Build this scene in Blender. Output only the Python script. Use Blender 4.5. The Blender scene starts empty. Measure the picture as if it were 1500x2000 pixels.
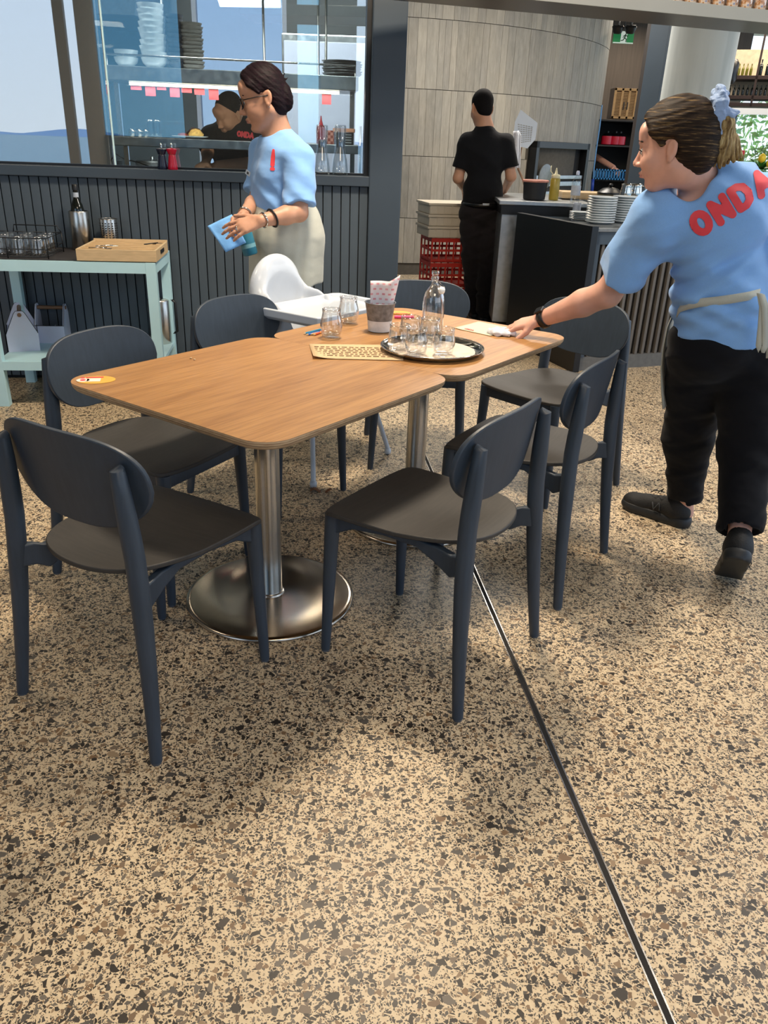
import bpy, bmesh, math, random
import numpy as np
from mathutils import Vector, Matrix, bvhtree
random.seed(7); rng = np.random.RandomState(11)
R = math.radians
C = bpy.context.scene.collection
# ---------------------------------------------------------------- camera
FPX, PITCH, ROLL, CAMH = 1546.5, R(24.936), math.atan(.0386), 1.387
cp, sp, cr, sr = math.cos(PITCH), math.sin(PITCH), math.cos(ROLL), math.sin(ROLL)
cam_d = bpy.data.cameras.new('camera'); cam = bpy.data.objects.new('camera', cam_d); C.objects.link(cam)
cam_d.sensor_fit = 'VERTICAL'; cam_d.sensor_height = 24; cam_d.lens = FPX/2000*24; cam_d.clip_start = .05; cam_d.clip_end = 3000
Rv, Fv, Uv = Vector((1,0,0)), Vector((0,cp,-sp)), Vector((0,sp,cp))
X_CAM = Rv*cr+Uv*sr; X = X_CAM; Yv = Uv*cr-Rv*sr; Zv = -Fv
m = Matrix((X, Yv, Zv)).transposed().to_4x4(); m.translation = (0,0,CAMH); cam.matrix_world = m
bpy.context.scene.camera = cam
def ray(x, y):
    u, v = x-750, 1000-y
    a, b = u*cr-v*sr, u*sr+v*cr
    return Vector((a, FPX*cp+b*sp, -FPX*sp+b*cp))
def at(x, y, z):                       # point of height z seen at photo pixel x, y
    d = ray(x, y); return Vector((0,0,CAMH)) + d*((z-CAMH)/d.z)
def P(x, y, Y):                        # point at distance Y into the room seen at photo pixel x, y
    d = ray(x, y); return Vector((0,0,CAMH)) + d*(Y/d.y)
# ---------------------------------------------------------------- world, lamps, exposure
sc = bpy.context.scene
sc.view_settings.view_transform = 'Standard'; sc.view_settings.look = 'None'
sc.view_settings.gamma = 1; sc.view_settings.use_curve_mapping = False
sc.view_settings.exposure = 0.0
def hx(s, g=1.0):
    v = [int(s[i:i+2],16)/255 for i in (0,2,4)]
    return tuple((c/12.92 if c <= .04045 else ((c+.055)/1.055)**2.4)*g for c in v)+(1,)
w = bpy.data.worlds.new('sky'); sc.world = w; w.use_nodes = True
nt = w.node_tree; nt.nodes.clear()
tc = nt.nodes.new('ShaderNodeTexCoord'); sx = nt.nodes.new('ShaderNodeSeparateXYZ')
rp = nt.nodes.new('ShaderNodeValToRGB'); bg = nt.nodes.new('ShaderNodeBackground'); wo = nt.nodes.new('ShaderNodeOutputWorld')
nt.links.new(tc.outputs['Generated'], sx.inputs[0]); nt.links.new(sx.outputs['Z'], rp.inputs[0])
nt.links.new(rp.outputs[0], bg.inputs[0]); nt.links.new(bg.outputs[0], wo.inputs[0])
e = rp.color_ramp.elements
e[0].position = 0.0; e[0].color = (.70,.80,.90,1); e[1].position = 1; e[1].color = (.25,.48,.90,1)
n_ = rp.color_ramp.elements.new(.12); n_.color = (.64,.77,.93,1)
n_ = rp.color_ramp.elements.new(.4); n_.color = (.42,.65,1,1)
bg.inputs[1].default_value = 2.1
def area(name, loc, rot, sx_, sy_, power, col, portal=False):
    l = bpy.data.lights.new(name, 'AREA'); l.shape = 'RECTANGLE'; l.size = sx_; l.size_y = sy_; l.energy = power; l.color = col[:3]
    if portal: l.cycles.is_portal = True
    o = bpy.data.objects.new(name, l); C.objects.link(o); o.location = loc; o.rotation_euler = rot; return o
area('window_portal', (0,-2.6,1.65), (R(90),0,0), 13, 3.3, 1, (1,1,1), True)
area('window_portal', (6.4,5,1.65), (R(90),0,R(90)), 15, 3.3, 1, (1,1,1), True)
WARM = hx('FFECD2')
area('ceiling_lamp', (.0,3.35,3.2), (0,0,0), .45, .45, 108, WARM)
area('ceiling_lamp', (.4,-.4,3.2), (0,0,0), 1.4, 1.4, 48, WARM)
area('ceiling_lamp', (2.6,3.4,3.2), (0,0,0), .8, .8, 62, hx('FFF6EA'))
area('ceiling_lamp', (-2.6,2.6,3.2), (0,0,0), .8, .8, 26, WARM)
area('ceiling_lamp', (1.0,8.0,3.15), (0,0,0), 1.4, .8, 95, hx('FFF6EA'))
area('ceiling_lamp', (3.2,8.0,3.15), (0,0,0), 1.5, .8, 60, WARM)
area('kitchen_fill_and_strip', (-1.3,5.45,3.0), (R(38),0,R(7)), 2.2, .25, 115, hx('FFF6E8'))  # unseen fill light added to bring up the kitchen contents
area('kitchen_fill_and_strip', (-1.0,5.62,1.66), (0,0,R(7)), 1.4, .04, 4, hx('FFE8C8'))
area('store_fill', (3.35,7.15,2.75), (R(35),0,R(-10)), .8, .3, 22, WARM)  # fill light added to brighten the wine shelf
area('store_fill', (3.4,12.6,3.1), (0,0,0), .6, .6, 40, WARM)
# ---------------------------------------------------------------- materials
MATS = {}
class NT:
    def __init__(s, name):
        s.m = bpy.data.materials.new(name); s.m.use_nodes = True; s.t = s.m.node_tree
        s.b = s.t.nodes['Principled BSDF']; s.out = s.t.nodes['Material Output']
    def n(s, ty, **k):
        o = s.t.nodes.new('ShaderNode'+ty)
        for a, v in k.items(): setattr(o, a, v)
        return o
    def l(s, a, b): s.t.links.new(a, b)
    def co(s, scale=(1,1,1), rot=(0,0,0), gen='Object'):
        c = s.n('TexCoord'); mp = s.n('Mapping'); mp.inputs['Scale'].default_value = scale; mp.inputs['Rotation'].default_value = rot
        s.l(c.outputs[gen], mp.inputs[0]); return mp.outputs[0]
    def noise(s, vec, sc_, det=3, rough=.5):
        n = s.n('TexNoise'); n.inputs['Scale'].default_value = sc_; n.inputs['Detail'].default_value = det; n.inputs['Roughness'].default_value = rough
        s.l(vec, n.inputs['Vector']); return n
    def ramp(s, fac, stops):
        r = s.n('ValToRGB'); s.l(fac, r.inputs[0]); e = r.color_ramp.elements
        e[0].position, e[0].color = stops[0]; e[1].position, e[1].color = stops[-1]
        for p_, c_ in stops[1:-1]: q = e.new(p_); q.color = c_
        return r.outputs[0]
    def mix(s, f, a, b, mode='MIX'):
        n = s.n('Mix', data_type='RGBA', blend_type=mode)
        for sock, v in ((n.inputs[0], f), (n.inputs[6], a), (n.inputs[7], b)):
            if hasattr(v, 'links'): s.l(v, sock)
            else: sock.default_value = v
        return n.outputs[2]
    def math(s, op, a, b=0.0, clamp=False):
        n = s.n('Math', operation=op, use_clamp=clamp)
        for sock, v in ((n.inputs[0], a), (n.inputs[1], b)):
            if hasattr(v, 'links'): s.l(v, sock)
            else: sock.default_value = v
        return n.outputs[0]
    def bump(s, h, st=.3, d=.01):
        b = s.n('Bump'); b.inputs['Strength'].default_value = st; b.inputs['Distance'].default_value = d
        s.l(h, b.inputs['Height']); s.l(b.outputs[0], s.b.inputs['Normal'])
def mat(name, col, rough=.5, metal=0, var=.12, scale=30, bump=0, spec=None, stretch=(1,1,1), sheen=0, emis=None, sub=0, coat=0):
    if name in MATS: return MATS[name]
    q = NT(name); c = hx(col) if isinstance(col, str) else col
    v = q.co(stretch); nz = q.noise(v, scale)
    a = tuple(x*(1-var) for x in c[:3])+(1,); b = tuple(min(1, x*(1+var)) for x in c[:3])+(1,)
    q.l(q.ramp(nz.outputs[0], [(.3,a),(.7,b)]), q.b.inputs['Base Color'])
    q.b.inputs['Roughness'].default_value = rough; q.b.inputs['Metallic'].default_value = metal
    if spec is not None: q.b.inputs['Specular IOR Level'].default_value = spec
    if sheen: q.b.inputs['Sheen Weight'].default_value = sheen
    if coat: q.b.inputs['Coat Weight'].default_value = coat
    if sub:
        q.b.inputs['Subsurface Weight'].default_value = sub; q.b.inputs['Subsurface Radius'].default_value = (.01,.004,.002); q.b.inputs['Subsurface Scale'].default_value = 1
    if emis: q.b.inputs['Emission Color'].default_value = hx(emis[0]); q.b.inputs['Emission Strength'].default_value = emis[1]
    if bump: q.bump(nz.outputs[0], bump, .004)
    MATS[name] = q.m; return q.m
def glassmat(name, tint=(1,1,1,1), refl=.06, rough=0.0, edge=.5, pw=3.0):
    q = NT(name); q.t.nodes.remove(q.b)
    tr = q.n('BsdfTransparent'); tr.inputs[0].default_value = tint
    gl = q.n('BsdfGlossy'); gl.inputs['Roughness'].default_value = rough; gl.inputs['Color'].default_value = (1,1,1,1)
    lw = q.n('LayerWeight'); lw.inputs[0].default_value = .5
    f = q.math('ADD', q.math('MULTIPLY', q.math('POWER', lw.outputs['Facing'], pw), edge*.55), refl, True)
    mx = q.n('MixShader'); q.l(f, mx.inputs[0]); q.l(tr.outputs[0], mx.inputs[1]); q.l(gl.outputs[0], mx.inputs[2]); q.l(mx.outputs[0], q.out.inputs[0])
    return q.m
M = {}
# exposed aggregate terrazzo
q = NT('terrazzo'); v0 = q.co()
wn = q.noise(v0, 30, 2); wv = q.n('VectorMath', operation='SCALE'); q.l(wn.outputs['Color'], wv.inputs[0]); wv.inputs['Scale'].default_value = .009
av = q.n('VectorMath', operation='ADD'); q.l(v0, av.inputs[0]); q.l(wv.outputs[0], av.inputs[1]); v1 = av.outputs[0]
def chips(rot, sc_, keep, thr, stops, st=(1,1,1)):
    mp = q.n('Mapping'); mp.inputs['Rotation'].default_value = (0,0,rot); mp.inputs['Scale'].default_value = st; q.l(v1, mp.inputs[0])
    vo = q.n('TexVoronoi', feature='F1', voronoi_dimensions='2D'); vo.inputs['Scale'].default_value = sc_; q.l(mp.outputs[0], vo.inputs['Vector'])
    ve = q.n('TexVoronoi', feature='DISTANCE_TO_EDGE', voronoi_dimensions='2D'); ve.inputs['Scale'].default_value = sc_; q.l(mp.outputs[0], ve.inputs['Vector'])
    sepc = q.n('SeparateColor'); q.l(vo.outputs['Color'], sepc.inputs[0])
    k = q.math('LESS_THAN', sepc.outputs[0], keep)
    t2 = q.math('ADD', q.math('MULTIPLY', sepc.outputs[2], .12), thr)
    ed = q.math('GREATER_THAN', ve.outputs['Distance'], t2)
    return q.math('MULTIPLY', k, ed), q.ramp(sepc.outputs[1], stops)
dk = [(0,hx('28231F')),(.35,hx('3A342E')),(.55,hx('55504A')),(.72,hx('73695C')),(.86,hx('7A5E42')),(1,hx('9A8468'))]
big = q.noise(v0, 1.1, 3); fine = q.noise(v0, 90, 3)
base = q.ramp(big.outputs[0], [(.3,hx('CDB795')),(.7,hx('DBC6A4'))])
base = q.mix(.3, base, q.ramp(fine.outputs[0], [(.35,hx('BBA381')),(.65,hx('E6D3B0'))]))
for rot, s_, keep, thr, st in ((.3,260,.30,.11,(1,1.25,1)),(1.1,150,.34,.09,(1.35,1,1)),(.6,95,.34,.09,(1,1.5,1)),(1.6,64,.24,.10,(1.4,1,1)),(2.3,46,.13,.11,(1,1.3,1))):
    mk, cc = chips(rot, s_, keep, thr, dk, st); base = q.mix(mk, base, cc)
q.l(base, q.b.inputs['Base Color']); q.b.inputs['Roughness'].default_value = .42; q.b.inputs['Specular IOR Level'].default_value = .35
M['floor'] = q.m
# oak veneer
def oak(name, c1, c2, ang):
    q = NT(name); v = q.co((1.1,22,22), (0,0,ang)); n1 = q.noise(v, 2.2, 6, .6); v2 = q.co((3,90,90), (0,0,ang)); n2 = q.noise(v2, 2.5, 3)
    v3 = q.co((.8,7,7), (0,0,ang)); n3 = q.noise(v3, 2, 2)
    c = q.mix(.45, q.ramp(n1.outputs[0], [(.32,hx(c1)),(.68,hx(c2))]), q.ramp(n3.outputs[0], [(.35,hx(c1)),(.65,hx(c2))]))
    c = q.mix(.35, c, q.ramp(n2.outputs[0], [(.35,hx(c1,.75)),(.6,hx(c2,1.05))]))
    q.l(c, q.b.inputs['Base Color']); q.b.inputs['Roughness'].default_value = .38; q.b.inputs['Specular IOR Level'].default_value = .4
    return q.m
M['oak'] = oak('oak_veneer', '8E6238', 'B98B56', R(-48))
# plywood edge
q = NT('plywood_edge'); v = q.co(); s_ = q.n('SeparateXYZ'); q.l(v, s_.inputs[0])
wv_ = q.math('SINE', q.math('MULTIPLY', s_.outputs['Z'], 900)); nn = q.noise(q.co((8,8,60)), 6)
c = q.mix(q.math('MULTIPLY', q.math('ADD', wv_, 1), .5), hx('8C6B4C'), hx('CBB08C')); c = q.mix(.35, c, q.ramp(nn.outputs[0], [(.3,hx('7A5A3E')),(.7,hx('CFB692'))]))
q.l(c, q.b.inputs['Base Color']); q.b.inputs['Roughness'].default_value = .6; M['ply'] = q.m
# stained timber chair, with blue sky sheen painted into its colour
q = NT('stained_timber_sky_tint'); v = q.co((30,30,3)); n1 = q.noise(v, 3, 5); n2 = q.noise(q.co(), 4, 2)
c = q.mix(.5, q.ramp(n1.outputs[0], [(.3,hx('26323F')),(.7,hx('33404E'))]), q.ramp(n2.outputs[0], [(.3,hx('2A333E')),(.7,hx('36404C'))]))
q.l(c, q.b.inputs['Base Color']); q.b.inputs['Roughness'].default_value = .48; q.b.inputs['Specular IOR Level'].default_value = .5; q.bump(n1.outputs[0], .08, .001); M['chair'] = q.m
q = NT('stained_seat_warm_tint'); v = q.co((5,60,60)); n1 = q.noise(v, 2, 5); n2 = q.noise(q.co(), 5, 3)  # same timber, browned in the colour for warm light on the seats
c = q.mix(.5, q.ramp(n1.outputs[0], [(.3,hx('2C2A28')),(.7,hx('3E3A36'))]), q.ramp(n2.outputs[0], [(.3,hx('2B2A29')),(.7,hx('3B3835'))]))
q.l(c, q.b.inputs['Base Color']); q.b.inputs['Roughness'].default_value = .55; M['seat'] = q.m
def brushed(name, col, rough=.3, st=(60,60,1), aniso=0):
    q = NT(name); n = q.noise(q.co(st), 12, 4); c = hx(col)
    q.l(q.ramp(n.outputs[0], [(.3,tuple(x*.8 for x in c[:3])+(1,)),(.7,c)]), q.b.inputs['Base Color'])
    q.b.inputs['Metallic'].default_value = 1; q.b.inputs['Roughness'].default_value = rough
    q.l(q.ramp(n.outputs[0], [(.3,(rough*.8,)*3+(1,)),(.7,(rough*1.25,)*3+(1,))]), q.b.inputs['Roughness'])
    return q.m
M['steel'] = brushed('brushed_steel', 'C9C6C0', .24, (1.2,1.2,.02)); M['chrome'] = brushed('polished_steel', 'D8D4CC', .07, (5,5,5)); M['base'] = mat('table_base_steel', 'B9AEA0', .17, 1, .02, 2)
_bn = M['base'].node_tree.nodes['Principled BSDF']; _tg = M['base'].node_tree.nodes.new('ShaderNodeTangent'); _tg.direction_type = 'RADIAL'; _tg.axis = 'Z'; M['base'].node_tree.links.new(_tg.outputs[0], _bn.inputs['Tangent']); _bn.inputs['Anisotropic'].default_value = .7
M['panelsteel'] = brushed('kitchen_steel', 'B8BCBE', .35, (2,60,2))
# stone strips
q = NT('stone_strip'); oi = q.n('ObjectInfo'); v = q.co((9,9,1.6)); n1 = q.noise(v, 4, 6, .65); n2 = q.noise(q.co((1,1,.6)), 3, 3)
cc = q.ramp(oi.outputs['Random'], [(0,hx('6E6C66')),(.25,hx('8E8B83')),(.5,hx('A09B8F')),(.75,hx('7C7A76')),(1,hx('B0AA9C'))])
cc = q.mix(.45, cc, q.ramp(n1.outputs[0], [(.3,hx('6C6C67')),(.5,hx('8F8E87')),(.72,hx('B0AEA6'))])); cc = q.mix(.25, cc, q.ramp(n2.outputs[0], [(.3,hx('6B6A66')),(.7,hx('958A76'))]))
q.l(cc, q.b.inputs['Base Color']); q.b.inputs['Roughness'].default_value = .7; q.bump(n1.outputs[0], .35, .004); M['stone'] = q.m
# concrete column
q = NT('concrete_column'); q.b.inputs['Specular IOR Level'].default_value = .3; n1 = q.noise(q.co((1,1,.35)), 3, 6); n2 = q.noise(q.co((6,6,.6)), 2.5, 4)
cc = q.mix(.3, q.ramp(n1.outputs[0], [(.3,hx('AAB1B0')),(.7,hx('C2C8C6'))]), q.ramp(n2.outputs[0], [(.38,hx('9BA2A1')),(.5,hx('B9BFBE')),(.62,hx('C4CAC8'))]))
q.l(cc, q.b.inputs['Base Color']); q.b.inputs['Roughness'].default_value = .75; M['column'] = q.m
M['navy'] = mat('navy_metal', '38434E', .42, 0, .05, 4); M['clad'] = mat('grey_cladding', '46515B', .5, 0, .08, 5, stretch=(4,4,.5)); M['groove'] = mat('groove_black', '0E1114', .8)
M['black'] = mat('black_laminate', '07080B', .35, 0, .1); M['dark'] = mat('dark_panel', '17181A', .6); M['rib'] = mat('bar_slat', '5B5650', .5, 0, .1, 8)
M['mint'] = mat('mint_paint', 'B6DCE6', .45, 0, .04, 6); M['mintgrey'] = mat('table_slate', '2E2A2A', .5, 0, .15, 8)
M['whitep'] = mat('white_plastic', 'C6CED8', .2, 0, .02, 8, spec=.6); M['whitebox'] = mat('white_painted_metal', 'CBD3E8', .4, 0, .03, 8)
M['woodh'] = mat('dark_wood_handle', '7A5B43', .5, 0, .2, 20, stretch=(1,8,8)); M['bamboo'] = mat('bamboo', 'C9AE86', .5, 0, .12, 14, stretch=(1,9,9))
M['blackm'] = mat('black_wire', '0C0D10', .4); M['winegl'] = mat('dark_bottle_glass', '0D120E', .08, 0, .1, spec=.7)
M['greengl'] = mat('green_bottle_glass', '6C6A1E', .1, 0, .1); M['label'] = mat('bottle_label', 'A9B3C0', .6)
M['red'] = mat('red_gloss', 'B3122F', .25, 0, .05); M['navyg'] = mat('navy_gloss', '141C30', .25, 0, .05)
M['skin1'] = mat('skin_olive', 'B98A70', .5, 0, .06, 30, bump=.08, sub=.08); M['skin2'] = mat('skin_fair', 'D8A591', .5, 0, .06, 30, bump=.08, sub=.08)
M['skin3'] = mat('skin_tan', 'B5866A', .5, 0, .06, 30, sub=.05); M['lip'] = mat('lip_rose', 'A06A60', .45); M['lip2'] = mat('lip_pink', 'C4847A', .45)
M['nail'] = mat('nail_pink', 'C98A86', .3)
def cloth(name, c, rough=.85, fold=.5, sc_=9, weave=600, sheen=.2):
    q = NT(name); n1 = q.noise(q.co((1,1,1.6)), sc_, 2, .4); n2 = q.noise(q.co(), weave, 2)
    k = hx(c); q.l(q.ramp(n2.outputs[0], [(.3,tuple(x*.92 for x in k[:3])+(1,)),(.7,tuple(min(1,x*1.05) for x in k[:3])+(1,))]), q.b.inputs['Base Color'])
    h_ = q.math('ADD', n1.outputs[0], q.math('MULTIPLY', n2.outputs[0], .02)); q.bump(h_, fold, .03)
    q.b.inputs['Roughness'].default_value = rough; q.b.inputs['Sheen Weight'].default_value = sheen; q.b.inputs['Specular IOR Level'].default_value = .2; return q.m
M['blue'] = cloth('blue_jersey', '80AEE6', .85, .35); M['blackc'] = cloth('black_cotton', '0C0D11', .9, .4, 9, sheen=.05); M['trs'] = cloth('black_twill', '0D0E13', .9, .5, 8, sheen=.05)
M['trs3'] = cloth('dark_brown_twill', '1D191B', .9, .5, 8, sheen=.05)
M['apron'] = cloth('apron_canvas', 'B3B5AB', .9, .35, 7); M['whitec'] = cloth('white_cotton', 'DDE0E8', .9, .5, 20); M['bluepaper'] = cloth('blue_wipe', '74AEEA', .9, .3, 14)
M['scr'] = cloth('scrunchie_satin', '8FA9D2', .55, .6, 30)
def hairmat(name, c1, c2, c3, sc_=(14,14,1.6), ry=0.0):
    q = NT(name); n1 = q.noise(q.co(sc_, (0,ry,0)), 9, 5, .6); k = q.ramp(n1.outputs[0], [(.35,hx(c1)),(.56,hx(c2)),(.74,hx(c3))])
    q.l(k, q.b.inputs['Base Color']); q.b.inputs['Roughness'].default_value = .6; q.b.inputs['Specular IOR Level'].default_value = .15; q.bump(n1.outputs[0], .5, .004); return q.m
M['hair1'] = hairmat('hair_dark_plum', '0C0509', '160810', '260F1A', (4,4,16), R(35)); M['hair2'] = hairmat('hair_dark_brown', '1A1412', '362A20', '94794F', (2.2,2.2,26), R(-12)); M['tail'] = hairmat('hair_blonde_ends', '5A452C', '9A8358', 'C8B98E')
M['hair3'] = mat('hair_black', '0B090A', .85, 0, .3, 120, bump=.3, spec=.15); M['shoe'] = mat('black_mesh_shoe', '121315', .7, 0, .3, 200, bump=.3); M['sole'] = mat('black_rubber_sole', '1E2124', .55)
M['logo'] = mat('red_print', 'E2414B', .7, 0, .04); M['greylogo'] = mat('grey_print', '3C4044', .5)
M['clear'] = glassmat('clear_glass', (.955,.965,.97,1), .07, 0, 1.7, 2.0); M['water'] = glassmat('water', (.93,.95,.95,1), .05, 0, .6); M['plastic_clear'] = glassmat('clear_plastic', (.9,.92,.93,1), .1, .1, .8)
M['pane'] = glassmat('window_glass', (.80,.88,.92,1), .20, 0, .4); M['pane2'] = glassmat('window_glass_left', (.8,.86,.9,1), .27, 0, .4); M['paneedge'] = mat('glass_edge', 'D4F0F2', .1, 0, .02)
M['ceil'] = mat('ceiling_paint', 'A09A90', .8, 0, .03, 3); M['beam'] = mat('beam_metal', '5A5854', .35, .3, .05, 3); M['beamf'] = mat('beam_front', '8A8B86', .5, 0, .04, 3)
M['blind'] = mat('roller_blind', '8C867E', .85, 0, .04, 5); M['tile'] = mat('kitchen_tile', '59636A', .4, 0, .1, 4)
M['plate'] = mat('white_crockery', 'DDE3E4', .2, 0, .03, 8, spec=.6); M['crateW'] = mat('white_crate', 'C9BFAE', .5, 0, .05, 6); M['crateR'] = mat('red_crate', 'B52A1C', .5, 0, .08, 6)
M['pinkp'] = mat('pink_docket', 'D8606C', .8); M['galv'] = mat('galvanised_tin', '767C84', .4, .25, .35, 60); M['cork'] = mat('orange_card', 'DCA24E', .6)
# ---------------------------------------------------------------- mesh helpers
class MB:
    def __init__(s): s.v = []; s.f = []; s.mi = []; s.mats = []
    def mid(s, m):
        if m is None: return 0
        if m not in s.mats: s.mats.append(m)
        return s.mats.index(m)
    def add(s, vs, fs, m=None, M_=None):
        o = len(s.v); i = s.mid(m)
        s.v += [tuple(M_ @ Vector(v)) if M_ else tuple(v) for v in vs]
        s.f += [tuple(o+k for k in f) for f in fs]; s.mi += [i]*len(fs); return s
    def box(s, x0, x1, y0, y1, z0, z1, m=None, M_=None, ch=0.0):
        if ch:
            b = bmesh.new(); bmesh.ops.create_cube(b, size=1)
            for v in b.verts: v.co = Vector(((x0+x1)/2+v.co.x*(x1-x0), (y0+y1)/2+v.co.y*(y1-y0), (z0+z1)/2+v.co.z*(z1-z0)))
            bmesh.ops.bevel(b, geom=b.edges[:], offset=ch, segments=2, affect='EDGES', profile=.6)
            b.verts.index_update(); s.add([v.co[:] for v in b.verts], [tuple(v.index for v in f.verts) for f in b.faces], m, M_); b.free(); return s
        vs = [(x,y,z) for z in (z0,z1) for y in (y0,y1) for x in (x0,x1)]
        return s.add(vs, [(0,2,3,1),(4,5,7,6),(0,1,5,4),(2,6,7,3),(0,4,6,2),(1,3,7,5)], m, M_)
    def lathe(s, prof, n=24, m=None, M_=None, cap0=True, cap1=True, a0=0, sx=1, sy=1):
        vs = []; fs = []
        for r, z in prof:
            for i in range(n):
                a = a0+2*math.pi*i/n; vs.append((r*math.cos(a)*sx, r*math.sin(a)*sy, z))
        for j in range(len(prof)-1):
            for i in range(n):
                a, b = j*n+i, j*n+(i+1)%n; fs.append((a, b, b+n, a+n))
        if cap0: fs.append(tuple(range(n))[::-1])
        if cap1: fs.append(tuple(range((len(prof)-1)*n, len(prof)*n)))
        return s.add(vs, fs, m, M_)
    def tube(s, pts, rad, n=8, m=None, M_=None, cap=True, closed=False):
        pts = [Vector(p) for p in pts]; k = len(pts); rads = rad if hasattr(rad, '__len__') else [rad]*k
        t0 = (pts[1]-pts[0]).normalized(); up = Vector((0,0,1)) if abs(t0.z) < .9 else Vector((1,0,0)); u = t0.cross(up).normalized(); vs = []; fs = []
        for i, p in enumerate(pts):
            if closed: t = (pts[(i+1)%k]-pts[i-1])
            else: t = (pts[min(i+1,k-1)]-pts[max(i-1,0)])
            t.normalize(); u = (u-t*u.dot(t)).normalized(); w_ = t.cross(u)
            for j in range(n):
                a = 2*math.pi*j/n; vs.append(p+(u*math.cos(a)+w_*math.sin(a))*rads[i])
        for i in range(k if closed else k-1):
            for j in range(n):
                a, b = i*n+j, i*n+(j+1)%n; c_, d_ = ((i+1)%k)*n+j, ((i+1)%k)*n+(j+1)%n; fs.append((a, b, d_, c_))
        if cap and not closed: fs.append(tuple(range(n))[::-1]); fs.append(tuple(range((k-1)*n, k*n)))
        return s.add(vs, fs, m, M_)
    def prism(s, poly, z0, z1, m=None, M_=None, mside=None):
        n = len(poly); vs = [(x,y,z0) for x, y in poly]+[(x,y,z1) for x, y in poly]
        s.add(vs, [tuple(range(n))[::-1], tuple(range(n,2*n))], m, M_)
        return s.add(vs, [(i,(i+1)%n,(i+1)%n+n,i+n) for i in range(n)], mside or m, M_)
    def build(s, name, m=None, parent=None, smooth=False, loc=None, bevel=0, auto=None):
        me = bpy.data.meshes.new(name); me.from_pydata([tuple(v) for v in s.v], [], s.f)
        ms = s.mats if s.mats else [m]
        for q_ in ms: me.materials.append(q_ or m)
        if s.mats: me.polygons.foreach_set('material_index', s.mi)
        if smooth or auto: me.polygons.foreach_set('use_smooth', [True]*len(me.polygons))
        if auto: me.set_sharp_from_angle(angle=R(auto))
        me.update(); o = bpy.data.objects.new(name, me); C.objects.link(o)
        if loc is not None: o.location = loc
        if parent: o.parent = parent
        if bevel: b = o.modifiers.new('bevel', 'BEVEL'); b.width = bevel; b.segments = 2; b.limit_method = 'ANGLE'
        return o
def T(x=0, y=0, z=0, rz=0, rx=0, ry=0): return Matrix.Translation((x,y,z)) @ Matrix.Rotation(rz,4,'Z') @ Matrix.Rotation(ry,4,'Y') @ Matrix.Rotation(rx,4,'X')
def thing(name, label, cat, loc=(0,0,0), rz=0, group=None):
    o = bpy.data.objects.new(name, None); o.empty_display_size = .05; C.objects.link(o); o.location = loc; o.rotation_euler = (0,0,rz)
    o['label'] = label; o['category'] = cat
    if group: o['group'] = group
    return o
def tag(o, label, cat, group=None):
    o['label'] = label; o['category'] = cat
    if group: o['group'] = group
    return o
def struct(o): o['kind'] = 'structure'; return o
def dup(root, loc, rz=None, label=None):
    r = root.copy(); C.objects.link(r); r.location = loc
    if rz is not None: r.rotation_euler = (0,0,rz)
    if label: r['label'] = label
    for ch in root.children:
        c_ = ch.copy(); C.objects.link(c_); c_.parent = r
        for g in ch.children: d_ = g.copy(); C.objects.link(d_); d_.parent = c_
    return r
def rrect(w, d, r, n=6, cx=0, cy=0, bulge=0):
    pts = []
    for sx_, sy_, a0 in ((1,1,0),(-1,1,90),(-1,-1,180),(1,-1,270)):
        for i in range(n+1):
            a = R(a0+90*i/n); pts.append((cx+sx_*(w/2-r)+r*math.cos(a), cy+sy_*(d/2-r)+r*math.sin(a)))
    return pts
def wall_frame(o, t):                       # matrix with x along t, y away from the viewer
    t = Vector((t[0],t[1],0)).normalized(); nrm = Vector((-t.y,t.x,0))
    m_ = Matrix((t, nrm, Vector((0,0,1)))).transposed().to_4x4(); m_.translation = o; return m_
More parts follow.
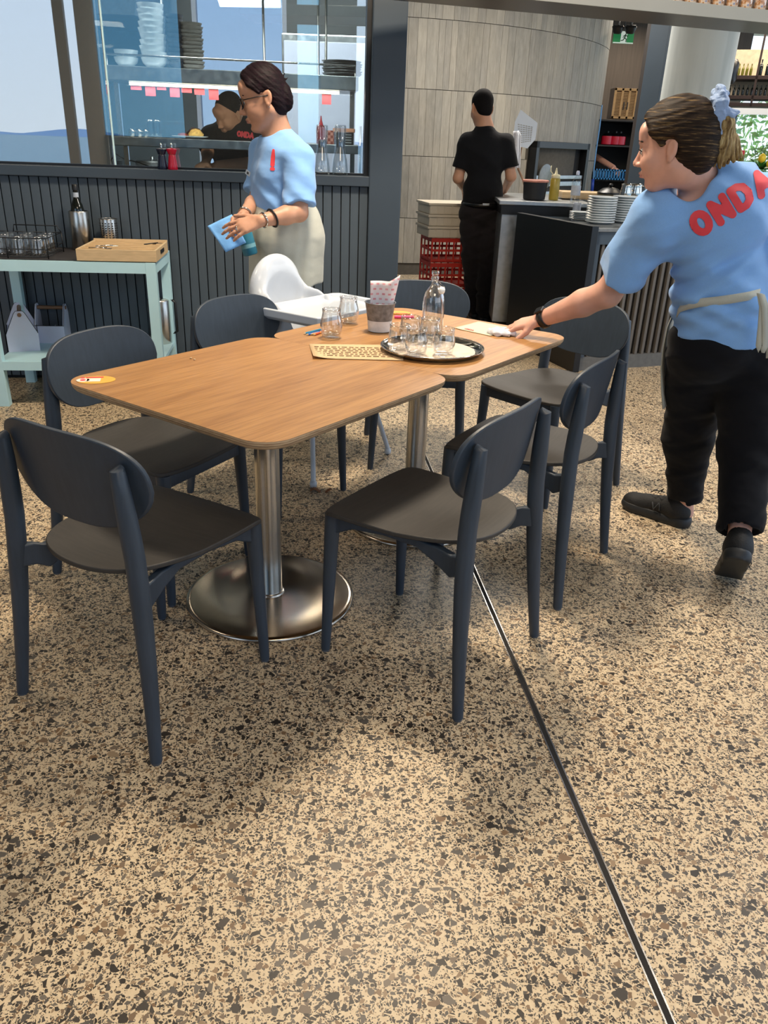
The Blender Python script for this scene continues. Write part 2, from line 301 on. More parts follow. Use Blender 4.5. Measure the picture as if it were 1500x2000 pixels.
# ---------------------------------------------------------------- signed distance bodies -> one continuous skin
BIG = 9.0
class SDF:
    def __init__(s, lo, hi, h):
        s.lo = np.array(lo, np.float32); s.h = h; s.n = np.ceil((np.array(hi)-s.lo)/h).astype(int)+1
        s.F = np.full(s.n, BIG, np.float32); s.ax = [s.lo[i]+h*np.arange(s.n[i], dtype=np.float32) for i in range(3)]
    def loc(s, lo, hi):
        a = np.maximum(np.floor((np.array(lo)-s.lo)/s.h).astype(int), 0); b = np.minimum(np.ceil((np.array(hi)-s.lo)/s.h).astype(int)+1, s.n)
        if (b <= a).any(): return None
        sl = tuple(slice(a[i], b[i]) for i in range(3))
        return sl, s.ax[0][sl[0]][:,None,None], s.ax[1][sl[1]][None,:,None], s.ax[2][sl[2]][None,None,:]
    def comb(s, sl, d, k, op):
        f = s.F[sl]
        if op == 'u':
            hh = np.maximum(k-np.abs(f-d), 0)/k if k > 0 else 0; s.F[sl] = np.minimum(f, d)-hh*hh*k*.25
        elif op == 's':
            d = -d; hh = np.maximum(k-np.abs(f-d), 0)/k if k > 0 else 0; s.F[sl] = np.maximum(f, d)+hh*hh*k*.25
    def cone(s, a, b, ra, rb, k=.02, op='u', flat=None, cuts=()):
        a = np.array(a, float); b = np.array(b, float); r = max(ra, rb); e_ = r*(1 if flat is None else max(1, flat[1]))+k+2*s.h
        L = s.loc(np.minimum(a,b)-e_, np.maximum(a,b)+e_)
        if L is None: return s
        sl, X_, Y_, Z_ = L; px, py, pz = X_-a[0], Y_-a[1], Z_-a[2]; ba = b-a
        if flat is not None:
            n_ = np.array(flat[0], float); n_ /= np.linalg.norm(n_); g = 1/flat[1]-1
            dn = px*n_[0]+py*n_[1]+pz*n_[2]; px = px+dn*n_[0]*g; py = py+dn*n_[1]*g; pz = pz+dn*n_[2]*g; ba = ba+n_*np.dot(ba,n_)*g
        bb = max(np.dot(ba,ba), 1e-9); t = np.clip((px*ba[0]+py*ba[1]+pz*ba[2])/bb, 0, 1)
        d = np.sqrt((px-ba[0]*t)**2+(py-ba[1]*t)**2+(pz-ba[2]*t)**2)-(ra+(rb-ra)*t)
        if flat is not None and flat[1] < 1: d = d*(flat[1]*.5+.5)
        for p0, n0 in cuts:
            n0 = np.array(n0, float); n0 /= np.linalg.norm(n0); d = np.maximum(d, (X_-p0[0])*n0[0]+(Y_-p0[1])*n0[1]+(Z_-p0[2])*n0[2])
        s.comb(sl, d.astype(np.float32), k, op); return s
    def ell(s, c_, r, fr=None, k=.02, op='u', cuts=()):
        c_ = np.array(c_, float); r = np.array(r, float); e_ = r.max()+k+2*s.h; L = s.loc(c_-e_, c_+e_)
        if L is None: return s
        sl, X_, Y_, Z_ = L; px, py, pz = X_-c_[0], Y_-c_[1], Z_-c_[2]
        if fr is not None: A = np.array(fr, float); px, py, pz = [px*A[i][0]+py*A[i][1]+pz*A[i][2] for i in range(3)]
        k0 = np.sqrt((px/r[0])**2+(py/r[1])**2+(pz/r[2])**2); k1 = np.sqrt((px/r[0]**2)**2+(py/r[1]**2)**2+(pz/r[2]**2)**2)
        d = k0*(k0-1)/np.maximum(k1, 1e-6)
        for p0, n0 in cuts:
            n0 = np.array(n0, float); n0 /= np.linalg.norm(n0); d = np.maximum(d, (X_-p0[0])*n0[0]+(Y_-p0[1])*n0[1]+(Z_-p0[2])*n0[2])
        s.comb(sl, d.astype(np.float32), k, op); return s
    def chain(s, pts, rads, k=.01, **kw):
        for i in range(len(pts)-1): s.cone(pts[i], pts[i+1], rads[i], rads[i+1], k, **kw)
        return s
    def plane(s, p0, n0):                    # keep the side against n0
        n0 = np.array(n0, float); n0 /= np.linalg.norm(n0)
        s.F = np.maximum(s.F, ((s.ax[0][:,None,None]-p0[0])*n0[0]+(s.ax[1][None,:,None]-p0[1])*n0[1]+(s.ax[2][None,None,:]-p0[2])*n0[2]).astype(np.float32)); return s
    def warp(s, fn): s.F = s.F+fn(s.ax[0][:,None,None], s.ax[1][None,:,None], s.ax[2][None,None,:]).astype(np.float32); return s
    def mesh(s):
        F = s.F; F[0],F[-1] = 1,1; F[:,0],F[:,-1] = 1,1; F[:,:,0],F[:,:,-1] = 1,1
        I = F < 0; cnt = np.zeros(np.array(I.shape)-1, np.int8)
        for i in (0,1):
            for j in (0,1):
                for k in (0,1): cnt += I[i:I.shape[0]-1+i, j:I.shape[1]-1+j, k:I.shape[2]-1+k]
        act = (cnt > 0) & (cnt < 8); ci = np.argwhere(act); idx = np.full(act.shape, -1, np.int32); idx[act] = np.arange(len(ci))
        acc = np.zeros((len(ci),3), np.float32); w_ = np.zeros(len(ci), np.float32); cs = [(i,j,k) for i in (0,1) for j in (0,1) for k in (0,1)]
        for a in cs:
            for d in range(3):
                if a[d]: continue
                b = list(a); b[d] = 1
                fa = F[ci[:,0]+a[0], ci[:,1]+a[1], ci[:,2]+a[2]]; fb = F[ci[:,0]+b[0], ci[:,1]+b[1], ci[:,2]+b[2]]
                x = (fa < 0) != (fb < 0); t = np.where(x, fa/np.where(fa == fb, 1, fa-fb), 0)
                p_ = np.tile(np.array(a, np.float32), (len(ci),1)); p_[:,d] += t; acc += p_*x[:,None]; w_ += x
        V = s.lo+(ci+acc/np.maximum(w_,1)[:,None])*s.h; Q = []
        for d in range(3):
            e1, e2 = (d+1)%3, (d+2)%3; A = [slice(1,-1)]*3; A[d] = slice(0,-1); B = [slice(1,-1)]*3; B[d] = slice(1,None)
            a_, b_ = I[tuple(A)], I[tuple(B)]; g = np.argwhere(a_ != b_); off = np.ones(3, int); off[d] = 0; g = g+off
            fl = I[g[:,0],g[:,1],g[:,2]]
            def cell(o1, o2): q_ = g.copy(); q_[:,e1] -= o1; q_[:,e2] -= o2; return idx[q_[:,0],q_[:,1],q_[:,2]]
            qd = np.stack([cell(1,1),cell(0,1),cell(0,0),cell(1,0)], 1); qd[~fl] = qd[~fl][:,::-1]; Q.append(qd)
        Q = np.concatenate(Q); Q = Q[(Q >= 0).all(1)]; return V, Q
def skin(name, sdf, mats, parent=None, org=(0,0,0), matfn=None, smooth=1, thick=0):
    V, Q = sdf.mesh()
    if smooth:                                # Laplacian relax
        for _ in range(smooth):
            a = np.zeros_like(V); c_ = np.zeros(len(V)); E = np.concatenate([Q[:,[0,1]],Q[:,[1,2]],Q[:,[2,3]],Q[:,[3,0]]])
            np.add.at(a, E[:,0], V[E[:,1]]); np.add.at(c_, E[:,0], 1); V = V*.4+.6*a/np.maximum(c_,1)[:,None]
    me = bpy.data.meshes.new(name); me.vertices.add(len(V)); me.vertices.foreach_set('co', (V-np.array(org)).astype(np.float32).ravel())
    me.loops.add(len(Q)*4); me.loops.foreach_set('vertex_index', Q.astype(np.int32).ravel()); me.polygons.add(len(Q))
    me.polygons.foreach_set('loop_start', np.arange(0, len(Q)*4, 4, dtype=np.int32)); me.polygons.foreach_set('loop_total', np.full(len(Q), 4, np.int32))
    me.polygons.foreach_set('use_smooth', np.ones(len(Q), bool))
    ms = mats if isinstance(mats, (list,tuple)) else [mats]
    for q_ in ms: me.materials.append(q_)
    if matfn: me.polygons.foreach_set('material_index', matfn(V[Q].mean(1)).astype(np.int32))
    me.update(calc_edges=True); me.validate(); o = bpy.data.objects.new(name, me); C.objects.link(o)
    if parent: o.parent = parent
    o['_v'] = 0; del o['_v']; SK[name+str(len(SK))] = (o, V, Q); o_last[0] = (V, Q); return o
SK = {}; o_last = [None]
def bvh_last(): V, Q = o_last[0]; return bvhtree.BVHTree.FromPolygons([tuple(v) for v in V.tolist()], [tuple(q_) for q_ in Q.tolist()])
# flat prints: 2-D distance function -> thin mesh laid on a surface
def seg2(X_, Y_, a, b, r):
    ax, ay = a; bx, by = b; dx, dy = bx-ax, by-ay; t = np.clip(((X_-ax)*dx+(Y_-ay)*dy)/max(dx*dx+dy*dy, 1e-9), 0, 1); return np.hypot(X_-ax-dx*t, Y_-ay-dy*t)-r
def poly2(X_, Y_, pts, r, closed=False):
    d = 9.0; n = len(pts)
    for i in range(n if closed else n-1): d = np.minimum(d, seg2(X_, Y_, pts[i], pts[(i+1)%n], r))
    return d
def print2d(name, fn, w, h, step, org, right, up, nrm, bvh, m, parent=None, porg=(0,0,0), off=.0015, reach=.3):
    xs = np.arange(0, w+step, step); ys = np.arange(0, h+step, step); X_, Y_ = np.meshgrid(xs, ys, indexing='ij'); D = fn(X_, Y_)
    gx, gy = np.gradient(D, step); mk = (D < step*.9); g2 = np.maximum(gx**2+gy**2, .25); push = np.where(D > -step*.5, D, 0)
    X2 = X_-gx/g2*push; Y2 = Y_-gy/g2*push
    vid = {}; vs = []; fs = []; org, right, up, nrm = Vector(org), Vector(right), Vector(up), Vector(nrm).normalized()
    def vert(i, j):
        if (i,j) in vid: return vid[(i,j)]
        p_ = org+right*float(X2[i,j])+up*float(Y2[i,j]); r_ = None
        if bvh:
            hit = bvh.ray_cast(p_+nrm*reach, -nrm, reach*2)
            if hit[0] is None: vid[(i,j)] = None; return None
            p_ = hit[0]+nrm*off
        vs.append(p_-Vector(porg)); vid[(i,j)] = len(vs)-1; return vid[(i,j)]
    for i in range(len(xs)-1):
        for j in range(len(ys)-1):
            if D[i,j] < 0 or D[i+1,j] < 0 or D[i,j+1] < 0 or D[i+1,j+1] < 0:
                if mk[i,j] and mk[i+1,j] and mk[i,j+1] and mk[i+1,j+1]:
                    q_ = [vert(i,j),vert(i+1,j),vert(i+1,j+1),vert(i,j+1)]
                    if None not in q_: fs.append(q_)
    b = MB(); b.add(vs, fs, m); return b.build(name, m, parent, smooth=True)
def stroke_text(txt, hgt, r, gap=.25):
    G = {'O':[[(.35+.33*math.cos(a),.5+.47*math.sin(a)) for a in np.linspace(0,2*math.pi,17)]],
     'N':[[(0,0),(0,1),(.62,0),(.62,1)]],'D':[[(0,0),(0,1),(.3,1),(.55,.85),(.65,.5),(.55,.15),(.3,0),(0,0)]],'A':[[(0,0),(.33,1),(.66,0)],[(.13,.33),(.53,.33)]],
     'E':[[(.5,0),(0,0),(0,1),(.5,1)],[(0,.5),(.42,.5)]],'R':[[(0,0),(0,1),(.4,1),(.55,.75),(.4,.5),(0,.5)],[(.3,.5),(.55,0)]],'U':[[(0,1),(0,.2),(.15,0),(.45,0),(.6,.2),(.6,1)]],'M':[[(0,0),(0,1),(.35,.4),(.7,1),(.7,0)]],
     'K':[[(0,0),(0,1)],[(.55,1),(0,.45),(.55,0)]],'S':[[(.55,.9),(.3,1),(.05,.85),(.1,.6),(.5,.45),(.55,.2),(.3,0),(0,.1)]],'I':[[(0,0),(0,1)]]}
    out = []; x = r
    for ch in txt:
        if ch == ' ': x += hgt*.5; continue
        for pl in G[ch]: out.append([(x+p_[0]*hgt, r+p_[1]*hgt) for p_ in pl])
        x += hgt*(max(p_[0] for pl in G[ch] for p_ in pl)+gap)
    def fn(X_, Y_):
        d = 9.0
        for pl in out: d = np.minimum(d, poly2(X_, Y_, pl, r))
        return d
    return fn, x, hgt+2*r
# ================================================================ SETTING
b = MB(); b.box(-8,6.6,-4,17,-.12,0); floor = struct(b.build('floor', M['floor']))
ja, jb = at(825,880,0), at(1310,2000,0); jd = (jb-ja).normalized(); L_ = (jb-ja).length
jm = wall_frame(ja-jd*.35, jd); b = MB(); b.box(0,L_+1.6,-.006,.006,-.01,.0012, M_=jm); j = b.build('trim_1', mat('joint_rubber','1B1815',.8)); struct(j); j['label'] = 'long black movement joint across the floor'
for s_ in (-1,1):
    b = MB(); b.box(0,L_+1.6,s_*.0078-.0016,s_*.0078+.0016,-.01,.0016, M_=jm); b.build('joint_edge', M['steel'], j)
for x0, x1, y1 in ((-8,-.6,8.75),(-.6,6.6,16)): b = MB(); b.box(x0,x1,-2.6,y1,3.3,3.4); struct(b.build('ceiling', M['ceil']))
b = MB(); b.box(-6.05,-5.95,-2.6,8.7,0,3.3); struct(b.build('wall_left', mat('plaster','A8A49C',.85)))
# window posts and one added dark panel behind the viewer (seen mirrored in the kitchen glass)
PO = mat('post_taupe', '9A8E82', .7, 0, .04)
b = MB()
k_ = 0
for x0, x1 in ((-2.76,-2.63),(-2.50,-2.27),(-1.21,.36),(.68,1.18),(-5.2,-5.0),(3.2,3.4),(5.4,5.6)):  # the widest is added to keep mirrored sky off the cook
    b = MB(); b.box(x0,x1,-2.62,-2.42,0,3.3, ch=.008); k_ += 1; struct(b.build('trim_%d' % (k_+10), PO if k_ < 3 else mat('post_and_block_dark','4A4845',.7)))
b = MB(); b.box(-8,6.6,-2.7,-2.3,0,.14); struct(b.build('trim_19', PO))
b = MB(); b.box(-2.27,1.22,-2.44,-2.36,0,1.36, ch=.01); struct(b.build('trim_21', mat('low_sea_block','2B2C2E',.7)))  # unseen low wall added to keep the sea out of the glass reflection
for x0, x1, tn in ((-2.27,-1.21,(.40,.60,.70,1)),(.36,.68,(.62,.80,.86,1))):  # panes made up to turn the mirrored sky bluer in two bays
    b = MB(); b.box(x0,x1,-2.53,-2.52,.14,3.3); k_ += 1; struct(b.build('trim_%d' % (k_+10), glassmat('added_tint_pane%d' % k_, tn, .05)))
# kitchen partition: frame with x along the wall, y away from the viewer
WD = Vector((1,.12,0)).normalized(); WM = wall_frame(Vector((0,5.0,0)), WD)
WN = Vector((-WD.y,WD.x,0))
def W(x, y, off=0.0):                      # wall coordinates (s, z) of what photo pixel x, y shows on the wall plane
    d = ray(x, y); o = Vector((0,0,CAMH)); t = (Vector((0,5.0,0))+WN*off-o).dot(WN)/d.dot(WN); p_ = o+d*t
    return (p_-Vector((0,5.0,0))).dot(WD), p_.z
zc = W(340,352)[1]; zs = W(340,330.5,.08)[1]
wk = thing('kitchen_wall', 'x', 'x'); del wk['label'], wk['category']; wk.name = 'wall_back'; wk['kind'] = 'structure'; wk.matrix_world = WM
b = MB(); b.box(-4.3,-.16,.02,.1,0,zc); b.build('backing', M['groove'], wk)
sm = MB(); sm.box(0,.0475,0,.026,.02,zc-.002, ch=.003); s0 = sm.build('slat', M['clad'], wk)
pitch = .0528; k_ = 0
s_end = -.168
s0.location = (s_end-.0475,0,0)
for i in range(1, 76):
    o = s0.copy(); C.objects.link(o); o.parent = wk; o.location = (s_end-.0475-i*pitch, 0, 0)
b = MB(); b.box(-4.3,-.16,-.035,.11,zc,zs, ch=.004); sl = b.build('sill', M['navy'], wk)
b = MB(); b.box(-4.3,-.16,.05,.085,zs,zs+.012); b.build('glazing_bead', M['blackm'], wk)
b = MB(); b.box(-.165,.022,-.04,.22,0,3.3, ch=.006); pst = b.build('post', M['navy'], wk)
b = MB(); b.box(-.192,-.165,.03,.12,zs,3.3); b.build('glazing_frame', M['blackm'], wk)
sL = W(207,160,.085)[0]
wn_ = thing('window_1', 'x','x'); del wn_['label'], wn_['category']; wn_['kind'] = 'structure'; wn_.matrix_world = WM
b = MB(); b.box(sL+.012,-.19,.08,.088,zs+.004,3.3); b.build('pane', M['pane'], wn_)
b = MB(); b.box(sL+.004,sL+.012,.079,.089,zs+.004,3.3); b.build('pane_edge', M['paneedge'], wn_)
w2_ = thing('window_2', 'x','x'); del w2_['label'], w2_['category']; w2_['kind'] = 'structure'; w2_.matrix_world = WM
b = MB(); b.box(-4.3,sL,.08,.088,zs+.004,3.3); b.build('pane', M['pane2'], w2_)
b = MB(); b.box(-4.3,sL-.03,.13,.15,zs-.1,3.3); b.build('blind', M['blind'], w2_)
# curved stone wall of narrow upright strips
CX, CY, RR_ = -.5, 12.9, 3.35; zb = [.13,.626,1.274,1.933,2.584,3.3]
st = thing('stone_wall','x','x'); del st['label'], st['category']; st.name = 'wall_right'; st['kind'] = 'structure'; st.location = (CX,CY,0)
def arc(a, r): return (r*math.sin(a), -r*math.cos(a))
b = MB(); pl = [arc(a, RR_-.012) for a in np.linspace(R(-5),R(72.3),40)]+[arc(a, RR_-.5) for a in np.linspace(R(72.3),R(-5),40)]; b.prism(pl,0,3.3); b.build('core', mat('stone_joint','4E4A43',.9), st)
def screen_x(p_): d = Vector(p_)-Vector((0,0,CAMH)); return 750+FPX*d.dot(X_CAM)/d.dot(Fv)
def ang_for(px_, z):
    lo, hi = 0.0, R(68)
    for _ in range(40):
        m_ = (lo+hi)/2
        if screen_x((CX+RR_*math.sin(m_), CY-RR_*math.cos(m_), z)) < px_: lo = m_
        else: hi = m_
    return lo
OVA = [ang_for(1031,1.3), ang_for(1134,1.3)]; oY = CY-RR_*math.cos(sum(OVA)/2); OVZ = (0.45, P(1090,278,oY).z)
for row in range(5):
    a = R(2)+rng.rand()*.02
    while a < R(71.5):
        wd = rng.choice([.07,.08,.08,.1,.13])/RR_; a2 = min(a+wd, R(72.2)); am = (a+a2)/2; z0, z1 = zb[row], zb[row+1]
        segs = [(z0,z1)]
        if OVA[0]-.005 < am < OVA[1]+.0: segs = [(z0,min(z1,OVZ[0])), (max(z0,OVZ[1]),z1)]
        for y0, y1 in segs:
            if y1-y0 < .03: continue
            g = .0012/RR_; pr = rng.rand()*.004; b = MB(); q_ = [arc(a+g,RR_+pr),arc(a2-g,RR_+pr),arc(a2-g,RR_-.02),arc(a+g,RR_-.02)][::-1]
            b.prism(q_, y0+.003, y1-.003); b.build('stone', M['stone'], st)
        a = a2
b = MB(); b.prism([arc(a, RR_-.05) for a in np.linspace(R(-5),R(72),30)]+[arc(a, RR_-.2) for a in np.linspace(R(72),R(-5),30)],0,.125); b.build('plinth', M['dark'], st)
# low ceiling of the back corridor and wine bar
b = MB(); b.box(1.6,5.2,13.7,13.8,0,3.3); struct(b.build('wall_corridor', mat('brown_panel','4A4037',.6,0,.15,5,stretch=(8,8,.5)))); 
bpy.data.objects['wall_corridor'].name = 'wall_front'
# concrete column
pc = P(1353,200,7.0); rc = (P(1416,200,7.0)-P(1291,200,7.0)).length/2
b = MB(); b.lathe([(rc,0),(rc,3.3)], 64); co = b.build('trim_3', M['column'], auto=40, loc=(pc.x,pc.y,0)); struct(co)
# navy frame beside it
f0, f1 = P(1241,250,7.75), P(1276,250,7.6)
fm = wall_frame(Vector((f0.x,f0.y,0)), f1-f0); fw = (f1-f0).length
b = MB(); b.box(0,fw,0,.25,0,2.44, ch=.004); struct(b.build('trim_4', M['navy'])).matrix_world = fm
b = MB(); b.box(-.05,0,.02,.3,0,2.46); struct(b.build('trim_5', mat('brown_jamb','2B231E',.6))).matrix_world = fm
b = MB(); b.box(-.06,fw+.02,-.03,.3,2.44,2.475); struct(b.build('trim_6', mat('pale_cornice','A7A49B',.7))).matrix_world = fm
# steel gantry beam over the bar
ZB = 2.05; n0, n1 = at(1100,5,ZB), at(1500,44,ZB); r0, r1 = at(795,3,ZB), at(1500,68,ZB)
nd = (n1-n0).normalized(); bm_ = wall_frame(n0, nd); dep = abs((r1-n0).dot(Vector((-nd.y,nd.x,0))))
BE = thing('gantry_beam', 'x','x'); del BE['label'], BE['category']; BE.name = 'trim_7'; BE['kind'] = 'structure'; BE.matrix_world = bm_
LB = -((n0-Vector((0,n0.y,0))).length+.5); b = MB(); b.box(-1.6,3.2,.012,dep,0,.055, ch=.003); b.build('beam', M['beam'], BE)
b = MB(); b.box(-1.6,3.2,0,.012,-.002,.057, ch=.002); b.build('fascia', M['beamf'], BE)
# outside behind the viewer: sea and far headland; green slope on the far right
SEA = thing('sea','x','x'); del SEA['label'], SEA['category']
b = MB(); b.box(-2500,2500,-2500,-14,-7.2,-7); q = NT('sea_water'); n1 = q.noise(q.co((.05,.12,1)), 8, 6); q.l(q.ramp(n1.outputs[0], [(.35,hx('6E8F88')),(.65,hx('8AA9A0'))]), q.b.inputs['Base Color']); q.b.inputs['Roughness'].default_value = .35
q.bump(n1.outputs[0], .3, .3); bpy.data.objects.remove(SEA); struct(b.build('sea', q.m))
b = MB(); xs = np.linspace(-900,900,60); hh = [max(1, 8*math.exp(-((x+250)/260)**2)+4*math.exp(-((x-300)/200)**2)+6*math.sin(x/40)) for x in xs]
vs = [(x,-1700+abs(x)*.2,-7) for x in xs]+[(x,-1760+abs(x)*.2,h_-7) for x, h_ in zip(xs,hh)]+[(x,-2000,h_*.4-7) for x, h_ in zip(xs,hh)]
b.add(vs, [(i,i+1,i+61,i+60) for i in range(59)]+[(60+i,61+i,121+i,120+i) for i in range(59)]); struct(b.build('headland', mat('hazy_far_hill','A9B8C8',.9), smooth=True))  # haze put into the pale hill colour
M['glide'] = mat('grey_glide','4A4F56',.5)
# ================================================================ CHAIRS
def ring_sheet(outline, fn, thick, nr=9, nrm=None):
    """polar sheet with thickness: outline (x,y) -> fn(x,y) gives height; nrm axis is local z"""
    mb = MB(); n = len(outline); cx_ = sum(p_[0] for p_ in outline)/n; cy_ = sum(p_[1] for p_ in outline)/n; sides = []
    for sgn in (1,0):
        vs = [(cx_,cy_,fn(cx_,cy_)-(0 if sgn else thick))]
        for r_ in range(1, nr+1):
            t = r_/nr; tt = t if t < 1 else 1
            for x, y in outline:
                X_, Y_ = cx_+(x-cx_)*tt, cy_+(y-cy_)*tt; z = fn(X_,Y_)-(0 if sgn else thick); vs.append((X_,Y_,z))
        sides.append(vs)
    N = len(sides[0]); vs = sides[0]+sides[1]; fs = []
    for i in range(n):
        j = (i+1)%n; fs.append((0,1+i,1+j)); fs.append((N,N+1+j,N+1+i))
        for r_ in range(nr-1):
            a, b_ = 1+r_*n+i, 1+r_*n+j; fs.append((a,a+n,b_+n,b_)); fs.append((N+a,N+b_,N+b_+n,N+a+n))
        a, b_ = 1+(nr-1)*n+i, 1+(nr-1)*n+j; fs.append((a,N+a,N+b_,b_))
    mb.add(vs, fs); return mb
def smooth_poly(pts, it=3):
    for _ in range(it):
        o = []
        for i in range(len(pts)):
            a, b_ = pts[i], pts[(i+1)%len(pts)]; o += [(a[0]*.75+b_[0]*.25,a[1]*.75+b_[1]*.25),(a[0]*.25+b_[0]*.75,a[1]*.25+b_[1]*.75)]
        pts = o
    return pts
SEATO = smooth_poly([(-.205,.50),(.205,.50),(.222,.44),(.212,.25),(.185,.12),(.12,.045),(0,.022),(-.12,.045),(-.185,.12),(-.212,.25),(-.222,.44)])
def seat_h(x, y):
    dip = -.014*math.exp(-((x/.15)**2))*math.exp(-((y-.2)/.14)**2); back = .006*max(0,(.12-y)/.1)**2+.015*(abs(x)/.2)**2*max(0,min(1,(.25-y)/.2)); front = -.012*max(0,(y-.43)/.07)**2
    return .468+dip+back+front
BACKO = [(x_, y_) for x_, y_ in ((math.copysign(abs(math.cos(a))**.62, math.cos(a))*.234*(1-.22*max(0,-math.sin(a))**1.0), math.copysign(abs(math.sin(a))**.72, math.sin(a))*.118) for a in np.linspace(0,2*math.pi,57)[:-1])]
def back_pt(x, z, off):                     # x across, z height about the centre, off = behind
    zz = .684+z; f = .052+.75*x*x-(z+.02)*.16-.0; return (x, f-off, zz)
def make_chair(label):
    t = thing('dining_chair', label, 'chair', group='charcoal dining chairs')
    mb = ring_sheet(SEATO, seat_h, .013); o = mb.build('seat', M['seat'], t, auto=50, bevel=.003)
    mb = MB(); n = len(BACKO); nr = 8; vs = []
    for off in (0,.013):
        vs.append(back_pt(0,0,off))
        for r_ in range(1,nr+1):
            for x, z in BACKO: vs.append(back_pt(x*r_/nr, z*r_/nr, off))
    N = len(vs)//2; fs = []
    for i in range(n):
        j_ = (i+1)%n; fs.append((0,1+j_,1+i)); fs.append((N,N+1+i,N+1+j_))
        for r_ in range(nr-1):
            a, b_ = 1+r_*n+i, 1+r_*n+j_; fs.append((a,b_,b_+n,a+n)); fs.append((N+a,N+a+n,N+b_+n,N+b_))
        a, b_ = 1+(nr-1)*n+i, 1+(nr-1)*n+j_; fs.append((a,b_,N+b_,N+a))
    mb.add(vs, fs); mb.build('backrest', M['chair'], t, auto=50, bevel=.003)
    for sg in (-1,1):
        pts = []; rad = []
        for k in range(15):
            z = .006+k/14*.734; u_ = z/.74; x = sg*(.2475-.060*u_); f = .046*u_+.010*math.sin(u_*math.pi)-.012*max(0,u_-.72)/.28
            if z > .6: f -= 0
            rr = .0150+.0085*min(1,u_/.55) - (.006*max(0,(u_-.8)/.2)**1.5)
            pts.append((x,f,z)); rad.append(rr)
        pts.append((sg*(.2475-.060)-.0*sg,.047,.7455)); rad.append(.009)
        m1 = MB(); m1.tube(pts, rad, 14); m1.build('rear_leg', M['chair'], t, auto=50)
        m1 = MB(); m1.tube([(sg*(.2475),0,0),(sg*.2475,0,.013)], [.0125,.013], 12); m1.build('foot_glide', M['glide'], t, auto=50)
        pts = []; rad = []
        for k in range(9): z = .006+k/8*.443; u_ = z/.45; pts.append((sg*(.205-.02*u_), .478-.008*u_, z)); rad.append(.0135+.0095*u_)
        m1 = MB(); m1.tube(pts, rad, 14); m1.build('front_leg', M['chair'], t, auto=50)
        m1 = MB(); m1.tube([(sg*.205,.478,0),(sg*.205,.478,.013)], [.012,.0125], 12); m1.build('foot_glide', M['glide'], t, auto=50)
        # side rail: deep at both ends, shallow in the middle, runs from rear leg to front leg
        m1 = MB(); prof = [(.022,.392,.452),(.062,.392,.452),(.09,.375,.440),(.14,.40,.447),(.2,.424,.449),(.3,.428,.452),(.40,.420,.452),(.46,.392,.452)]; vs = []; fs = []
        for y, z0, z1 in prof:
            xc = sg*float(np.interp(y,[.02,.06,.1,.2,.35,.46],[.212,.19,.172,.165,.170,.184]))
            for dx in (-.012,.012):
                for z in (z0, z1): vs.append((xc+dx,y,z))
        for i in range(len(prof)-1):
            a = i*4; fs += [(a,a+1,a+5,a+4),(a+2,a+6,a+7,a+3),(a+1,a+3,a+7,a+5),(a,a+4,a+6,a+2)]
        fs += [(0,2,3,1),(28,29,31,30)]; m1.add(vs, fs); m1.build('side_rail', M['chair'], t, auto=30, bevel=.004)
    m1 = MB()
    m1.box(-.185,.185,.462,.484,.405,.448, ch=.004); m1.build('front_rail', M['chair'], t, auto=40)
    return t
def pose(o, px_, py_, ang): o.location = (px_,py_,0); o.rotation_euler = (0,0,ang-math.pi/2)
CH = make_chair('charcoal dining chair nearest the viewer at lower left, seen from behind')
pose(CH, -.746, 1.605, math.atan2(.43,.243))
def chair2(x, y, ang, label): o = dup(CH, (x,y,0), ang-math.pi/2, label); return o
chair2(.3525,1.895,math.atan2(.26,-.4),'charcoal dining chair in the middle foreground, its front corner before the steel table base')
chair2(.7185,2.4825,math.atan2(.515,-.857),'charcoal dining chair directly behind the middle foreground chair, on the right side of the table')
chair2(-1.01,2.60,math.atan2(-.456,.89),'charcoal dining chair at the left of the table behind the table sticker corner')
c4 = at(1205,600,.745); chair2(.895,3.56,R(223),'charcoal dining chair directly below the outstretched forearm, at the table far right corner')
chair2(-.69,3.31,R(-36),'charcoal dining chair between the mint side table and the white high chair')
chair2(.14,3.935,R(-91),'charcoal dining chair at the far end of the table behind the glass bottle')
chair2(1.97,3.95,R(160),'charcoal dining chair glimpsed between the legs of the woman in blue')
# ================================================================ TABLES
def table(label, cx_, cy_, ang, grain):
    t = thing('dining_table', label, 'table', (cx_,cy_,0), ang, 'oak tables pushed together')
    S_ = .82; zt = .745; out = rrect(S_, S_, .085, 8)
    def bul(p_): x, y = p_; k = 1+.0; return (x*k, y*k)
    m1 = MB(); vs = []; fs = []; n = len(out)
    lay = [(1,zt),(1.0,zt-.002),(.998,zt-.010),(.985,zt-.020),(.965,zt-.026)]
    for s_, z in lay: vs += [(x*s_,y*s_,z) for x, y in out]
    m1.add(vs[:n], [tuple(range(n))], M['oak'])
    for k in range(len(lay)-1): m1.add(vs[k*n:(k+2)*n], [(i,i+n,(i+1)%n+n,(i+1)%n) for i in range(n)], M['ply'])
    m1.add(vs[-n:], [tuple(range(n))[::-1]], M['ply']); m1.build('tabletop', M['oak'], t, auto=35)
    m1 = MB(); m1.lathe([(.0385,.02),(.0385,zt-.03)], 40); m1.build('pole', M['steel'], t, auto=40)
    m1 = MB(); m1.lathe([(.272,0),(.277,.003),(.277,.008),(.273,.012),(.26,.0135),(.15,.016),(.06,.019),(.045,.020)], 72); m1.build('base', M['base'], t, auto=50)
    m1 = MB(); m1.lathe([(.14,zt-.032),(.14,zt-.026)], 30); m1.build('mounting_plate', M['blackm'], t, auto=40)
    m1 = MB(); m1.lathe([(.046,.018),(.044,.026),(.039,.028)], 40); m1.build('collar', M['steel'], t, auto=40)
    return t
TA = R(54.3)
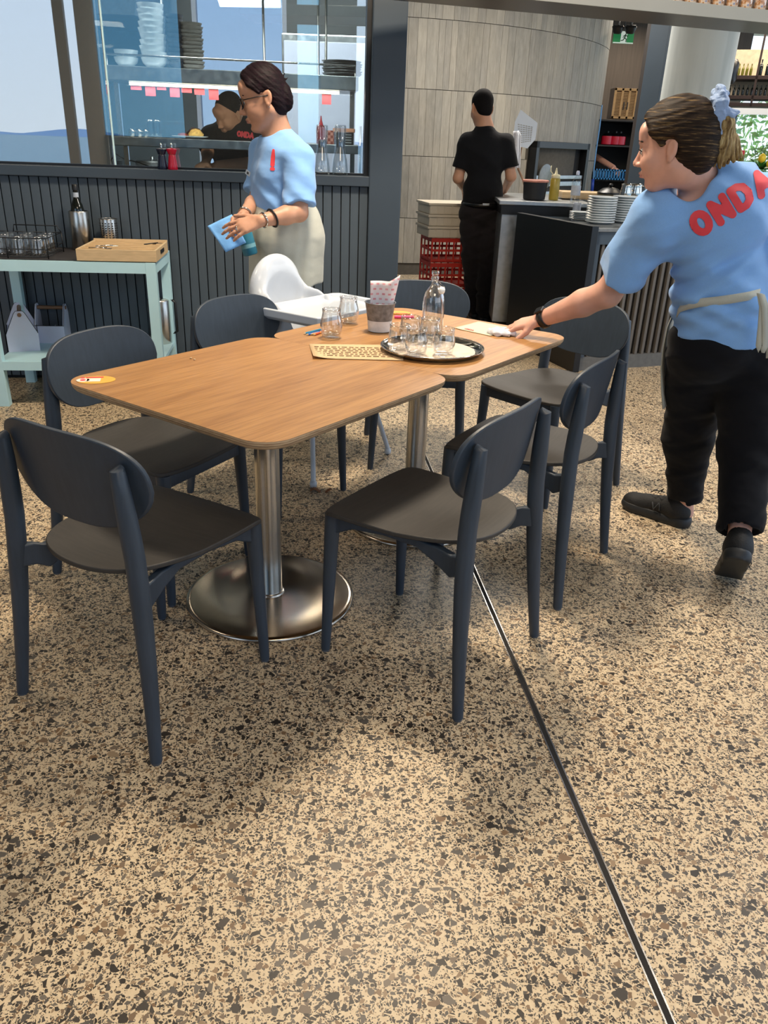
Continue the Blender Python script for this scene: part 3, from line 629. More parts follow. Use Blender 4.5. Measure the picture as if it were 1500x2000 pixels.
table('nearer oak topped table carrying the oval yellow sticker', -.368, 2.280, TA, 0)
table('farther oak topped table carrying the round steel tray', .117, 2.942, TA, 0)
# oval sticker (its square code left plain)
sk = thing('table_sticker', 'oval yellow sticker on the left corner of the nearer table', 'sticker', at(188,742,.7455))
a0 = at(150,743,.7455); a1 = at(226,741,.7455); um = (a1-a0); hw = um.length/2; sk.rotation_euler = (0,0,math.atan2(um.y,um.x))
vv = (at(188,749,.7455)-at(188,734,.7455)).length/2
m1 = MB(); m1.lathe([(1,0),(1,.0006)], 40, mat('sticker_yellow','E5B04A',.4,0,.05), Matrix.Diagonal((hw,vv,1,1))); m1.build('oval', None, sk)
m1 = MB(); m1.lathe([(.018,.0007),(.018,.0011)], 20, mat('sticker_white','EFE6DC',.5,0,.02), T(-hw*.68,-.002)); m1.lathe([(.008,.0012),(.008,.0015)], 14, M['logo'], T(-hw*.68,-.002)); m1.build('roundel', None, sk)
m1 = MB(); m1.box(-.025,.012,-.018,.014,.0007,.0011, mat('sticker_white','EFE6DC',.5)); m1.build('white_square', None, sk)
m1 = MB(); m1.box(-.03,.018,.02,.030,.0007,.0011, M['logo']); m1.lathe([(.007,.0007),(.007,.0012)], 12, M['logo'], T(-.038,.02)); m1.build('red_bar', None, sk)
# ================================================================ SIDE TABLE
TF = at(303,514,.78); ex = WD; ey = WN
SM = wall_frame(Vector((TF.x,TF.y,0))-WD*.0, WD)   # x<0 runs left, y away
st_ = thing('side_table', 'pale mint painted side table with dark top against the grey slatted wall', 'table', (0,0,0)); st_.matrix_world = SM
LW = (TF-Vector((-2.145,4.23,.78))).dot(WD); DP = .53
for nm, x0, y0 in (('leg',-.052,0),('leg',-.052,DP-.05),('leg',-LW,0),('leg',-LW,DP-.05)):
    b = MB(); b.box(x0,x0+.052,y0,y0+.05,0,.78, ch=.002); b.build(nm, M['mint'], st_)
b = MB(); b.box(-LW+.052,-.052,0,.03,.725,.779); b.build('front_rail', M['mint'], st_); b = MB(); b.box(-LW+.052,-.052,DP-.03,DP,.725,.779); b.build('back_rail', M['mint'], st_)
b = MB(); b.box(-.04,0,.05,DP-.05,.725,.779); b.build('side_rail', M['mint'], st_)
b = MB(); b.box(-LW+.01,-.012,.02,DP-.01,.775,.784); b.build('table_top', M['mintgrey'], st_)
zsh = P(60,701,4.26).z; b = MB(); b.box(-LW+.052,-.052,.0,.03,zsh-.045,zsh+.001); b.build('shelf_rail', M['mint'], st_)
b = MB(); b.box(-LW+.02,-.01,.025,DP-.02,zsh-.018,zsh+.002); b.build('shelf', M['mint'], st_)
IM = SM.inverted()
def L_at(x, y, z): return IM @ at(x, y, z)
def on_table(name, label, cat, px_, py_, z, group=None, rz=None):
    p_ = at(px_, py_, z); o = thing(name, label, cat, p_, rz if rz is not None else math.atan2(WD.y,WD.x), group); return o
ZT = .784
# bamboo box with cutlery slots
bb = on_table('bamboo_box', 'pale bamboo cutlery box on the mint side table', 'box', 228,514,ZT)
A_, B_ = L_at(150,509,ZT), L_at(302,516,ZT); bw = B_.x-A_.x; dp_ = .42
bb.location = at(150,509,ZT)
for nm, bx_ in (('front_side',(0,bw,0,.012,0,.058)),('back_side',(0,bw,dp_-.012,dp_,0,.066)),('left_side',(0,.012,.012,dp_-.012,0,.058)),('right_side',(bw-.012,bw,.012,dp_-.012,0,.058)),('floor_board',(.012,bw-.012,.012,dp_-.012,.03,.036))):
    b = MB(); b.box(*bx_, ch=.002); b.build(nm, M['bamboo'], bb)
for k in range(4): b = MB(); y_ = .012+(k+1)*(dp_-.024)/5; b.box(.012,bw-.012,y_-.004,y_+.004,.036,.056); b.build('divider', M['bamboo'], bb)
b = MB(); b.box(bw,bw+.004,dp_*.35,dp_*.62,.024,.044, ch=.0015); b.build('hand_slot', M['blackm'], bb)
for k, (fx, fy, sc_) in enumerate(((.05,.07,1),(.07,.14,1),(.30,.27,1))):
    c_ = thing('cutlery', ('silver fork in the near left corner of the bamboo box','spoon behind the fork in the bamboo box','small dark tongs at the back of the bamboo box')[k], 'cutlery', bb.matrix_world @ Vector((0,0,0)) if 0 else bb.location+WD*fx+WN*fy+Vector((0,0,.05)), .4*k)
    b = MB(); b.tube([(0,0,.006),(.05,.01,.008),(.09,.012,.006)], [.004,.003,.006], 6); b.build('handle', M['chrome'] if k < 2 else M['blackm'], c_, smooth=True)
    b = MB(); b.box(.085,.115,.004,.022,.002,.007, ch=.001); b.build('head', M['chrome'] if k < 2 else M['blackm'], c_)
# wine cooler with bottle
wc = thing('wine_cooler', 'brushed steel wine cooler on the mint side table', 'cooler', at(162,487,ZT)); wc.location.z = ZT
b = MB(); b.lathe([(.052,0),(.055,.004),(.055,.20),(.053,.205),(.049,.205),(.049,.012)], 36, cap1=True); b.build('cooler_body', M['steel'], wc, auto=40)
wb = thing('wine_bottle', 'dark wine bottle standing in the brushed steel cooler', 'bottle', wc.location+Vector((-.004,0,.012)))
b = MB(); b.lathe([(.036,0),(.037,.01),(.037,.19),(.030,.225),(.016,.255),(.0135,.275),(.0135,.31),(.015,.312),(.015,.322),(.013,.325)], 28); b.build('bottle_body', M['winegl'], wb, auto=50)
b = MB(); b.lathe([(.0150,.262),(.0145,.288)], 20, cap0=False, cap1=False); b.build('neck_label', M['label'], wb, smooth=True)
b = MB(); b.lathe([(.0155,.30),(.0155,.327),(.014,.329)], 20); b.build('cap', M['blackm'], wb, auto=40)
# perforated steel cutlery holder
ph = thing('cutlery_holder', 'perforated steel cutlery holder behind the bamboo box', 'holder', at(213,478,ZT)); dr_ = ray(212,442); o_c = Vector((0,0,CAMH)); o_p = Vector((TF.x,TF.y,0))+WN*.475; ph.location = o_c+dr_*((o_p-o_c).dot(WN)/dr_.dot(WN)); ph.location.z = ZT
b = MB(); b.lathe([(.045,0),(.047,.003),(.047,.162),(.046,.165),(.044,.165),(.044,.01)], 40); b.build('holder_body', M['steel'], ph, auto=40)
b = MB()
for r_ in range(11):
    for k in range(16): a = k*2*math.pi/16; b.lathe([(.0044,0),(.0044,.0006)], 6, None, Matrix.Rotation(a,4,'Z') @ T(.0472,0,.018+r_*.0125,0,0,math.pi/2))
o = b.build('perforations', M['groove'], ph); o['kind'] = 'stuff'
b = MB(); b.tube([(.05*math.cos(a),.05*math.sin(a),.166) for a in np.linspace(0,2*math.pi,24)[:-1]], .002, 6, closed=True); b.build('rim', M['steel'], ph, smooth=True)
# wire rack with upturned glasses
RO = at(95,506,ZT); rk = thing('glass_rack', 'black wire rack holding upturned tumblers on the mint side table', 'rack', (RO.x,RO.y,ZT), math.atan2(WD.y,WD.x))
wx, wy, wh = .62, .30, .10
def ringz(z, r_=.003, m_=None, x0=-wx, x1=.0): return [(x0,0,z),(x1,0,z),(x1,wy,z),(x0,wy,z)]
for z in (.01,wh,):
    b = MB(); b.tube(ringz(z), .003, 6, closed=True); b.build('wire_frame', M['blackm'], rk, smooth=True)
b = MB(); b.tube(ringz(wh*.45), .002, 6, closed=True); b.build('wire_frame', M['blackm'], rk, smooth=True)
for x in (-wx,-.2,0,-.41):
    for y in (0,wy): b = MB(); b.tube([(x,y,0),(x,y,wh)], .003, 6); b.build('upright', M['blackm'], rk, smooth=True)
b = MB(); b.tube([(-.25,wy,wh),(-.245,wy,.135),(-.02,wy,.135),(0,wy,wh)], .003, 6); b.build('handle', M['blackm'], rk, smooth=True)
b = MB()
for k in range(25): x = -wx+k*wx/24; b.tube([(x,0,.01),(x,wy,.01)], .0018, 4)
for k in range(6): b.tube([(-wx,wy*k/5,.012),(0,wy*k/5,.012)], .0018, 4)
b.build('base_grid', M['blackm'], rk, smooth=True)
def tumbler(name, label, loc, r0, r1, h_, m_, up=True, group=None, wall=.0018, belly=0, water=0):
    g_ = thing(name, label, 'glass', loc, 0, group); pr = []
    for k in range(9): u_ = k/8; pr.append((r0+(r1-r0)*u_+belly*math.sin(min(1,u_*1.25)*math.pi)*(1 if u_ < .8 else .9), h_*u_))
    outp = [(r0*.6,0)]+[(r0*.92,.0006)]+[(r, z+.002) for r, z in pr]; inn = [(r-wall, z+.002) for r, z in pr[::-1]]; inn = [p_ for p_ in inn if p_[1] > .01]+[(r0*.5,.010)]
    if not up: outp = [(r, h_+.002-z) for r, z in outp]; inn = [(r, h_+.002-z) for r, z in inn]
    b = MB(); b.lathe(outp+inn, 32); b.build('bowl', m_, g_, smooth=True)
    b = MB(); zz = .0 if not up else h_+.002; rr_ = (r1-wall/2)
    b.tube([(rr_*math.cos(a),rr_*math.sin(a),zz) for a in np.linspace(0,2*math.pi,33)[:-1]], .0011, 6, closed=True); b.build('rim', M['plastic_clear'], g_, smooth=True)
    if water:
        b = MB(); rr2 = r0+belly*.6-wall*1.6; b.lathe([(r0*.6,.009),(r0*.95,.012),(rr2,water)], 32); b.build('water', M['water'], g_, smooth=True)
    return g_
RM = Matrix.Translation((RO.x,RO.y,ZT)) @ Matrix.Rotation(math.atan2(WD.y,WD.x),4,'Z')
tg = None; tl = {(0,0):'front left corner glass',(4,2):'x'}
names_ = ['nearest row','middle row','back row']
for r_ in range(3):
    for k in range(6):
        p_ = RM @ Vector((-.06-k*.098, .055+r_*.095, .013)); lab = 'upturned clear tumbler in the wire rack, %s, %s from its right end' % (names_[r_], ('first','second','third','fourth','fifth','sixth')[k])
        if tg is None: tg = tumbler('tumbler', lab, p_, .030, .037, .09, M['clear'], up=False, group='upturned tumblers in the wire rack')
        else: dup(tg, p_, None, lab)
# white carriers on the shelf
def caddy(label, px_, py_, rz, w_, d_, hb, hh):
    p_ = at(px_, py_, zsh+.002); c_ = thing('bottle_carrier', label, 'carrier', (p_.x,p_.y,zsh+.002), rz)
    for x0 in (-w_/2,w_/2-.006):
        b = MB(); poly = [(-d_/2,0),(d_/2,0),(d_/2,hb),(.03,hh-.015),(.018,hh),(-.018,hh),(-.03,hh-.015),(-d_/2,hb)]
        b.prism(poly, x0, x0+.006, M_=Matrix(((0,0,1,0),(1,0,0,0),(0,1,0,0),(0,0,0,1)))); b.build('end_panel', M['whitebox'], c_, bevel=.001)
        n_p = len(poly); b = MB(); b.tube([(x0+(.0 if x0 < 0 else .006),p1[0],p1[1]) for p1 in poly[2:]], .0016, 5); b.build('black_edging', M['blackm'], c_, smooth=True)
    for y0 in (-d_/2,d_/2-.005): b = MB(); b.box(-w_/2+.006,w_/2-.006,y0,y0+.005,0,hb); b.build('side_panel', M['whitebox'], c_); b = MB(); b.box(-w_/2,w_/2,y0,y0+.005,hb,hb+.003); b.build('black_edging', M['blackm'], c_)
    b = MB(); b.box(-w_/2+.006,w_/2-.006,-d_/2+.005,d_/2-.005,0,.006); b.build('floor_panel', M['whitebox'], c_)
    b = MB(); b.box(-.003,.003,-d_/2+.005,d_/2-.005,.006,hb-.02); b.build('divider', M['whitebox'], c_)
    b = MB(); b.tube([(-w_/2-.004,0,hh-.022),(w_/2+.004,0,hh-.022)], .011, 14); b.build('handle', M['woodh'], c_, auto=40); return c_
caddy('white end-on bottle carrier, the left of two on the lower shelf', 48,676,R(-66),.26,.165,.10,.225)
caddy('white bottle carrier with its wooden handle broadside, the right of two on the lower shelf', 108,664,R(7),.165,.17,.10,.215)
can = thing('steel_canister', 'tall steel canister on the lower shelf behind the right leg', 'canister', at(297,676,zsh)+Vector((.03,.10,.002)))
b = MB(); b.lathe([(.065,0),(.068,.004),(.068,.25),(.064,.256),(.05,.262),(.02,.266)], 36); b.build('body', M['steel'], can, auto=40)
b = MB(); b.tube([(.066,0,.05),(.10,0,.07),(.10,0,.24),(.066,0,.262)], .008, 10); b.build('handle', M['blackm'], can, smooth=True)
# ================================================================ HIGH CHAIR
hc = thing('high_chair', 'white plastic high chair with tray at the far left of the tables', 'high chair', (-.385,3.62,0), R(-36))
HL = hc.matrix_world.copy(); hc_o = Vector(hc.location); hr = R(-36)
def hl(p_): d = Vector(p_)-hc_o; c_, s_ = math.cos(-hr), math.sin(-hr); return Vector((d.x*c_-d.y*s_, d.x*s_+d.y*c_, d.z))
# seat shell: facing direction +x local (to the right); back at the left
feet = [hl(at(612,952,0)), hl(at(757,887,0)), hl(at(435,888,0)), None]; feet[3] = feet[2]+feet[1]-feet[0]
tops = [Vector((.14,-.13,.62)),Vector((.14,.13,.62)),Vector((-.12,.13,.62)),Vector((-.12,-.13,.62))]
ordr = [(feet[0],tops[0]),(feet[1],tops[1]),(feet[3],tops[2]),(feet[2],tops[3])]
for k, (f_, t_) in enumerate(ordr):
    b = MB(); b.tube([f_+Vector((0,0,.03)), t_], .0115, 12); b.build('leg', M['whitep'], hc, auto=50)
    b = MB(); b.lathe([(.006,0),(.016,.006),(.017,.02),(.013,.032)], 14, None, Matrix.Translation(f_)); b.build('foot_cap', M['whitep'], hc, smooth=True)
# shell via sdf
BT = hl(P(549,495,3.70)); 
s = SDF((-.34,-.32,.50),(.34,.32,1.05),.006)
zt_ = BT.z; ca, sa = 1.0, 0.0
def rr_(x, y, z): return (x-.02, y, z)
FX = (ca,sa,0)
s.cone(rr_(-.02,0,.60), rr_(-.02,0,.66),.20,.20,.02, flat=(FX,.8))
s.cone(rr_(-.12,0,.62), rr_(-.17,0,zt_-.16),.195,.155,.05, flat=(FX,.42))
s.cone(rr_(-.03,0,.72), rr_(-.085,0,zt_-.15),.165,.128,.03,'s', flat=(FX,.42)); s.cone(rr_(.06,0,.69), rr_(.08,0,.85),.15,.22,.03,'s'); s.plane((0,0,.575),(0,0,-1))
skin('seat_shell', s, M['whitep'], hc, smooth=2)
# tray
TRZ = .735; tA, tB, tC, tD = Vector((-.05,-.27,TRZ)), Vector((.31,-.26,TRZ)), Vector((.31,.26,TRZ)), Vector((-.05,.27,TRZ))
def lerp(a, b_, t): return a+(b_-a)*t
tp = [lerp(tA,tB,.05), lerp(tA,tB,.95), lerp(tB,tC,.06), lerp(tB,tC,.94), lerp(tC,tD,.06), lerp(tC,tD,.94), lerp(tD,tA,.06), lerp(tD,tA,.94)]
cen = sum(tp, Vector())/8
def shr(k, z): return [(cen.x+(p_.x-cen.x)*k, cen.y+(p_.y-cen.y)*k, z) for p_ in tp]
rings = [shr(.93,TRZ-.045),shr(1.0,TRZ-.03),shr(1.0,TRZ),shr(.97,TRZ+.003),shr(.93,TRZ),shr(.90,TRZ-.016)]
b = MB(); vs = sum(rings, []); fs = [tuple(range(8))[::-1], tuple(range(40,48))]
for k in range(5): fs += [(k*8+i,k*8+(i+1)%8,(k+1)*8+(i+1)%8,(k+1)*8+i) for i in range(8)]
b.add(vs, fs); b.build('tray', M['whitep'], hc, bevel=.003)
# ================================================================ ON THE TABLES
zt = .746
def tray_():
    t = thing('round_tray', 'round polished steel tray with a paper liner on the farther table', 'tray', at(844,681,zt+.008)); t.location.z = zt
    b = MB(); b.lathe([(.10,0),(.150,.001),(.168,.012),(.176,.017),(.178,.016),(.170,.009),(.152,-.0),(.150,.0032),(.10,.003)], 72, cap1=True); b.build('dish', M['chrome'], t, auto=60)
    b = MB(); b.lathe([(.148,.0034),(.148,.0042)], 60); b.build('paper_liner', mat('liner_paper','D9C6B2',.7), t, auto=40)
    b = MB(); b.tube([(.1765*math.cos(a),.1765*math.sin(a),.0175) for a in np.linspace(0,2*math.pi,65)[:-1]], .0022, 6, closed=True); b.build('rolled_rim', M['chrome'], t, smooth=True); return t
tr = tray_(); TC = Vector(tr.location)
bo = thing('glass_bottle', 'clear swing-top water bottle standing behind the glasses on the tray', 'bottle', at(843,662,zt+.005)); bo.location.z = zt+.0045
hB = P(850,529,bo.location.y).z-bo.location.z; k_ = hB/.30
pr = [(.040,0),(.047,.004),(.049,.02),(.049,.165),(.047,.185),(.040,.208),(.028,.226),(.018,.238),(.0145,.248),(.014,.262),(.0165,.264),(.0165,.27),(.014,.272),(.0135,.285),(.0165,.287),(.0165,.30),(.013,.30)]
pr = [(r*k_, z*k_) for r, z in pr]; b = MB(); b.lathe(pr+[(r-.002,z) for r, z in pr[::-1] if z > .004], 36); b.build('bottle_body', M['clear'], bo, smooth=True)
b = MB(); b.lathe([(.009,0),(.0115,.004),(.0115,.016),(.009,.02)], 16, None, T(.030*k_,-.02,.215*k_,0,R(50))); b.build('stopper', mat('white_ceramic','E6E8E6',.25), bo, smooth=True)
b = MB(); b.tube([(.0,-.015,.262*k_),(.022,-.022,.236*k_),(.030,-.02,.222*k_),(.034,-.008,.232*k_),(.0,.015,.268*k_),(-.015,0,.266*k_),(0,-.015,.262*k_)], .0011, 5); b.build('wire_bail', M['chrome'], bo, smooth=True)
lab = ['clear stemless glass at the left end of the steel tray','clear stemless glass at the front of the tray, left of two side by side','clear stemless glass at the front right of the tray','clear stemless glass behind the front pair, beside the bottle foot','clear stemless glass at the far left of the tray behind the others']
gp = [(779,686),(812,694),(865,694),(838,672),(800,668)]; g0 = None
for k, (x, y) in enumerate(gp):
    p_ = at(x, y, zt+.004); p_.z = zt+.0045
    if g0 is None: g0 = tumbler('stemless_glass', lab[k], p_, .031, .034, .088, M['clear'], group='stemless glasses on the tray', belly=.006)
    else: dup(g0, p_, None, lab[k])
tumbler('stemless_glass', 'clear stemless glass standing alone beside the coloured pencils', at(647,659,zt), .031, .033, .10, M['clear'], belly=.009, water=.016, group='stemless glasses by the menu')
tumbler('stemless_glass', 'clear stemless glass with some water, beside the tin bucket', at(680,632,zt), .031, .033, .10, M['clear'], belly=.009, water=.036, group='stemless glasses by the menu')
bk = thing('tin_bucket', 'small grey galvanised bucket with a white paper band near the far table edge', 'bucket', at(741,646,zt)); bk.location.z = zt
hb_ = P(741,590,bk.location.y).z-zt
b = MB(); b.lathe([(.040,0),(.042,.003),(.046,.04),(.056,hb_-.004),(.058,hb_),(.055,hb_),(.044,.03),(.038,.006)], 40); b.build('bucket_body', M['galv'], bk, auto=50)
b = MB(); b.lathe([(.0428,.002),(.0468,.042)], 40, cap0=False, cap1=False); b.build('paper_band', mat('paper_white','DADFE6',.7), bk, smooth=True)
b = MB(); b.tube([(.0575*math.cos(a),.0575*math.sin(a),hb_) for a in np.linspace(0,2*math.pi,41)[:-1]], .0018, 6, closed=True); b.build('rim', M['galv'], bk, smooth=True)
nk = thing('printed_napkin', 'white napkin with small pink print, folded upright in the tin bucket', 'napkin', bk.location+Vector((.0,0,.02)))
q = NT('pink_print_paper'); br = q.n('TexBrick'); br.inputs['Scale'].default_value = 1; br.inputs['Color1'].default_value = hx('D98E97'); br.inputs['Color2'].default_value = hx('E3A9B0'); br.inputs['Mortar'].default_value = hx('E6DEE2')
br.inputs['Mortar Size'].default_value = .006; br.inputs['Brick Width'].default_value = .022; br.inputs['Row Height'].default_value = .018; br.inputs['Bias'].default_value = 0
mp = q.n('Mapping'); tc_ = q.n('TexCoord'); mp.inputs['Rotation'].default_value = (R(90),0,0); q.l(tc_.outputs['Object'], mp.inputs[0]); q.l(mp.outputs[0], br.inputs['Vector']); q.l(br.outputs[0], q.b.inputs['Base Color']); q.b.inputs['Roughness'].default_value = .8
NKM = q.m; b = MB(); vs = []; nx_ = 16; 
YT = bk.location.y; tl_ = P(724,547,YT)-nk.location; tm_ = P(760,549,YT)-nk.location; trr = P(782,538,YT)-nk.location
for i in range(nx_+1):
    u_ = i/nx_; xb = -.034+.068*u_; yb = -.022+.012*math.sin(u_*6)+.03*u_*u_
    if u_ < .55: q0 = tl_.lerp(tm_, u_/.55)
    else: q0 = tm_.lerp(trr, (u_-.55)/.45)
    for j_ in range(9): v_ = j_/8; vs.append((xb+(q0.x-xb)*v_, yb+v_*.004, .0+q0.z*v_))
fs = [(i*9+j_,(i+1)*9+j_,(i+1)*9+j_+1,i*9+j_+1) for i in range(nx_) for j_ in range(8)]; b.add(vs, fs); o = b.build('sheet', NKM, nk, smooth=True); sd = o.modifiers.new('s','SOLIDIFY'); sd.thickness = .0012
def sheet(name, label, cat, cor, z, m_, curl=.006, th=.0006):
    cs_ = [at(x, y, z) for x, y in cor]; cn = sum(cs_, Vector())/4; t = thing(name, label, cat, (cn.x,cn.y,zt)); b = MB(); n = 12; vs = []
    for i in range(n+1):
        for j_ in range(n+1):
            u_, v_ = i/n, j_/n; p_ = (cs_[0]*(1-u_)+cs_[1]*u_)*(1-v_)+(cs_[3]*(1-u_)+cs_[2]*u_)*v_; e_ = curl*(max(0,.25-u_)/.25)**2*max(0,1-v_*1.5)+.0006
            vs.append((p_.x-cn.x,p_.y-cn.y,z-zt+e_))
    b.add(vs, [(i*(n+1)+j_,(i+1)*(n+1)+j_,(i+1)*(n+1)+j_+1,i*(n+1)+j_+1) for i in range(n) for j_ in range(n)]); o = b.build('sheet', m_, t, smooth=True); sd = o.modifiers.new('s','SOLIDIFY'); sd.thickness = th; return t, cs_
kraft = mat('kraft_paper','CDB088',.75,0,.05,20)
mt_, mc = sheet('paper_menu', 'long kraft paper menu lying across the joint of the two tables', 'menu', ((612,700),(788,704),(780,674),(604,672)), zt+.001, kraft, .008)
# faint lines of small print on the menu
ux = (mc[1]-mc[0]); uy = (mc[3]-mc[0]); b = MB()
for r_ in range(6):
    x = .05
    while x < .9:
        wl = .02+.05*rng.rand(); v_ = .18+r_*.12; p0 = ux*x+uy*v_; p1 = ux*min(.92,x+wl)+uy*v_; dv = uy*.035; o3 = mc[0]-Vector((mt_.location.x,mt_.location.y,mc[0].z))
        zz = .0034+.0012*0; b.add([tuple((o3+p_).xy)+(zz,) for p_ in (p0,p1,p1+dv,p0+dv)], [(0,1,2,3)]); x += wl+.02
o = b.build('small_print', mat('print_brown','7E6448',.8), mt_); o['kind'] = 'stuff'
m2t, m2c = sheet('folded_menu', 'pale folded menu card with a red line of print, beside the wiping hand', 'menu', ((888,641),(958,656),(1000,641),(934,628)), zt+.001, mat('pale_card','CFC7AE',.7,0,.04), .002, .0015)
fn, tw, th_ = stroke_text('ONDA', .012, .0016); e1 = (m2c[1]-m2c[0]).normalized(); e2 = Vector((-e1.y,e1.x,0))
print2d('red_print', fn, tw, th_, .0008, m2c[0]+e1*.035+e2*.012+Vector((0,0,.003)), e1, e2, (0,0,1), None, M['logo'], m2t, (m2t.location.x,m2t.location.y,zt))
# pencils
for k, (x0,y0,x1,y1,c_,lb) in enumerate(((592,654,626,645,'1F7FA8','blue pencil on the farther table, the longest'),(597,656,624,650,'2E6FD0','short bright blue pencil beside the longer blue one'),(612,656,632,649,'D9582E','orange pencil touching the lone glass'),(606,655,628,651,'E0A03A','yellow pencil between the blue and the orange ones'))):
    a_, b__ = at(x0,y0,zt), at(x1,y1,zt); d_ = b__-a_; pn = thing('coloured_pencil', lb, 'pencil', (a_.x,a_.y,zt+.0035), math.atan2(d_.y,d_.x), 'coloured pencils on the table')
    b = MB(); b.tube([(.012,0,0),(d_.length,0,0)], .0035, 6); b.build('barrel', mat('pencil_'+c_, c_, .4), pn); b = MB(); b.tube([(.0,0,0),(.012,0,0)], [.0006,.0034], 6); b.build('tip', M['bamboo'], pn)
# tape rings / cards behind the bottle
cd = thing('sticker_roll', 'orange card with a pink ring on it, between bucket and bottle', 'card', at(782,612,zt))
b = MB(); b.lathe([(.035,0),(.035,.004)], 30, None, Matrix.Diagonal((1.2,1,1,1))); b.build('card', M['cork'], cd, auto=40); b = MB(); b.box(-.02,.03,-.028,-.02,.0042,.005); b.build('red_stripe', M['logo'], cd)
rg = thing('pink_marker', 'bright pink marker lying just behind the glasses', 'marker', at(787,622,zt)+Vector((0,0,.006)), R(8)); b = MB(); b.tube([(-.035,0,0),(.03,0,0)], .0065, 12); b.build('barrel', mat('hot_pink','E8417F',.35), rg, auto=40); b = MB(); b.tube([(.03,0,0),(.045,0,0)], [.0065,.005], 12); b.build('cap', mat('hot_pink2','C92C68',.35), rg, auto=40)
# crumbs
for k, (x, y) in enumerate(((373,700),(380,703))): c_ = thing('crumb', ('larger','smaller')[k]+' bread crumb on the nearer table', 'crumb', at(x,y,zt)); b = MB(); b.lathe([(.001,0),(.004,.001),(.003,.003),(.001,.004)], 7); b.build('crumb_body', M['bamboo'], c_, smooth=True)
lf = thing('dry_scrap', 'curled brown scrap on the floor beside the white high chair foot', 'scrap', at(626,960,0)); b = MB(); b.add([(x_,y_,.006+.010*math.sin(i*1.1)) for i, x_ in enumerate(np.linspace(-.045,.045,8)) for y_ in (-.012,.012)], [(2*i,2*i+2,2*i+3,2*i+1) for i in range(7)]); o = b.build('peel', mat('brown_peel','8A5A38',.7,0,.3,60), lf, smooth=True); sd = o.modifiers.new('s','SOLIDIFY'); sd.thickness = .003
# ================================================================ SILL THINGS (in front of the kitchen glass)
def on_wall(px_, py_, z, off): 
    d = ray(px_, py_); o = Vector((0,0,CAMH)); t = (Vector((0,5.0,0))+WN*off-o).dot(WN)/d.dot(WN); p_ = o+d*t; return Vector((p_.x,p_.y,z))
for px_, c_, lb in ((318,M['navyg'],'dark navy pepper mill on the sill'),(338,M['red'],'red pepper mill on the sill')):
    p_ = on_wall(px_,333,zs,.012); t = thing('pepper_mill', lb+' below the kitchen glass', 'mill', p_, 0, 'mills on the kitchen sill'); H_ = on_wall(px_,291,0,.012); H_ = P(px_,290,p_.y).z-zs
    b = MB(); b.lathe([(.026,0),(.028,.003),(.0265,.02),(.020,H_*.62),(.019,H_*.68),(.018,H_*.70)], 24); b.build('body', c_, t, auto=50)
    b = MB(); b.lathe([(.020,H_*.71),(.024,H_*.80),(.029,H_*.92),(.029,H_*.97),(.020,H_)], 24); b.build('head', c_, t, auto=50)
    b = MB(); b.lathe([(.006,H_),(.007,H_+.006),(.004,H_+.012),(.008,H_+.018),(.004,H_+.026)], 14); b.build('finial', M['chrome'], t, smooth=True)
for k, px_ in enumerate((629,664)):
    p_ = on_wall(px_,342,zs,.015); H_ = P(px_,277,p_.y).z-zs; H2 = P(px_,244,p_.y).z-zs
    t = thing('water_carafe', ('left','right')[k]+' clear carafe on the sill with a glass upturned on its neck', 'carafe', p_, 0, 'carafes on the kitchen sill')
    b = MB(); pr = [(.030,0),(.045,.004),(.046,.02),(.040,H_*.45),(.024,H_*.85),(.021,H_),(.024,H_+.01)]; b.lathe(pr+[(r-.003,z) for r, z in pr[::-1] if z > .004]+[(.03,.012)], 32); b.build('carafe_body', M['plastic_clear'], t, smooth=True)
    t2 = thing('tumbler', 'tumbler upturned on the neck of the '+('left','right')[k]+' carafe', 'glass', p_+Vector((0,0,H_-.03)), 0, 'tumblers on the carafes')
    b = MB(); b.lathe([(.027,0),(.034,(H2-H_+.03)*.9),(.031,H2-H_+.03),(.001,H2-H_+.03),(.001,H2-H_+.026),(.030,H2-H_+.024),(.0245,.0)], 28, cap0=False, cap1=False); b.build('bowl', M['plastic_clear'], t2, smooth=True)
# ================================================================ KITCHEN BEHIND THE GLASS
def kbox(name, x0, y0, x1, y1, Y, dep, m_, ch=.003):            # box whose front face covers photo pixels x0..x1, y0..y1 at distance Y
    a, b_ = P(x0,y1,Y), P(x1,y0,Y); b = MB(); b.box(0,abs(b_.x-a.x),0,dep,0,max(.005,b_.z-a.z), ch=ch); return b, a
K = thing('x','x','x'); bpy.data.objects.remove(K)
xa, xb = P(384,200,8.6).x, P(562,200,8.6).x
for k8, (x0, x1, z0_, z1_) in enumerate(((-6,xa,0,3.3),(xb,-.02,0,3.3),(xa,xb,0,.98),(xa,xb,3.1,3.3))): b = MB(); b.box(x0,x1,8.6,8.7,z0_,z1_); o = struct(b.build('trim_%d' % (30+k8), M['tile']))
kw = thing('window_backdrop','x','x'); del kw['label'], kw['category']; kw['kind'] = 'structure'; kw.location = (xa,8.63,.98)  # opening made up as a bright backdrop behind the cook
b = MB(); b.box(0,xb-xa,0,.01,0,2.12); b.build('backdrop_pane', glassmat('backdrop_tint', (.72,.76,.82,1), .05), kw)
for x in (0,xb-xa-.04): b = MB(); b.box(x,x+.04,-.03,.04,0,2.12); b.build('frame', M['whitebox'], kw)
b = MB(); b.box(-.12,-.02,5.3,8.6,0,3.3); struct(b.build('trim_9', M['tile']))
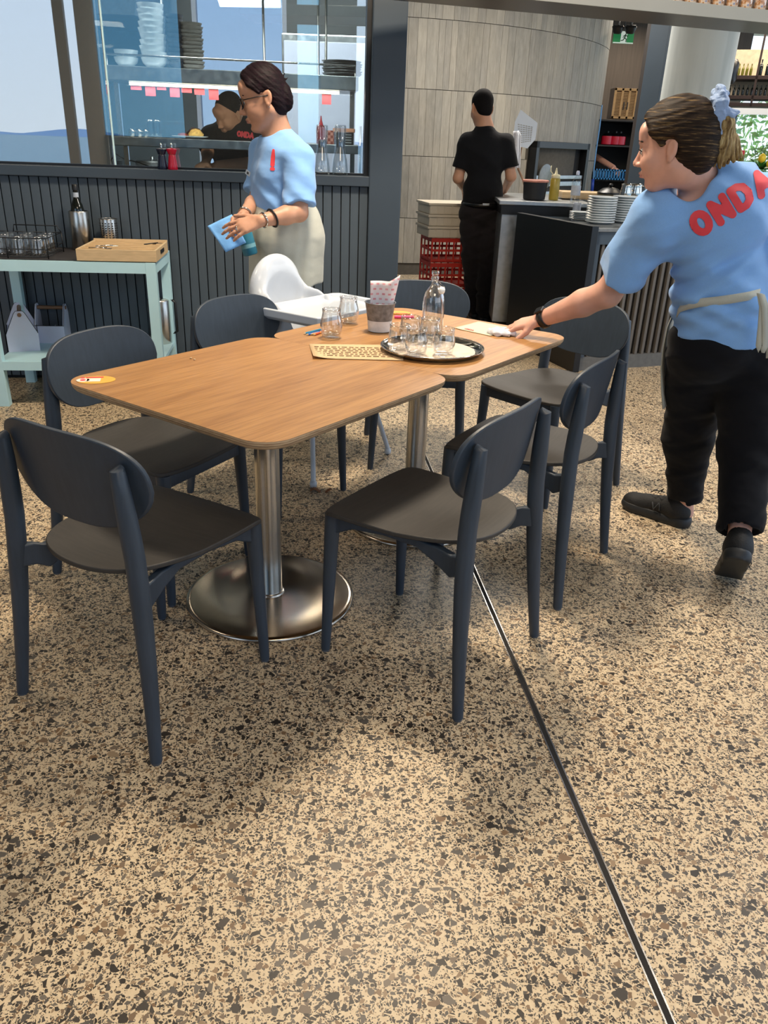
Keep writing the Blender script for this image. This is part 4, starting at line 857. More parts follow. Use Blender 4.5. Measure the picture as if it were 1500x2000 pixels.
# the pass: long stainless shelf with its frame
ps = thing('pass_shelf', 'long stainless serving shelf behind the glass at eye level', 'shelf', P(210,284,5.55))
a_, b__ = P(222,284,5.55), P(700,290,5.55); dd = (b__-a_); thp = P(300,266,5.55).z-P(300,284,5.55).z
ps.rotation_euler = (0,0,math.atan2(WD.y,WD.x)); 
Lp = abs((P(704,284,5.75)-P(222,284,5.5)).length); ps.location = P(222,284,5.5); ZP = P(222,284,5.5).z+thp
b = MB(); b.box(0,Lp,0,.42,0,thp, ch=.004); b.build('shelf_board', M['panelsteel'], ps)
for x in (.02,Lp-.06): b = MB(); b.box(x,x+.03,.2,.23,1.061-ps.location.z,0); b.build('post', M['steel'], ps)
def pk(px_, py_, dy=.1, z=None):          # a point on the pass shelf
    d = ray(px_, py_); o = Vector((0,0,CAMH)); org = ps.location+WN*dy; t = (org-o).dot(WN)/d.dot(WN); p_ = o+d*t; return Vector((p_.x,p_.y,ZP if z is None else z))
# heated gantry above: box shelf, rail, lamp strip
zg0, zg1 = P(300,160,5.6).z, P(300,131,5.6).z
ga = thing('heat_gantry', 'stainless heated gantry shelf with a light strip, behind the glass', 'gantry', (ps.location.x-.03,ps.location.y+.05,zg0), math.atan2(WD.y,WD.x))
b = MB(); b.box(0,Lp,0,.42,0,zg1-zg0, ch=.004); b.build('box_shelf', M['panelsteel'], ga)
b = MB(); b.box(.14,Lp-.12,.02,.05,-.022,-.004); b.build('lamp_strip', mat('lamp_glow','FFF2DC',.5,0,0,5,emis=('FFE9C8',5)), ga)
b = MB(); h_ = zg1-zg0; b.tube([(.02,.02,h_),(.02,.02,h_+.06),(Lp-.02,.02,h_+.06),(Lp-.02,.02,h_)], .006, 8); b.build('guard_rail', M['steel'], ga, smooth=True)
for x in (.01,Lp-.04): b = MB(); b.box(x,x+.03,.2,.23,ZP-zg0,0); b.build('post', M['steel'], ga)
for x in (.35,Lp*.62,Lp-.25,Lp-.20): b = MB(); b.tube([(x,.2,h_),(x,.2,3.3-zg0)], .008, 8); b.build('hanging_rod', M['steel'], ga, smooth=True)
ZG = zg1
def gk(px_, py_, dy=.12): return pk(px_, py_, dy+.05, ZG)
for k, (x0, x1, y1) in enumerate(((255,276,176),(283,303,188),(306,324,176),(331,350,190),(354,374,181),(379,399,185),(407,426,195),(629,647,203))):
    p_ = pk(x0,168,.06,zg0-.024); q0 = pk(x1,168,.06,zg0-.024); dz = zg0-P(x0,y1,5.5).z-.03; t = thing('order_docket', '%s of the pink order dockets hanging under the gantry' % ('first','second','third','fourth','fifth','sixth','seventh','last, far right')[k], 'docket', (p_.x,p_.y,p_.z-dz), math.atan2(WD.y,WD.x), 'pink dockets under the gantry')
    b = MB(); w_ = (q0-p_).length; b.box(0,w_,0,.0015,0,dz); b.build('slip', M['pinkp'], t)
# bowls and plates on the gantry
def bowl_stack(px_, py_, n, r, hb, label, grp, m_=None, dy=.15, step=None):
    p_ = gk(px_, py_, dy); base = None; step = step or hb*.55
    for k in range(n):
        loc = p_+Vector((.004*math.sin(k*2.1),.003*math.cos(k*1.7),k*step)); lb = label % (('bottom','second','third','fourth','fifth','sixth','seventh','eighth','ninth','tenth','eleventh','twelfth','topmost')[min(k,12)] if k < n-1 else 'topmost')
        if base is None:
            base = thing('bowl', lb, 'bowl', loc, 0, grp); b = MB(); b.lathe([(r*.5,0),(r*.55,.003),(r*.9,hb*.5),(r,hb),(r*.96,hb),(r*.85,hb*.55),(r*.45,.01)], 28); b.build('dish', m_ or M['plate'], base, auto=50)
        else: dup(base, loc, None, lb)
bowl_stack(302,128,10,.082,.058,'white bowl, %s in the tall stack on the gantry','white bowls in the tall stack',step=.0325)
bowl_stack(247,126,2,.075,.055,'white bowl, %s of the pair at the left of the gantry','white bowls at the left of the gantry',step=.04)
bowl_stack(346,130,11,.055,.04,'dark bowl, %s in the stack behind the glass','dark bowls on the gantry',mat('dark_bowl','3E4450',.4),step=.026)
bowl_stack(378,130,12,.07,.03,'grey plate, %s in the stack on the gantry','grey plates on the gantry',mat('grey_plate','8F8C86',.4),step=.021)
bowl_stack(668,150,6,.13,.022,'wide steel pan, %s in the stack at the right of the gantry','steel pans on the gantry',M['panelsteel'],step=.014)
# plated dish, ramekins, glasses, ketchup, egg trays
pd = thing('plated_meal', 'white plate with grilled food under the gantry', 'plate', pk(371,262,.14)); b = MB(); b.lathe([(.05,0),(.06,.004),(.115,.014),(.118,.018),(.06,.008)], 40); b.build('plate', M['plate'], pd, auto=50)
b = MB(); b.lathe([(.001,0),(.045,.005),(.05,.02),(.03,.045),(.001,.055)], 16, None, T(.04,0,.01)); b.build('rice_mound', mat('rice_yellow','D9AE5E',.7,0,.25,80,bump=.5), pd, smooth=True)
b = MB(); b.lathe([(.001,0),(.035,.005),(.035,.018),(.001,.026)], 14, None, T(-.045,0,.01)); b.build('sauce_mound', mat('tomato_relish','8E3A22',.5,0,.3,60), pd, smooth=True)
b = MB(); b.tube([(-.02,0,.03),(.02,.0,.055),(.06,0,.05),(.085,0,.03)], [.008,.016,.014,.006], 8); b.build('grilled_piece', mat('charred','3A211A',.5), pd, smooth=True)
for k, px_ in enumerate((258,272,285)): 
    t = thing('ramekin', ('left','middle','right')[k]+' small steel ramekin upturned on the serving shelf', 'ramekin', pk(px_,262,.2), 0, 'steel ramekins on the serving shelf'); b = MB(); b.lathe([(.024,0),(.024,.03),(.02,.045),(.008,.052)], 18); b.build('cup', M['chrome'], t, smooth=True)
for k, px_ in enumerate((295,308)):
    t = tumbler('jar_glass', ('left','right')[k]+' tall clear jar on the serving shelf', pk(px_,264,.1), .026, .028, .10, M['plastic_clear'], group='clear jars on the serving shelf')
kt = thing('sauce_bottle', 'red squeeze sauce bottle above the carafes', 'bottle', pk(627,255,.2)); b = MB(); b.lathe([(.028,0),(.03,.005),(.03,.09),(.024,.105)], 20); b.build('body', M['red'], kt, smooth=True); b = MB(); b.lathe([(.024,.105),(.014,.115),(.006,.145),(.003,.17)], 16); b.build('nozzle', M['red'], kt, smooth=True)
eg = thing('pink_caddy', 'pink chequered card box behind the left carafe', 'box', pk(635,262,.25)); b = MB(); b.box(-.06,.06,0,.1,0,.085, ch=.003); q = NT('pink_check'); ck = q.n('TexChecker'); ck.inputs['Scale'].default_value = 55; ck.inputs[1].default_value = hx('E9A99C'); ck.inputs[2].default_value = hx('A85A50'); q.l(q.co(), ck.inputs[0]); q.l(ck.outputs[0], q.b.inputs['Base Color']); b.build('card_body', q.m, eg)
bx = thing('card_machine', 'dark label printer with a peach lid behind the right carafe', 'machine', pk(672,266,.22)); b = MB(); b.box(-.06,.06,0,.12,0,.075, ch=.004); b.build('housing', M['dark'], bx); b = MB(); b.box(-.075,.07,-.01,.12,.077,.10, ch=.004); b.build('lid', mat('peach_card','DFA283',.6), bx)
for k in range(4): b = MB(); b.box(.01,.05,-.004,0,.01+k*.016,.018+k*.016); b.build('button', M['panelsteel'], bx)
# bench below, equipment in the rear
be = thing('kitchen_bench', 'stainless kitchen bench just below the glass', 'bench', (-2.4,5.45,0), math.atan2(WD.y,WD.x)); b = MB(); b.box(0,2.35,0,.7,1.02,1.06, ch=.003); b.build('bench_top', M['panelsteel'], be); b = MB(); b.box(0,2.35,.02,.66,.1,1.02); b.build('cabinet', M['panelsteel'], be)
rc_ = thing('rear_counter', 'stainless counter along the kitchen rear wall', 'counter', (-4.0,7.8,0)); b = MB(); b.box(0,3.9,0,.75,.88,.93, ch=.003); b.build('counter_top', M['panelsteel'], rc_); b = MB(); b.box(0,3.8,.03,.75,.1,.88); b.build('cabinet', M['panelsteel'], rc_)
hd = thing('extractor_hood', 'wide stainless extractor hood over the rear counter', 'hood', (-3.9,7.4,2.25)); b = MB(); b.prism([(0,0),(1.15,0),(1.15,.75),(.45,.75)], 0, 1.75, M_=Matrix(((0,0,1,0),(1,0,0,0),(0,1,0,0),(0,0,0,1)))); b.build('canopy', mat('hood_steel','5A6064',.4,.6), hd)
for k, (x, lb) in enumerate(((-3.2,'left stock pot'),(-2.75,'middle stock pot'),(-2.3,'rightmost stock pot'))):
    t = thing('stock_pot', lb+' on the rear kitchen counter', 'pot', (x,8.1,.93), 0, 'stock pots on the rear counter'); b = MB(); b.lathe([(.15,0),(.155,.005),(.155,.22),(.145,.22),(.145,.01)], 28); b.build('pot_body', M['panelsteel'], t, auto=40); b = MB(); b.lathe([(.157,.222),(.15,.235),(.02,.25),(.015,.27)], 28); b.build('lid', M['panelsteel'], t, auto=40)
fr_ = thing('tall_fridge', 'tall steel fridge at the kitchen right side', 'fridge', (-.55,6.75,0)); b = MB(); b.box(-.34,.34,0,.7,0,2.1, ch=.01); b.build('cabinet', M['panelsteel'], fr_); b = MB(); b.box(-.32,.32,-.03,0,.15,2.05, ch=.006); b.build('door', M['whitebox'], fr_); b = MB(); b.tube([(.26,-.07,.9),(.26,-.07,1.5)], .01, 8); b.build('handle', M['steel'], fr_, smooth=True)
cb = thing('hand_mixer', 'dark stick blender with a cord on the kitchen bench', 'blender', (-1.93,5.75,1.064)); b = MB(); b.lathe([(.03,0),(.05,.01),(.06,.05),(.05,.09),(.02,.12)], 20); b.build('motor', M['dark'], cb, smooth=True); b = MB(); b.tube([(0,0,.1),(.02,.0,.16),(.05,.01,.2),(.1,.02,.17),(.2,.02,.15),(.3,.0,.12)], .004, 6); b.build('cord', M['blackm'], cb, smooth=True)
for k, (px_, py_) in enumerate(((268,312),(282,316))):
    t = thing('metal_tin', ('left','right')[k]+' round tin on the bench under the serving shelf', 'tin', P(px_,py_,5.8)); t.location.z = 1.062; b = MB(); b.lathe([(.035,0),(.035,.07),(.03,.07),(.03,.01)], 20); b.build('tin_body', M['panelsteel'], t, auto=40)
cl_ = thing('white_towel', 'white cloth on the bench below the chef forearm', 'towel', P(440,325,5.62)); cl_.location.z = 1.062; b = MB(); vs = [(.014*i-.11,.014*j_-.06,.012+.012*math.sin(i*.9)*math.cos(j_*1.1)+.012) for i in range(17) for j_ in range(9)]; b.add(vs, [(i*9+j_,(i+1)*9+j_,(i+1)*9+j_+1,i*9+j_+1) for i in range(16) for j_ in range(8)]); o = b.build('folded_cloth', M['whitec'], cl_, smooth=True); sd = o.modifiers.new('s','SOLIDIFY'); sd.thickness = .02
# ================================================================ PIZZA OVEN OPENING AND THINGS BY THE STONE WALL
oa = .5*(OVA[0]+OVA[1]); OW = (OVA[1]-OVA[0])*RR_; 
po = thing('pizza_oven', 'black framed oven opening set in the curved stone wall', 'oven', (CX+(RR_+.01)*math.sin(oa),CY-(RR_+.01)*math.cos(oa),0), oa)
z0, z1 = OVZ; w2 = OW/2
for nm, bx_ in (('frame_side',(-w2,-w2+.06,-.05,.06,z0,z1)),('frame_side',(w2-.06,w2,-.05,.06,z0,z1)),('frame_top',(-w2,w2,-.05,.06,z1-.07,z1)),('back_plate',(-w2+.01,w2-.01,.05,.06,z0,z1-.01))):
    b = MB(); b.box(*bx_, ch=.003); b.build(nm, M['groove'] if nm == 'back_plate' else M['black'], po)
zm = P(1100,343,oY).z
b = MB(); b.box(-w2+.06,w2-.06,-.03,.03,zm-.04,zm+.0, ch=.003); b.build('steel_ledge', M['panelsteel'], po)
for k in range(3): b = MB(); b.box(-w2+.08,w2-.1,-.035,.02,zm-.12-k*.11,zm-.07-k*.11, ch=.003); b.build('rack_shelf', M['panelsteel'], po)
b = MB(); b.lathe([(.12,0),(.14,.01),(.14,.02),(.11,.03)], 28, None, Matrix.Translation((-w2+.27,-.02,z1-.38)) @ Matrix.Rotation(R(90),4,'X')); b.build('round_door', mat('oven_glass_door','6E716E',.3,.3), po, auto=40)
# white crates on red crates
cr0 = at(868,604,0); cr0.z = 0
def crate(label, z, h_, m_, w_, d_, grp, nv=6):
    t = thing('stacking_crate', label, 'crate', (cr0.x,cr0.y+.1,z), R(14), grp)
    b = MB(); b.box(-w_/2,w_/2,-d_/2,d_/2,0,.012); b.build('floor_panel', m_, t)
    for nm, y in (('side_wall',-d_/2),('side_wall',d_/2-.008)):
        b = MB(); b.box(-w_/2,w_/2,y,y+.008,h_-.035,h_); b.box(-w_/2,w_/2,y,y+.008,0,.03); b.box(-w_/2,w_/2,y,y+.008,h_*.45,h_*.45+.02)
        for k in range(nv+1): x = -w_/2+k*(w_-.014)/nv; b.box(x,x+.014,y-.001,y+.009,0,h_)
        b.build(nm, m_, t)
    for x in (-w_/2,w_/2-.008):
        b = MB(); b.box(x,x+.008,-d_/2,d_/2,h_-.035,h_); b.box(x,x+.008,-d_/2,d_/2,0,.03); b.box(x,x+.008,-d_/2,d_/2,h_*.45,h_*.45+.02)
        for k in range(4): y = -d_/2+k*(d_-.014)/3; b.box(x-.001,x+.009,y,y+.014,0,h_)
        b.build('end_wall', m_, t)
    return t
ztop = P(868,462,cr0.y).z; hr_ = ztop/3
for k in range(3): crate(('bottom','middle','top')[k]+' red lattice crate of the stack beside the man in black', k*hr_, hr_-.004, M['crateR'], .42, .36, 'red crates beside the man')
def tub(label, z, h_):
    t = thing('dough_tray', label, 'tray', (cr0.x-.01,cr0.y+.1,z), R(14), 'pale dough trays on the red crates'); b = MB()
    b.box(-.24,.24,-.2,.2,0,h_-.012, ch=.01); b.build('tub', M['crateW'], t); b = MB(); b.box(-.252,.252,-.212,.212,h_-.022,h_-.002, ch=.004); b.build('lip', M['crateW'], t)
    b = MB()
    for k in range(8): b.box(-.235+k*.064,-.225+k*.064,-.206,-.2,.01,h_-.02)
    b.build('ribs', M['crateW'], t)
zt3 = P(868,396,cr0.y-.1).z; ht_ = (zt3-ztop)/3
for k in range(3): tub(('lowest','middle','topmost')[k]+' pale plastic dough tray stacked on the red crates', ztop+k*ht_, ht_)
# prep counter behind the bar
PC = P(1055,395,6.45); zc_ = PC.z
pcn = thing('prep_counter', 'steel edged prep counter where the man in black works', 'counter', (P(975,400,6.5).x,6.5,0), R(-2)); PW = (P(1130,392,6.45)-P(985,392,6.5)).length+.15
b = MB(); b.box(0,PW,0,1.2,zc_-.03,zc_, ch=.004); b.build('steel_top', M['panelsteel'], pcn); b = MB(); b.box(.02,PW-.02,.02,1.15,zc_-.10,zc_-.03); b.build('dark_band', M['black'], pcn)  # dark front band under the steel edge
b = MB(); b.box(.03,PW-.04,.04,1.1,.1,zc_-.10, ch=.003); b.build('cabinet', M['panelsteel'], pcn); b = MB(); b.box(.05,PW-.06,.09,1.05,0,.1); b.build('plinth', M['black'], pcn)
ZC = zc_+.001
def put(name, label, cat, px_, Yw, z=None, rz=0): p_ = P(px_,385,Yw); return thing(name, label, cat, (p_.x,Yw,ZC if z is None else z), rz)
t = put('black_tub','black round tub with a pink rim on the prep counter','tub',1043,6.75); b = MB(); b.lathe([(.07,0),(.085,.004),(.095,.13),(.09,.13),(.08,.01)], 30); b.build('tub_body', M['dark'], t, auto=40); b = MB(); b.tube([(.096*math.cos(a),.096*math.sin(a),.136) for a in np.linspace(0,2*math.pi,33)[:-1]], .009, 8, closed=True); b.build('rim', mat('salmon_plastic','C98674',.5), t, smooth=True)
t = put('oil_bottle','yellow squeeze bottle of oil on the prep counter','bottle',1081,6.8); b = MB(); b.lathe([(.036,0),(.038,.004),(.038,.15),(.03,.165)], 24); b.build('bottle_body', mat('oil_yellow','A8933A',.3,0,.1), t, smooth=True); b = MB(); b.lathe([(.034,.16),(.034,.185),(.012,.19),(.006,.225),(.003,.235)], 18); b.build('nozzle', mat('cream_plastic','E6DDB8',.4), t, smooth=True); b = MB(); b.tube([(-.025,0,.19),(-.045,0,.21),(-.045,0,.25)], .004, 6); b.build('cap_strap', mat('cream_plastic','E6DDB8',.4), t, smooth=True)
t = put('spray_bottle','clear water bottle with a white cap on the prep counter','bottle',1123,6.6); b = MB(); b.lathe([(.034,0),(.036,.004),(.036,.14),(.03,.165),(.014,.185),(.012,.195)], 24); b.build('bottle_body', M['plastic_clear'], t, smooth=True); b = MB(); b.lathe([(.037,.05),(.037,.12)], 24, cap0=False, cap1=False); b.build('paper_label', mat('pale_label','C3C7CE',.6), t, smooth=True); b = MB(); b.lathe([(.014,.195),(.014,.215),(.008,.225)], 14); b.build('cap', M['whitebox'], t, auto=40)
bw_ = thing('wooden_board', 'pale wooden board behind the plate stacks', 'board', P(1165,392,6.9)); bw_.location.z = P(1165,390,6.9).z; b = MB(); b.box(-.28,.34,0,.3,0,.05, ch=.01); b.build('board', M['bamboo'], bw_); 
t = thing('black_pan', 'black round pan lid on the wooden board', 'pan', (P(1193,385,6.8).x,6.85,bw_.location.z+.05)); b = MB(); b.lathe([(.10,0),(.10,.01),(.06,.04),(.01,.05)], 28); b.build('lid', M['black'], t, auto=40); b = MB(); b.lathe([(.01,.05),(.018,.065),(.01,.075)], 12); b.build('knob', M['black'], t, smooth=True)
b = MB(); b.box(0,.9,0,.6,bw_.location.z-.04,bw_.location.z, ch=.003); o = b.build('bench_top', M['steel']); o.location = (P(1130,390,6.9).x,6.86,0); bt = thing('back_bench', 'steel bench under the wooden board behind the bar', 'bench', o.location); o.parent = bt; o.location = (0,0,0)
b = MB(); b.box(.03,.87,.03,.57,0,bw_.location.z-.04); b.build('cabinet', M['black'], bt)
for k, (px_, lb) in enumerate(((1222,'left steel milk jug behind the plates'),(1240,'right steel milk jug with a handle behind the plates'))):
    t = thing('milk_jug', lb, 'jug', (P(px_,385,6.3).x,6.3,P(px_,392,6.3).z), 0, 'steel jugs behind the plates'); b = MB(); b.lathe([(.045,0),(.048,.004),(.044,.07),(.038,.10),(.042,.115),(.038,.115),(.034,.1),(.04,.01)], 24); b.build('jug_body', M['chrome'], t, smooth=True); b = MB(); b.tube([(.04,0,.1),(.075,0,.095),(.075,0,.04),(.045,0,.03)], .005, 8); b.build('handle', M['chrome'], t, smooth=True)
    zj = t.location.z
js = thing('jug_shelf', 'black shelf block carrying the milk jugs', 'shelf', (P(1231,385,6.3).x,6.3,0)); b = MB(); b.box(-.14,.14,-.09,.1,zj-.03,zj-.001, ch=.002); b.build('shelf_top', M['black'], js); b = MB(); b.box(-.13,.13,-.08,.09,0,zj-.03); b.build('cabinet', M['black'], js)
# pizza peel leaning by the man
pp = thing('pizza_peel', 'white perforated pizza peel with a long handle, standing upright against the stone wall', 'peel', (0,0,0))
Yp_ = 7.55; A4 = [P(x,y,Yp_) for x, y in ((1017,214),(1050,240),(1046,272),(1030,290),(1012,285),(1003,265),(1006,238))]
b = MB(); vs = [p_ for p_ in A4]+[p_+Vector((0,.006,0)) for p_ in A4]; n = len(A4); b.add(vs, [tuple(range(n)), tuple(range(n,2*n))[::-1]]+[(i,i+n,(i+1)%n+n,(i+1)%n) for i in range(n)]); b.build('blade', M['whitep'], pp)
b = MB(); 
for r_ in range(9):
    q0 = P(1009+r_*.3,243+r_*4.6,Yp_)-Vector((0,.002,0)); q1 = P(1043-r_*.5,250+r_*3.2,Yp_)-Vector((0,.002,0))
    for k in range(6): u0 = .06+k*.15; u1 = u0+.11; aa = q0.lerp(q1,u0); bb_ = q0.lerp(q1,u1); b.add([aa,bb_,bb_+Vector((0,0,.006)),aa+Vector((0,0,.006))], [(0,1,2,3)])
o = b.build('perforations', mat('slot_grey','8B8A84',.7), pp); o['kind'] = 'stuff'
b = MB(); b.tube([P(1018,288,Yp_)+Vector((0,.003,0)), P(1012,330,Yp_), P(1022,352,Yp_-.1), P(1030,385,Yp_-.2)], .010, 8); b.build('handle', M['woodh'], pp, smooth=True)
# ================================================================ BAR
q1 = at(1118,728,0); q0 = at(1042,691,0); dpn = (q0-q1).normalized(); zT = None
# height of the end panel from its top right corner above q1
lo, hi = .5, 1.5
for _ in range(40):
    mz = (lo+hi)/2; d = Vector((q1.x,q1.y,mz))-Vector((0,0,CAMH)); F_ = d.dot(Fv); v_ = d.dot(Yv)/F_*FPX
    if 1000-v_ > 442: lo = mz
    else: hi = mz
zT = lo
tl2 = at(1010,415,zT); q0b = Vector((tl2.x,tl2.y,0))
bar = thing('bar_end_panel', 'tall glossy black panel closing the left end of the bar', 'panel', q1); dpn = (q0b-q1).normalized(); LPn = (q0b-q1).length
pm = wall_frame(q1, -dpn); bar.matrix_world = pm
b = MB(); b.box(-LPn,0,0,.05,.0,zT, ch=.003); b.build('panel', M['black'], bar)
k1 = at(1250,712,0); k0 = at(1150,718,0); kd = (k1-k0).normalized()
bm2 = wall_frame(Vector((q1.x,q1.y,0))+kd*.02+Vector((0,.04,0)), kd)
ba = thing('bar_counter', 'dark bar with upright slats and a grey kick board, behind the woman in blue', 'bar', (0,0,0)); ba.matrix_world = bm2
zk = P(1240,682,5.75).z; zf = zT-.015; BLn = 3.6
b = MB(); b.box(0,BLn,.0,.03,0,zk); b.build('kick_board', mat('kick_grey','5C5B58',.6), ba)
b = MB(); b.box(0,BLn,.06,.09,zk,zf); b.build('backing', M['black'], ba)
b = MB(); b.box(0,.06,-.01,.07,zk,zf-.02); b.build('corner_post', M['navy'], ba); b = MB(); b.box(0,BLn,-.01,.07,zf-.10,zf-.02); b.build('top_rail', M['navy'], ba)
sm = MB(); sm.box(0,.022,0,.055,zk,zf-.10, ch=.003); s0 = sm.build('slat', M['rib'], ba); s0.location = (.085,0,0)
for i in range(1, 62): o = s0.copy(); C.objects.link(o); o.parent = ba; o.location = (.085+i*.056,0,0)
b = MB(); b.box(-.02,BLn,-.03,.46,zf-.02,zf, ch=.003); b.build('counter_top', mat('bar_top_grey','6A6E70',.3), ba)
b = MB(); b.box(0,BLn,.2,.44,0,zf-.02); b.build('carcass', M['black'], ba)
# plates on the bar
ZB2 = zf
def plates(px_, py_, n, r, label, grp, st=.0125):
    p_ = at(px_, py_, ZB2); base = None
    for k in range(n):
        lb = label % (('bottom','second','third','fourth','fifth','sixth','seventh','eighth','ninth','tenth','eleventh','twelfth','thirteenth')[k] if k < n-1 else 'topmost'); loc = Vector((p_.x+.002*math.sin(k*3.1),p_.y+r*.8,ZB2+.0005+k*st))
        if base is None:
            base = thing('dinner_plate', lb, 'plate', loc, 0, grp); b = MB(); b.lathe([(r*.6,0),(r*.64,.002),(r*.9,st*.75),(r,st*.95),(r*1.0,st*1.25),(r*.88,st*1.05),(r*.6,.004)], 36); b.build('plate_body', M['plate'], base, auto=50)
        else: dup(base, loc, None, lb)
plates(1176,439,11,.10,'white plate, %s from the bottom of the left tall stack on the bar','white plates in the left bar stack',.0155)
plates(1224,437,11,.098,'white plate, %s from the bottom of the right tall stack on the bar','white plates in the right bar stack',.0155)
plates(1138,432,5,.085,'white saucer, %s from the bottom of the low stack at the bar corner','white saucers at the bar corner',.011)
ct = thing('white_cloth', 'white cloth hanging over the prep counter edge beside the water bottle', 'cloth', (P(1127,398,6.44).x,6.44,zc_-.12)); b = MB(); vs = [(-.03+.06*i/8,-.012+.006*math.sin(i*1.3+j_*.4),.13*j_/6) for i in range(9) for j_ in range(7)]; b.add(vs, [(i*7+j_,(i+1)*7+j_,(i+1)*7+j_+1,i*7+j_+1) for i in range(8) for j_ in range(6)]); o = b.build('draped_cloth', M['whitec'], ct, smooth=True); sd = o.modifiers.new('s','SOLIDIFY'); sd.thickness = .004
# jars on the gantry beam
q = NT('jar_contents'); v = q.co(); n1 = q.noise(v, 45, 4); q.l(q.ramp(n1.outputs[0], [(.3,hx('5B3422')),(.45,hx('C98A4A')),(.55,hx('E8D5C0')),(.68,hx('7F8FB8')),(.8,hx('A85A38'))]), q.b.inputs['Base Color']); JC = q.m
ZJ = ZB+.058; jb0 = None
for k in range(16):
    px_ = 1175+k*26.8; yb = 9+(px_-1300)*(27-10)/(1495-1345)*.82 if px_ > 1300 else 9-(1300-px_)*.085
    p_ = at(1300+(k-5)*27.2, 8.5+(k-5)*2.55, ZJ); p_ = p_+Vector((-nd.y,nd.x,0))*.05; lb = '%s glass jar of mixed preserves along the shelf above the bar' % ('first','second','third','fourth','fifth','sixth','seventh','eighth','ninth','tenth','eleventh','twelfth','thirteenth','fourteenth','fifteenth','sixteenth')[k]
    if jb0 is None:
        jb0 = thing('preserve_jar', lb, 'jar', p_, 0, 'preserve jars above the bar'); b = MB(); b.lathe([(.034,0),(.038,.004),(.038,.10),(.032,.115)], 24); b.build('contents', JC, jb0, smooth=True); b = MB(); b.lathe([(.036,0),(.040,.003),(.040,.102),(.033,.118)], 24, cap1=False); b.build('glass', M['clear'], jb0, smooth=True); b = MB(); b.lathe([(.035,.117),(.035,.135),(.03,.138)], 20); b.build('lid', mat('jar_lid','3B3B3E',.4), jb0, auto=40)
    else: dup(jb0, p_, None, lb)
# ================================================================ CORRIDOR: EXIT SIGN, SPOTS, SHELVES
ex_ = P(1218,73,11.6); es = thing('exit_sign', 'green running man exit sign hanging from the corridor ceiling', 'sign', ex_, R(2)); ew = (P(1238,72,11.6)-P(1198,72,11.6)).length; eh = P(1218,61,11.6).z-P(1218,85,11.6).z
b = MB(); b.box(-ew/2,ew/2,0,.03,-eh/2,eh/2, ch=.002); b.build('housing', mat('sign_green','1F8A4C',.5,0,.02,5,emis=('1F8A4C',.2)), es)
b = MB(); b.box(-ew*.14,ew*.16,-.002,0,-eh/2,eh/2); b.build('white_field', mat('sign_white','DDEBE0',.5,0,.02,5,emis=('E6F5EA',.25)), es); b = MB(); b.box(-ew/2,ew/2,-.003,0,-eh/2,-eh/2+.012); b.build('white_edge', mat('sign_white2','DDEBE0',.5,0,.02,5,emis=('E6F5EA',.25)), es)
def runner(X_, Y_):
    d = seg2(X_,Y_,(.55,.88),(.56,.88),.07)
    for a_, b_, r in (((.5,.74),(.42,.45),.07),((.5,.72),(.68,.6),.035),((.68,.6),(.8,.68),.03),((.48,.72),(.3,.62),.035),((.3,.62),(.26,.45),.03),((.42,.45),(.62,.34),.045),((.62,.34),(.6,.1),.04),((.42,.45),(.3,.25),.045),((.3,.25),(.08,.2),.04)): d = np.minimum(d, seg2(X_,Y_,a_,b_,r))
    return d
sc_ = eh*.9; print2d('running_figure', lambda X_, Y_: runner(X_/sc_, Y_/sc_)*sc_, sc_, sc_, .003, (-ew*.15,-.004,-eh*.45), (1,0,0), (0,0,1), (0,-1,0), None, mat('sign_dark','12462C',.6), es)
b = MB(); b.tube([(0,.015,eh/2),(0,.015,3.31-ex_.z)], .008, 6); b.build('hanger', M['blackm'], es)
for k, px_ in enumerate((1208,1233)):
    p_ = P(px_,49,11.2); t = thing('spot_light', ('left','right')[k]+' black spot light in front of the exit sign', 'light', (p_.x,11.2,p_.z), 0, 'black spots before the exit sign'); hh_ = P(px_,49,11.2).z-P(px_,66,11.2).z
    b = MB(); b.lathe([(.04,-hh_),(.055,-hh_+.015),(.072,-.02),(.06,0)], 20, None, Matrix.Rotation(R(12),4,'X')); b.build('lamp_head', M['black'], t, auto=40); b = MB(); b.tube([(0,0,0),(0,0,3.31-p_.z)], .015, 8); b.build('stem', M['black'], t)
dl = thing('ceiling_downlight', 'small round downlight in the corridor ceiling', 'light', at(1262,51,3.29)); b = MB(); b.lathe([(.05,0),(.05,.008)], 20); b.build('trim_ring', M['whitep'], dl, auto=40)
dl = thing('ceiling_downlight', 'small dark downlight in the ceiling over the wine shelf', 'light', at(1452,81,3.29)); b = MB(); b.lathe([(.05,0),(.05,.008)], 20); b.build('trim_ring', M['black'], dl, auto=40)
# louvred timber box
t = thing('rattan_crate', 'pale slatted wooden crate on its side in the corridor', 'crate', P(1216,232,11.9)); a_, b__ = P(1188,232,11.9), P(1247,170,11.8); cw = b__.x-a_.x; chh = P(1216,172,11.9).z-P(1216,232,11.9).z
LBX = mat('crate_timber','C39A66',.6,0,.15,12); LBD = mat('crate_gap','5E4528',.8)
b = MB(); b.box(-cw/2,cw/2,.01,.25,0,chh); b.build('crate_back', LBD, t)
for x in np.linspace(-cw/2,cw/2-.03,4): b = MB(); b.box(x,x+.03,-.006,.012,0,chh, ch=.003); b.build('stile', LBX, t)
for z in (0,chh-.03): b = MB(); b.box(-cw/2,cw/2,-.006,.014,z,z+.03, ch=.003); b.build('frame_rail', LBX, t)
for k in range(16): z = .035+k*(chh-.075)/16; b = MB(); b.box(-cw/2+.01,cw/2-.01,0,.01,z,z+.008); b.build('louvre', LBX, t)
